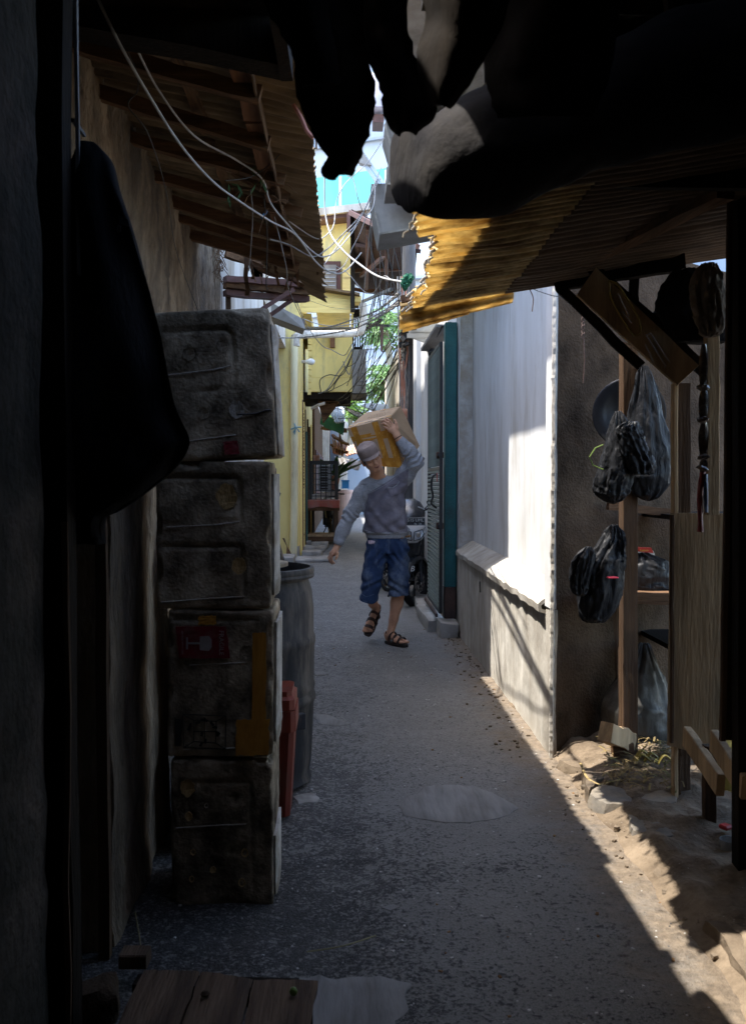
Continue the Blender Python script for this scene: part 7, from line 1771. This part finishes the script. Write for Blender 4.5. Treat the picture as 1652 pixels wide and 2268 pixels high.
panel('top_flap', [bp_(1.0, 0, .22), bp_(0.0, 0, .22), bp_(0, 0, 1), bp_(1, 0, 1)], nb, m_card, .004)
panel('top_flap', [bp_(1.0, 0, 0), bp_(0.0, 0, 0), bp_(0, 0, .215), bp_(1, 0, .215)], nb, m_card, .002)
m_tp = M_('amber packing tape', (.50, .23, .035), (.38, .16, .022), 8, .22, .3, 30, stain=(.66, .36, .08), stain_amt=.4, stain_scale=14, dist=.003, spec=.6)
def tape(face, a0, a1, b0, b1, d=.004):
    if face == 'f': P = [bp_(a1, b0, 0), bp_(a0, b0, 0), bp_(a0, b1, 0), bp_(a1, b1, 0)]; n = nc_
    elif face == 't': P = [bp_(a1, 0, b0), bp_(a0, 0, b0), bp_(a0, 0, b1), bp_(a1, 0, b1)]; n = nb
    else: P = [bp_(0, b0, a0), bp_(0, b0, a1), bp_(0, b1, a1), bp_(0, b1, a0)]; n = na
    panel('tape', P, n, m_tp, d, .001, 12, 12, .002)
tape('t', 0, 1, .10, .22, .006); tape('t', .78, .92, 0, .10, .005); tape('t', .28, .42, 0, .12, .0075); tape('t', .40, .54, .86, 1.0, .006)
tape('f', 0, 1, .22, .38, .005); tape('f', .78, .92, 0, 1, .0065); tape('f', .28, .42, 0, 1, .0065); tape('f', 0, 1, .80, 1.0, .005); tape('f', 0, .17, .0, 1, .008)
tape('s', 0, .09, 0, .35, .005); tape('s', 0, .06, .8, 1, .005)
panel('inner_patch', [bp_(.76, .42, 0), bp_(.44, .42, 0), bp_(.44, .84, 0), bp_(.76, .84, 0)], nc_, m_cin, .006, .001)
# print on side and top
pm = m_ink; U3 = eb.normalized(); 
side_r = ec.normalized(); 
def stext(txt, sz, a, b, face, name='printed_text', rot=False):
    if face == 's': text_mesh(txt, sz, name, pm, cbx, bp_(0, b, a, .0075, na), U3 if rot else side_r, -side_r if False else (side_r if rot else -U3), .0005)
    else: text_mesh(txt, sz, name, m_ink2, cbx, bp_(a, 0, b, .0085, nb), -ea.normalized(), ec.normalized(), .0005)
m_ink2 = M_('faded print', (.16, .11, .075), (.22, .15, .1), 20, .8, 0)
stext('LIGHT UP', .016, .18, .19, 's', rot=True)
stext('HEMA', .026, .22, .19, 's', rot=True)
for k in range(7):
    for j in range(3): 
        stext('WBEHMN'[(k*2+j) % 6], .020, .22+.07*k+.02*(j % 2), .58-.10*j, 't')
text_mesh('(A)', .02, 'printed_text', m_ink2, cbx, bp_(.9, 0, .30, .0085, nb), -ea.normalized(), ec.normalized(), .0005)
for (a0, a1, b0, b1) in ((.08, .14, .12, .20), ): 
    P = [bp_(0, b0, a0), bp_(0, b0, a1), bp_(0, b1, a1), bp_(0, b1, a0)]; g_ = [[p+na*.0068 for p in (P[0], P[1])], [p+na*.0068 for p in (P[3], P[2])]]; obj('print_block', MB().sheet(g_, .0008), pm, cbx)

# ------------------------------------------------------------------ motorbikes
m_plw = M_('pearl white plastic', (.72, .73, .74), (.66, .67, .69), 3, .25, 0, spec=.6)
m_plk_ = M_('gloss black plastic', (.022, .024, .028), (.015, .016, .02), 4, .25, 0, spec=.6)
m_plm = M_('matt black plastic', (.035, .035, .038), (.025, .025, .027), 4, .6, .1)
m_tyre = M_('tyre rubber', (.028, .028, .028), (.02, .02, .02), 14, .85, .3, 40)
m_steel = M_('brake steel', (.42, .38, .33), (.3, .27, .24), 10, .4, .1, metal=.8)
m_lens = M_('headlight lens', (.55, .58, .62), (.4, .43, .47), 30, .12, .2, 60, spec=.9, metal=.3)
def bike(pos, label, steer, writing=True):
    t = thing('motorbike', label, 'motorbike', tuple(pos)); O = Vector(pos)
    def P(x, y, z): return O+Vector((x, y, z))
    # wheels: front steered
    def wheel(c, ang, par_name='front_wheel'):
        R = Matrix.Rotation(ang, 3, 'Z'); ax = R @ Vector((1, 0, 0)); c = P(*c)
        q = Vector((0, 0, 1)).rotation_difference(ax).to_matrix()
        tp = [(.215+.045+.040*math.cos(a)*.9-.012, .042*math.sin(a)) for a in np.linspace(0, 2*math.pi, 15)[:-1]]
        def tor(prof, n=44): 
            rings = [[c+q @ Vector((r*math.cos(u), r*math.sin(u), z)) for r, z in prof] for u in np.linspace(0, 2*math.pi, n+1)[:-1]]
            rings.append(rings[0]); return MB().rings(rings, True, False)
        ty = obj('tyre', tor(tp), m_tyre, t); autosm(ty, 60)
        rm = obj('rim', tor([(.215, -.028), (.222, -.03), (.222, .03), (.215, .028), (.200, .01), (.200, -.01)]), m_plk_, t)
        for k in range(5):
            a = k*2*math.pi/5+.4
            for da in (-.16, .16): obj('spoke', MB().beam(c+q @ Vector((.03*math.cos(a), .03*math.sin(a), 0)), c+q @ Vector((.205*math.cos(a+da), .205*math.sin(a+da), 0)), .016, .022), m_plk_, rm)
        obj('hub', MB().lathe([(.001, -.05), (.04, -.05), (.04, .05), (.001, .05)], c, 16, ax), m_plm, t)
        s = 1 if ax.y < 0 else -1
        dd = obj('brake_disc', tor([(.07, .052*s), (.115, .052*s), (.115, .056*s), (.07, .056*s)]), m_steel, t)
        for k in range(12):
            a = k*math.pi/6; obj('disc_hole', MB().tube([c+q @ Vector((.078*math.cos(a), .078*math.sin(a), .058*s)), c+q @ Vector((.108*math.cos(a+.3), .108*math.sin(a+.3), .058*s))], .004, 4), m_plm, dd)
        for k in range(5):
            a = k*2*math.pi/5; obj('disc_arm', MB().beam(c+q @ Vector((.03*math.cos(a), .03*math.sin(a), .05*s)), c+q @ Vector((.08*math.cos(a+.3), .08*math.sin(a+.3), .054*s)), .012, .006), m_steel, dd)
        return c, q, ax
    c, q, ax = wheel((.045, 0, .262), steer)
    g_ = []
    for i in range(17):
        a = math.radians(lerp(-20, 150, i/16)); row = []
        for w in (-.058, -.05, -.02, .02, .05, .058):
            r = .292 if abs(w) < .055 else .255
            fwd = Vector((-math.sin(steer)*-1, math.cos(steer), 0)); fwd = q @ Vector((0, 0, 0)) if False else ax.cross(Vector((0, 0, 1)))
            row.append(c+fwd*(r*math.cos(a))*(-1 if fwd.y > 0 else 1)+Vector((0, 0, r*math.sin(a)))+ax*w)
        g_.append(row)
    o = obj('front_fender', MB().sheet(g_, .006), m_plk_, t); autosm(o, 50)
    for s in (-1, 1): obj('fork', MB().tube([c+ax*.075*s, c+ax*.07*s+Vector((0, .08, .33)), c+ax*.06*s+Vector((0, .12, .5))], .02, 9), m_plm, t)
    if writing: text_mesh('B', .085, 'fender_letter', M_('white sticker', (.7, .7, .7), None, 5, .5, 0), t, P(-.012, -.30, .435), (1, .25, 0), (0, 0, 1), .002, shear=.25)
    # front body: rings from bottom to top, white with black centre
    def body(rows, mat, name, n=20, p=2.6, par=None):
        rings = []
        for z, hw, yf, yb in rows:
            ring = []
            for i in range(n):
                a = 2*math.pi*i/n; ca, sa = math.cos(a), math.sin(a)
                ring.append(P(hw*math.copysign(abs(ca)**(2/p), ca), (yf+yb)/2+(yb-yf)/2*math.copysign(abs(sa)**(2/p), sa), z))
            rings.append(ring)
        o = obj(name, MB().rings(rings), mat, par or t); autosm(o, 45); return o
    body([(.50, .09, -.02, .3), (.60, .115, -.06, .3), (.70, .12, -.05, .3)], m_plk_, 'inner_shield')
    body([(.70, .07, -.11, .25), (.74, .125, -.17, .25), (.80, .155, -.19, .25), (.88, .165, -.17, .28), (.95, .155, -.12, .28), (1.0, .13, -.06, .25)], m_plw, 'front_cowl')
    body([(.985, .16, -.10, .30), (1.03, .165, -.08, .30), (1.09, .15, -.02, .28), (1.15, .11, .05, .25), (1.185, .05, .12, .22)], m_plk_, 'black_hood')
    for s in (-1, 1):
        V = [P(s*.01, -.205, .735), P(s*.085, -.195, .75), P(s*.125, -.185, .81), P(s*.105, -.175, .855), P(s*.02, -.20, .83)]
        B3 = [v+Vector((0, .06, 0)) for v in V]; n = 5
        hl = obj('headlight', (V+B3, [tuple(range(n)), tuple(range(2*n-1, n-1, -1))]+[(i, n+i, n+(i+1) % n, (i+1) % n) for i in range(n)]), m_lens, t)
        obj('headlight_rim', MB().tube(V+[V[0]], .006, 6), m_plm, hl)
        obj('bulb', MB().lathe([(.001, 0), (.02, .002), (.028, .012), (.001, .012)], P(s*.06, -.208, .795), 14, (0, 1, 0)), m_steel, hl)
        obj('side_lamp', MB().tube([P(s*.115, -.16, .78), P(s*.148, -.13, .83), P(s*.150, -.12, .88)], .016, 7), m_lens, t)
    obj('handlebar', MB().tube([P(-.33, .10, 1.06), P(-.2, .08, 1.07), P(0, .1, 1.03), P(.2, .08, 1.07), P(.33, .10, 1.06)], .013, 8, smoothn=4), m_plm, t)
    for s in (-1, 1):
        obj('grip', MB().tube([P(s*.24, .09, 1.065), P(s*.34, .11, 1.06)], .019, 9), m_plm, t)
        obj('brake_lever', MB().tube([P(s*.2, .04, 1.07), P(s*.26, .0, 1.07), P(s*.34, .01, 1.06)], .006, 6, smoothn=3), m_plm, t)
        obj('mirror_stalk', MB().tube([P(s*.14, .08, 1.06), P(s*.19, .06, 1.11), P(s*.205, .04, 1.14)], .006, 6, smoothn=3), m_plm, t)
        mr = obj('mirror', MB().obox(P(s*.215, .03, 1.150), (.042, .016, .024), Matrix.Rotation(-.3*s, 3, 'Y'), .014), m_plk_, t); autosm(mr, 60)
    if writing:
        pl = obj('number_plate', MB().box(P(-.135, -.215, .90), P(.135, -.207, .985), None, .003), M_('plate black', (.03, .035, .04), None, 6, .4, 0), t)
        mw = M_('plate white', (.62, .64, .66), None, 6, .5, 0)
        text_mesh('B 6515 UML', .047, 'plate_text', mw, pl, P(0, -.2165, .957), (1, 0, 0), (0, 0, 1), .001)
        text_mesh('06 · 24', .028, 'plate_text', mw, pl, P(.055, -.2165, .917), (1, 0, 0), (0, 0, 1), .001)
        m = MB()
        for (x0, z0, x1, z1) in ((-.13, .905, .13, .905), (.13, .905, .13, .98), (.13, .98, -.13, .98), (-.13, .98, -.13, .905)): m.beam(P(x0, -.217, z0), P(x1, -.217, z1), .002, .002)
        obj('plate_border', m, mw, pl)
        text_mesh('HONDA', .022, 'badge', mw, t, P(.105, -.07, 1.085), (.9, .25, -.35), (-.2, .5, 1), .002)
    # seat, tail, rear
    body([(.40, .10, .45, 1.25), (.55, .13, .42, 1.45), (.68, .14, .45, 1.5), (.74, .12, .5, 1.5)], m_plk_, 'rear_body')
    body([(.745, .13, .5, 1.35), (.79, .14, .48, 1.4), (.82, .11, .52, 1.4)], m_plm, 'seat')
    obj('floor_board', MB().box(P(-.13, .22, .28), P(.13, .6, .33), None, .02), m_plm, t)
    obj('leg_shield', MB().box(P(-.17, .24, .33), P(.17, .30, .80), None, .02), m_plk_, t)
    wheel((0, 1.2, .262), 0)
    for x in (-.09,): obj('exhaust', MB().tube([P(.12, .6, .2), P(.15, 1.0, .22), P(.16, 1.4, .3)], .04, 12), m_plm, t)
    obj('stand', MB().beam(P(-.10, .7, .25), P(-.22, .75, .0), .02, .02), m_plm, t)
    return t
bike((.745, 10.0, 0), 'white-fronted motorbike with number plate parked behind the man', math.radians(-32))
bike((.52, 11.3, 0), 'second dark motorbike parked directly behind the white-fronted one', math.radians(24), False)
bike((-.33, 21.0, 0), 'dark motorbike parked behind the red-topped table on the left', math.radians(10), False)
# the motorbike half hidden behind the foam boxes
mb = thing('motorbike', 'motorbike hidden behind the foam boxes, only its left mirror and flank showing', 'motorbike', tuple(G(600, 1262)))
Ym = 13.2
obj('mirror_stalk', MB().tube([W(596, 1125, Ym), W(600, 1112, Ym), W(610, 1104, Ym)], .008, 6), m_plm, mb)
o = obj('mirror', MB().obox(W(613, 1096, Ym), (.052, .02, .05), Matrix.Rotation(.35, 3, 'Y'), .018), m_plk_, mb); autosm(o, 60)
bag('flank', [(1180, 596, 606), (1200, 592, 618), (1225, 590, 626), (1250, 590, 628), (1262, 596, 626)], Ym, None, None, 1.5, 66, m_plk_, mb, folds=2, famp=.003)
obj('handlebar', MB().tube([W(570, 1130, Ym), W(600, 1135, Ym), W(606, 1150, Ym)], .014, 6), m_plm, mb)
obj('fender', MB().tube([W(598, 1170, Ym), W(606, 1190, Ym), W(622, 1225, Ym), W(630, 1252, Ym)], .05, 8, smoothn=4, flat=.5), m_plm, mb)
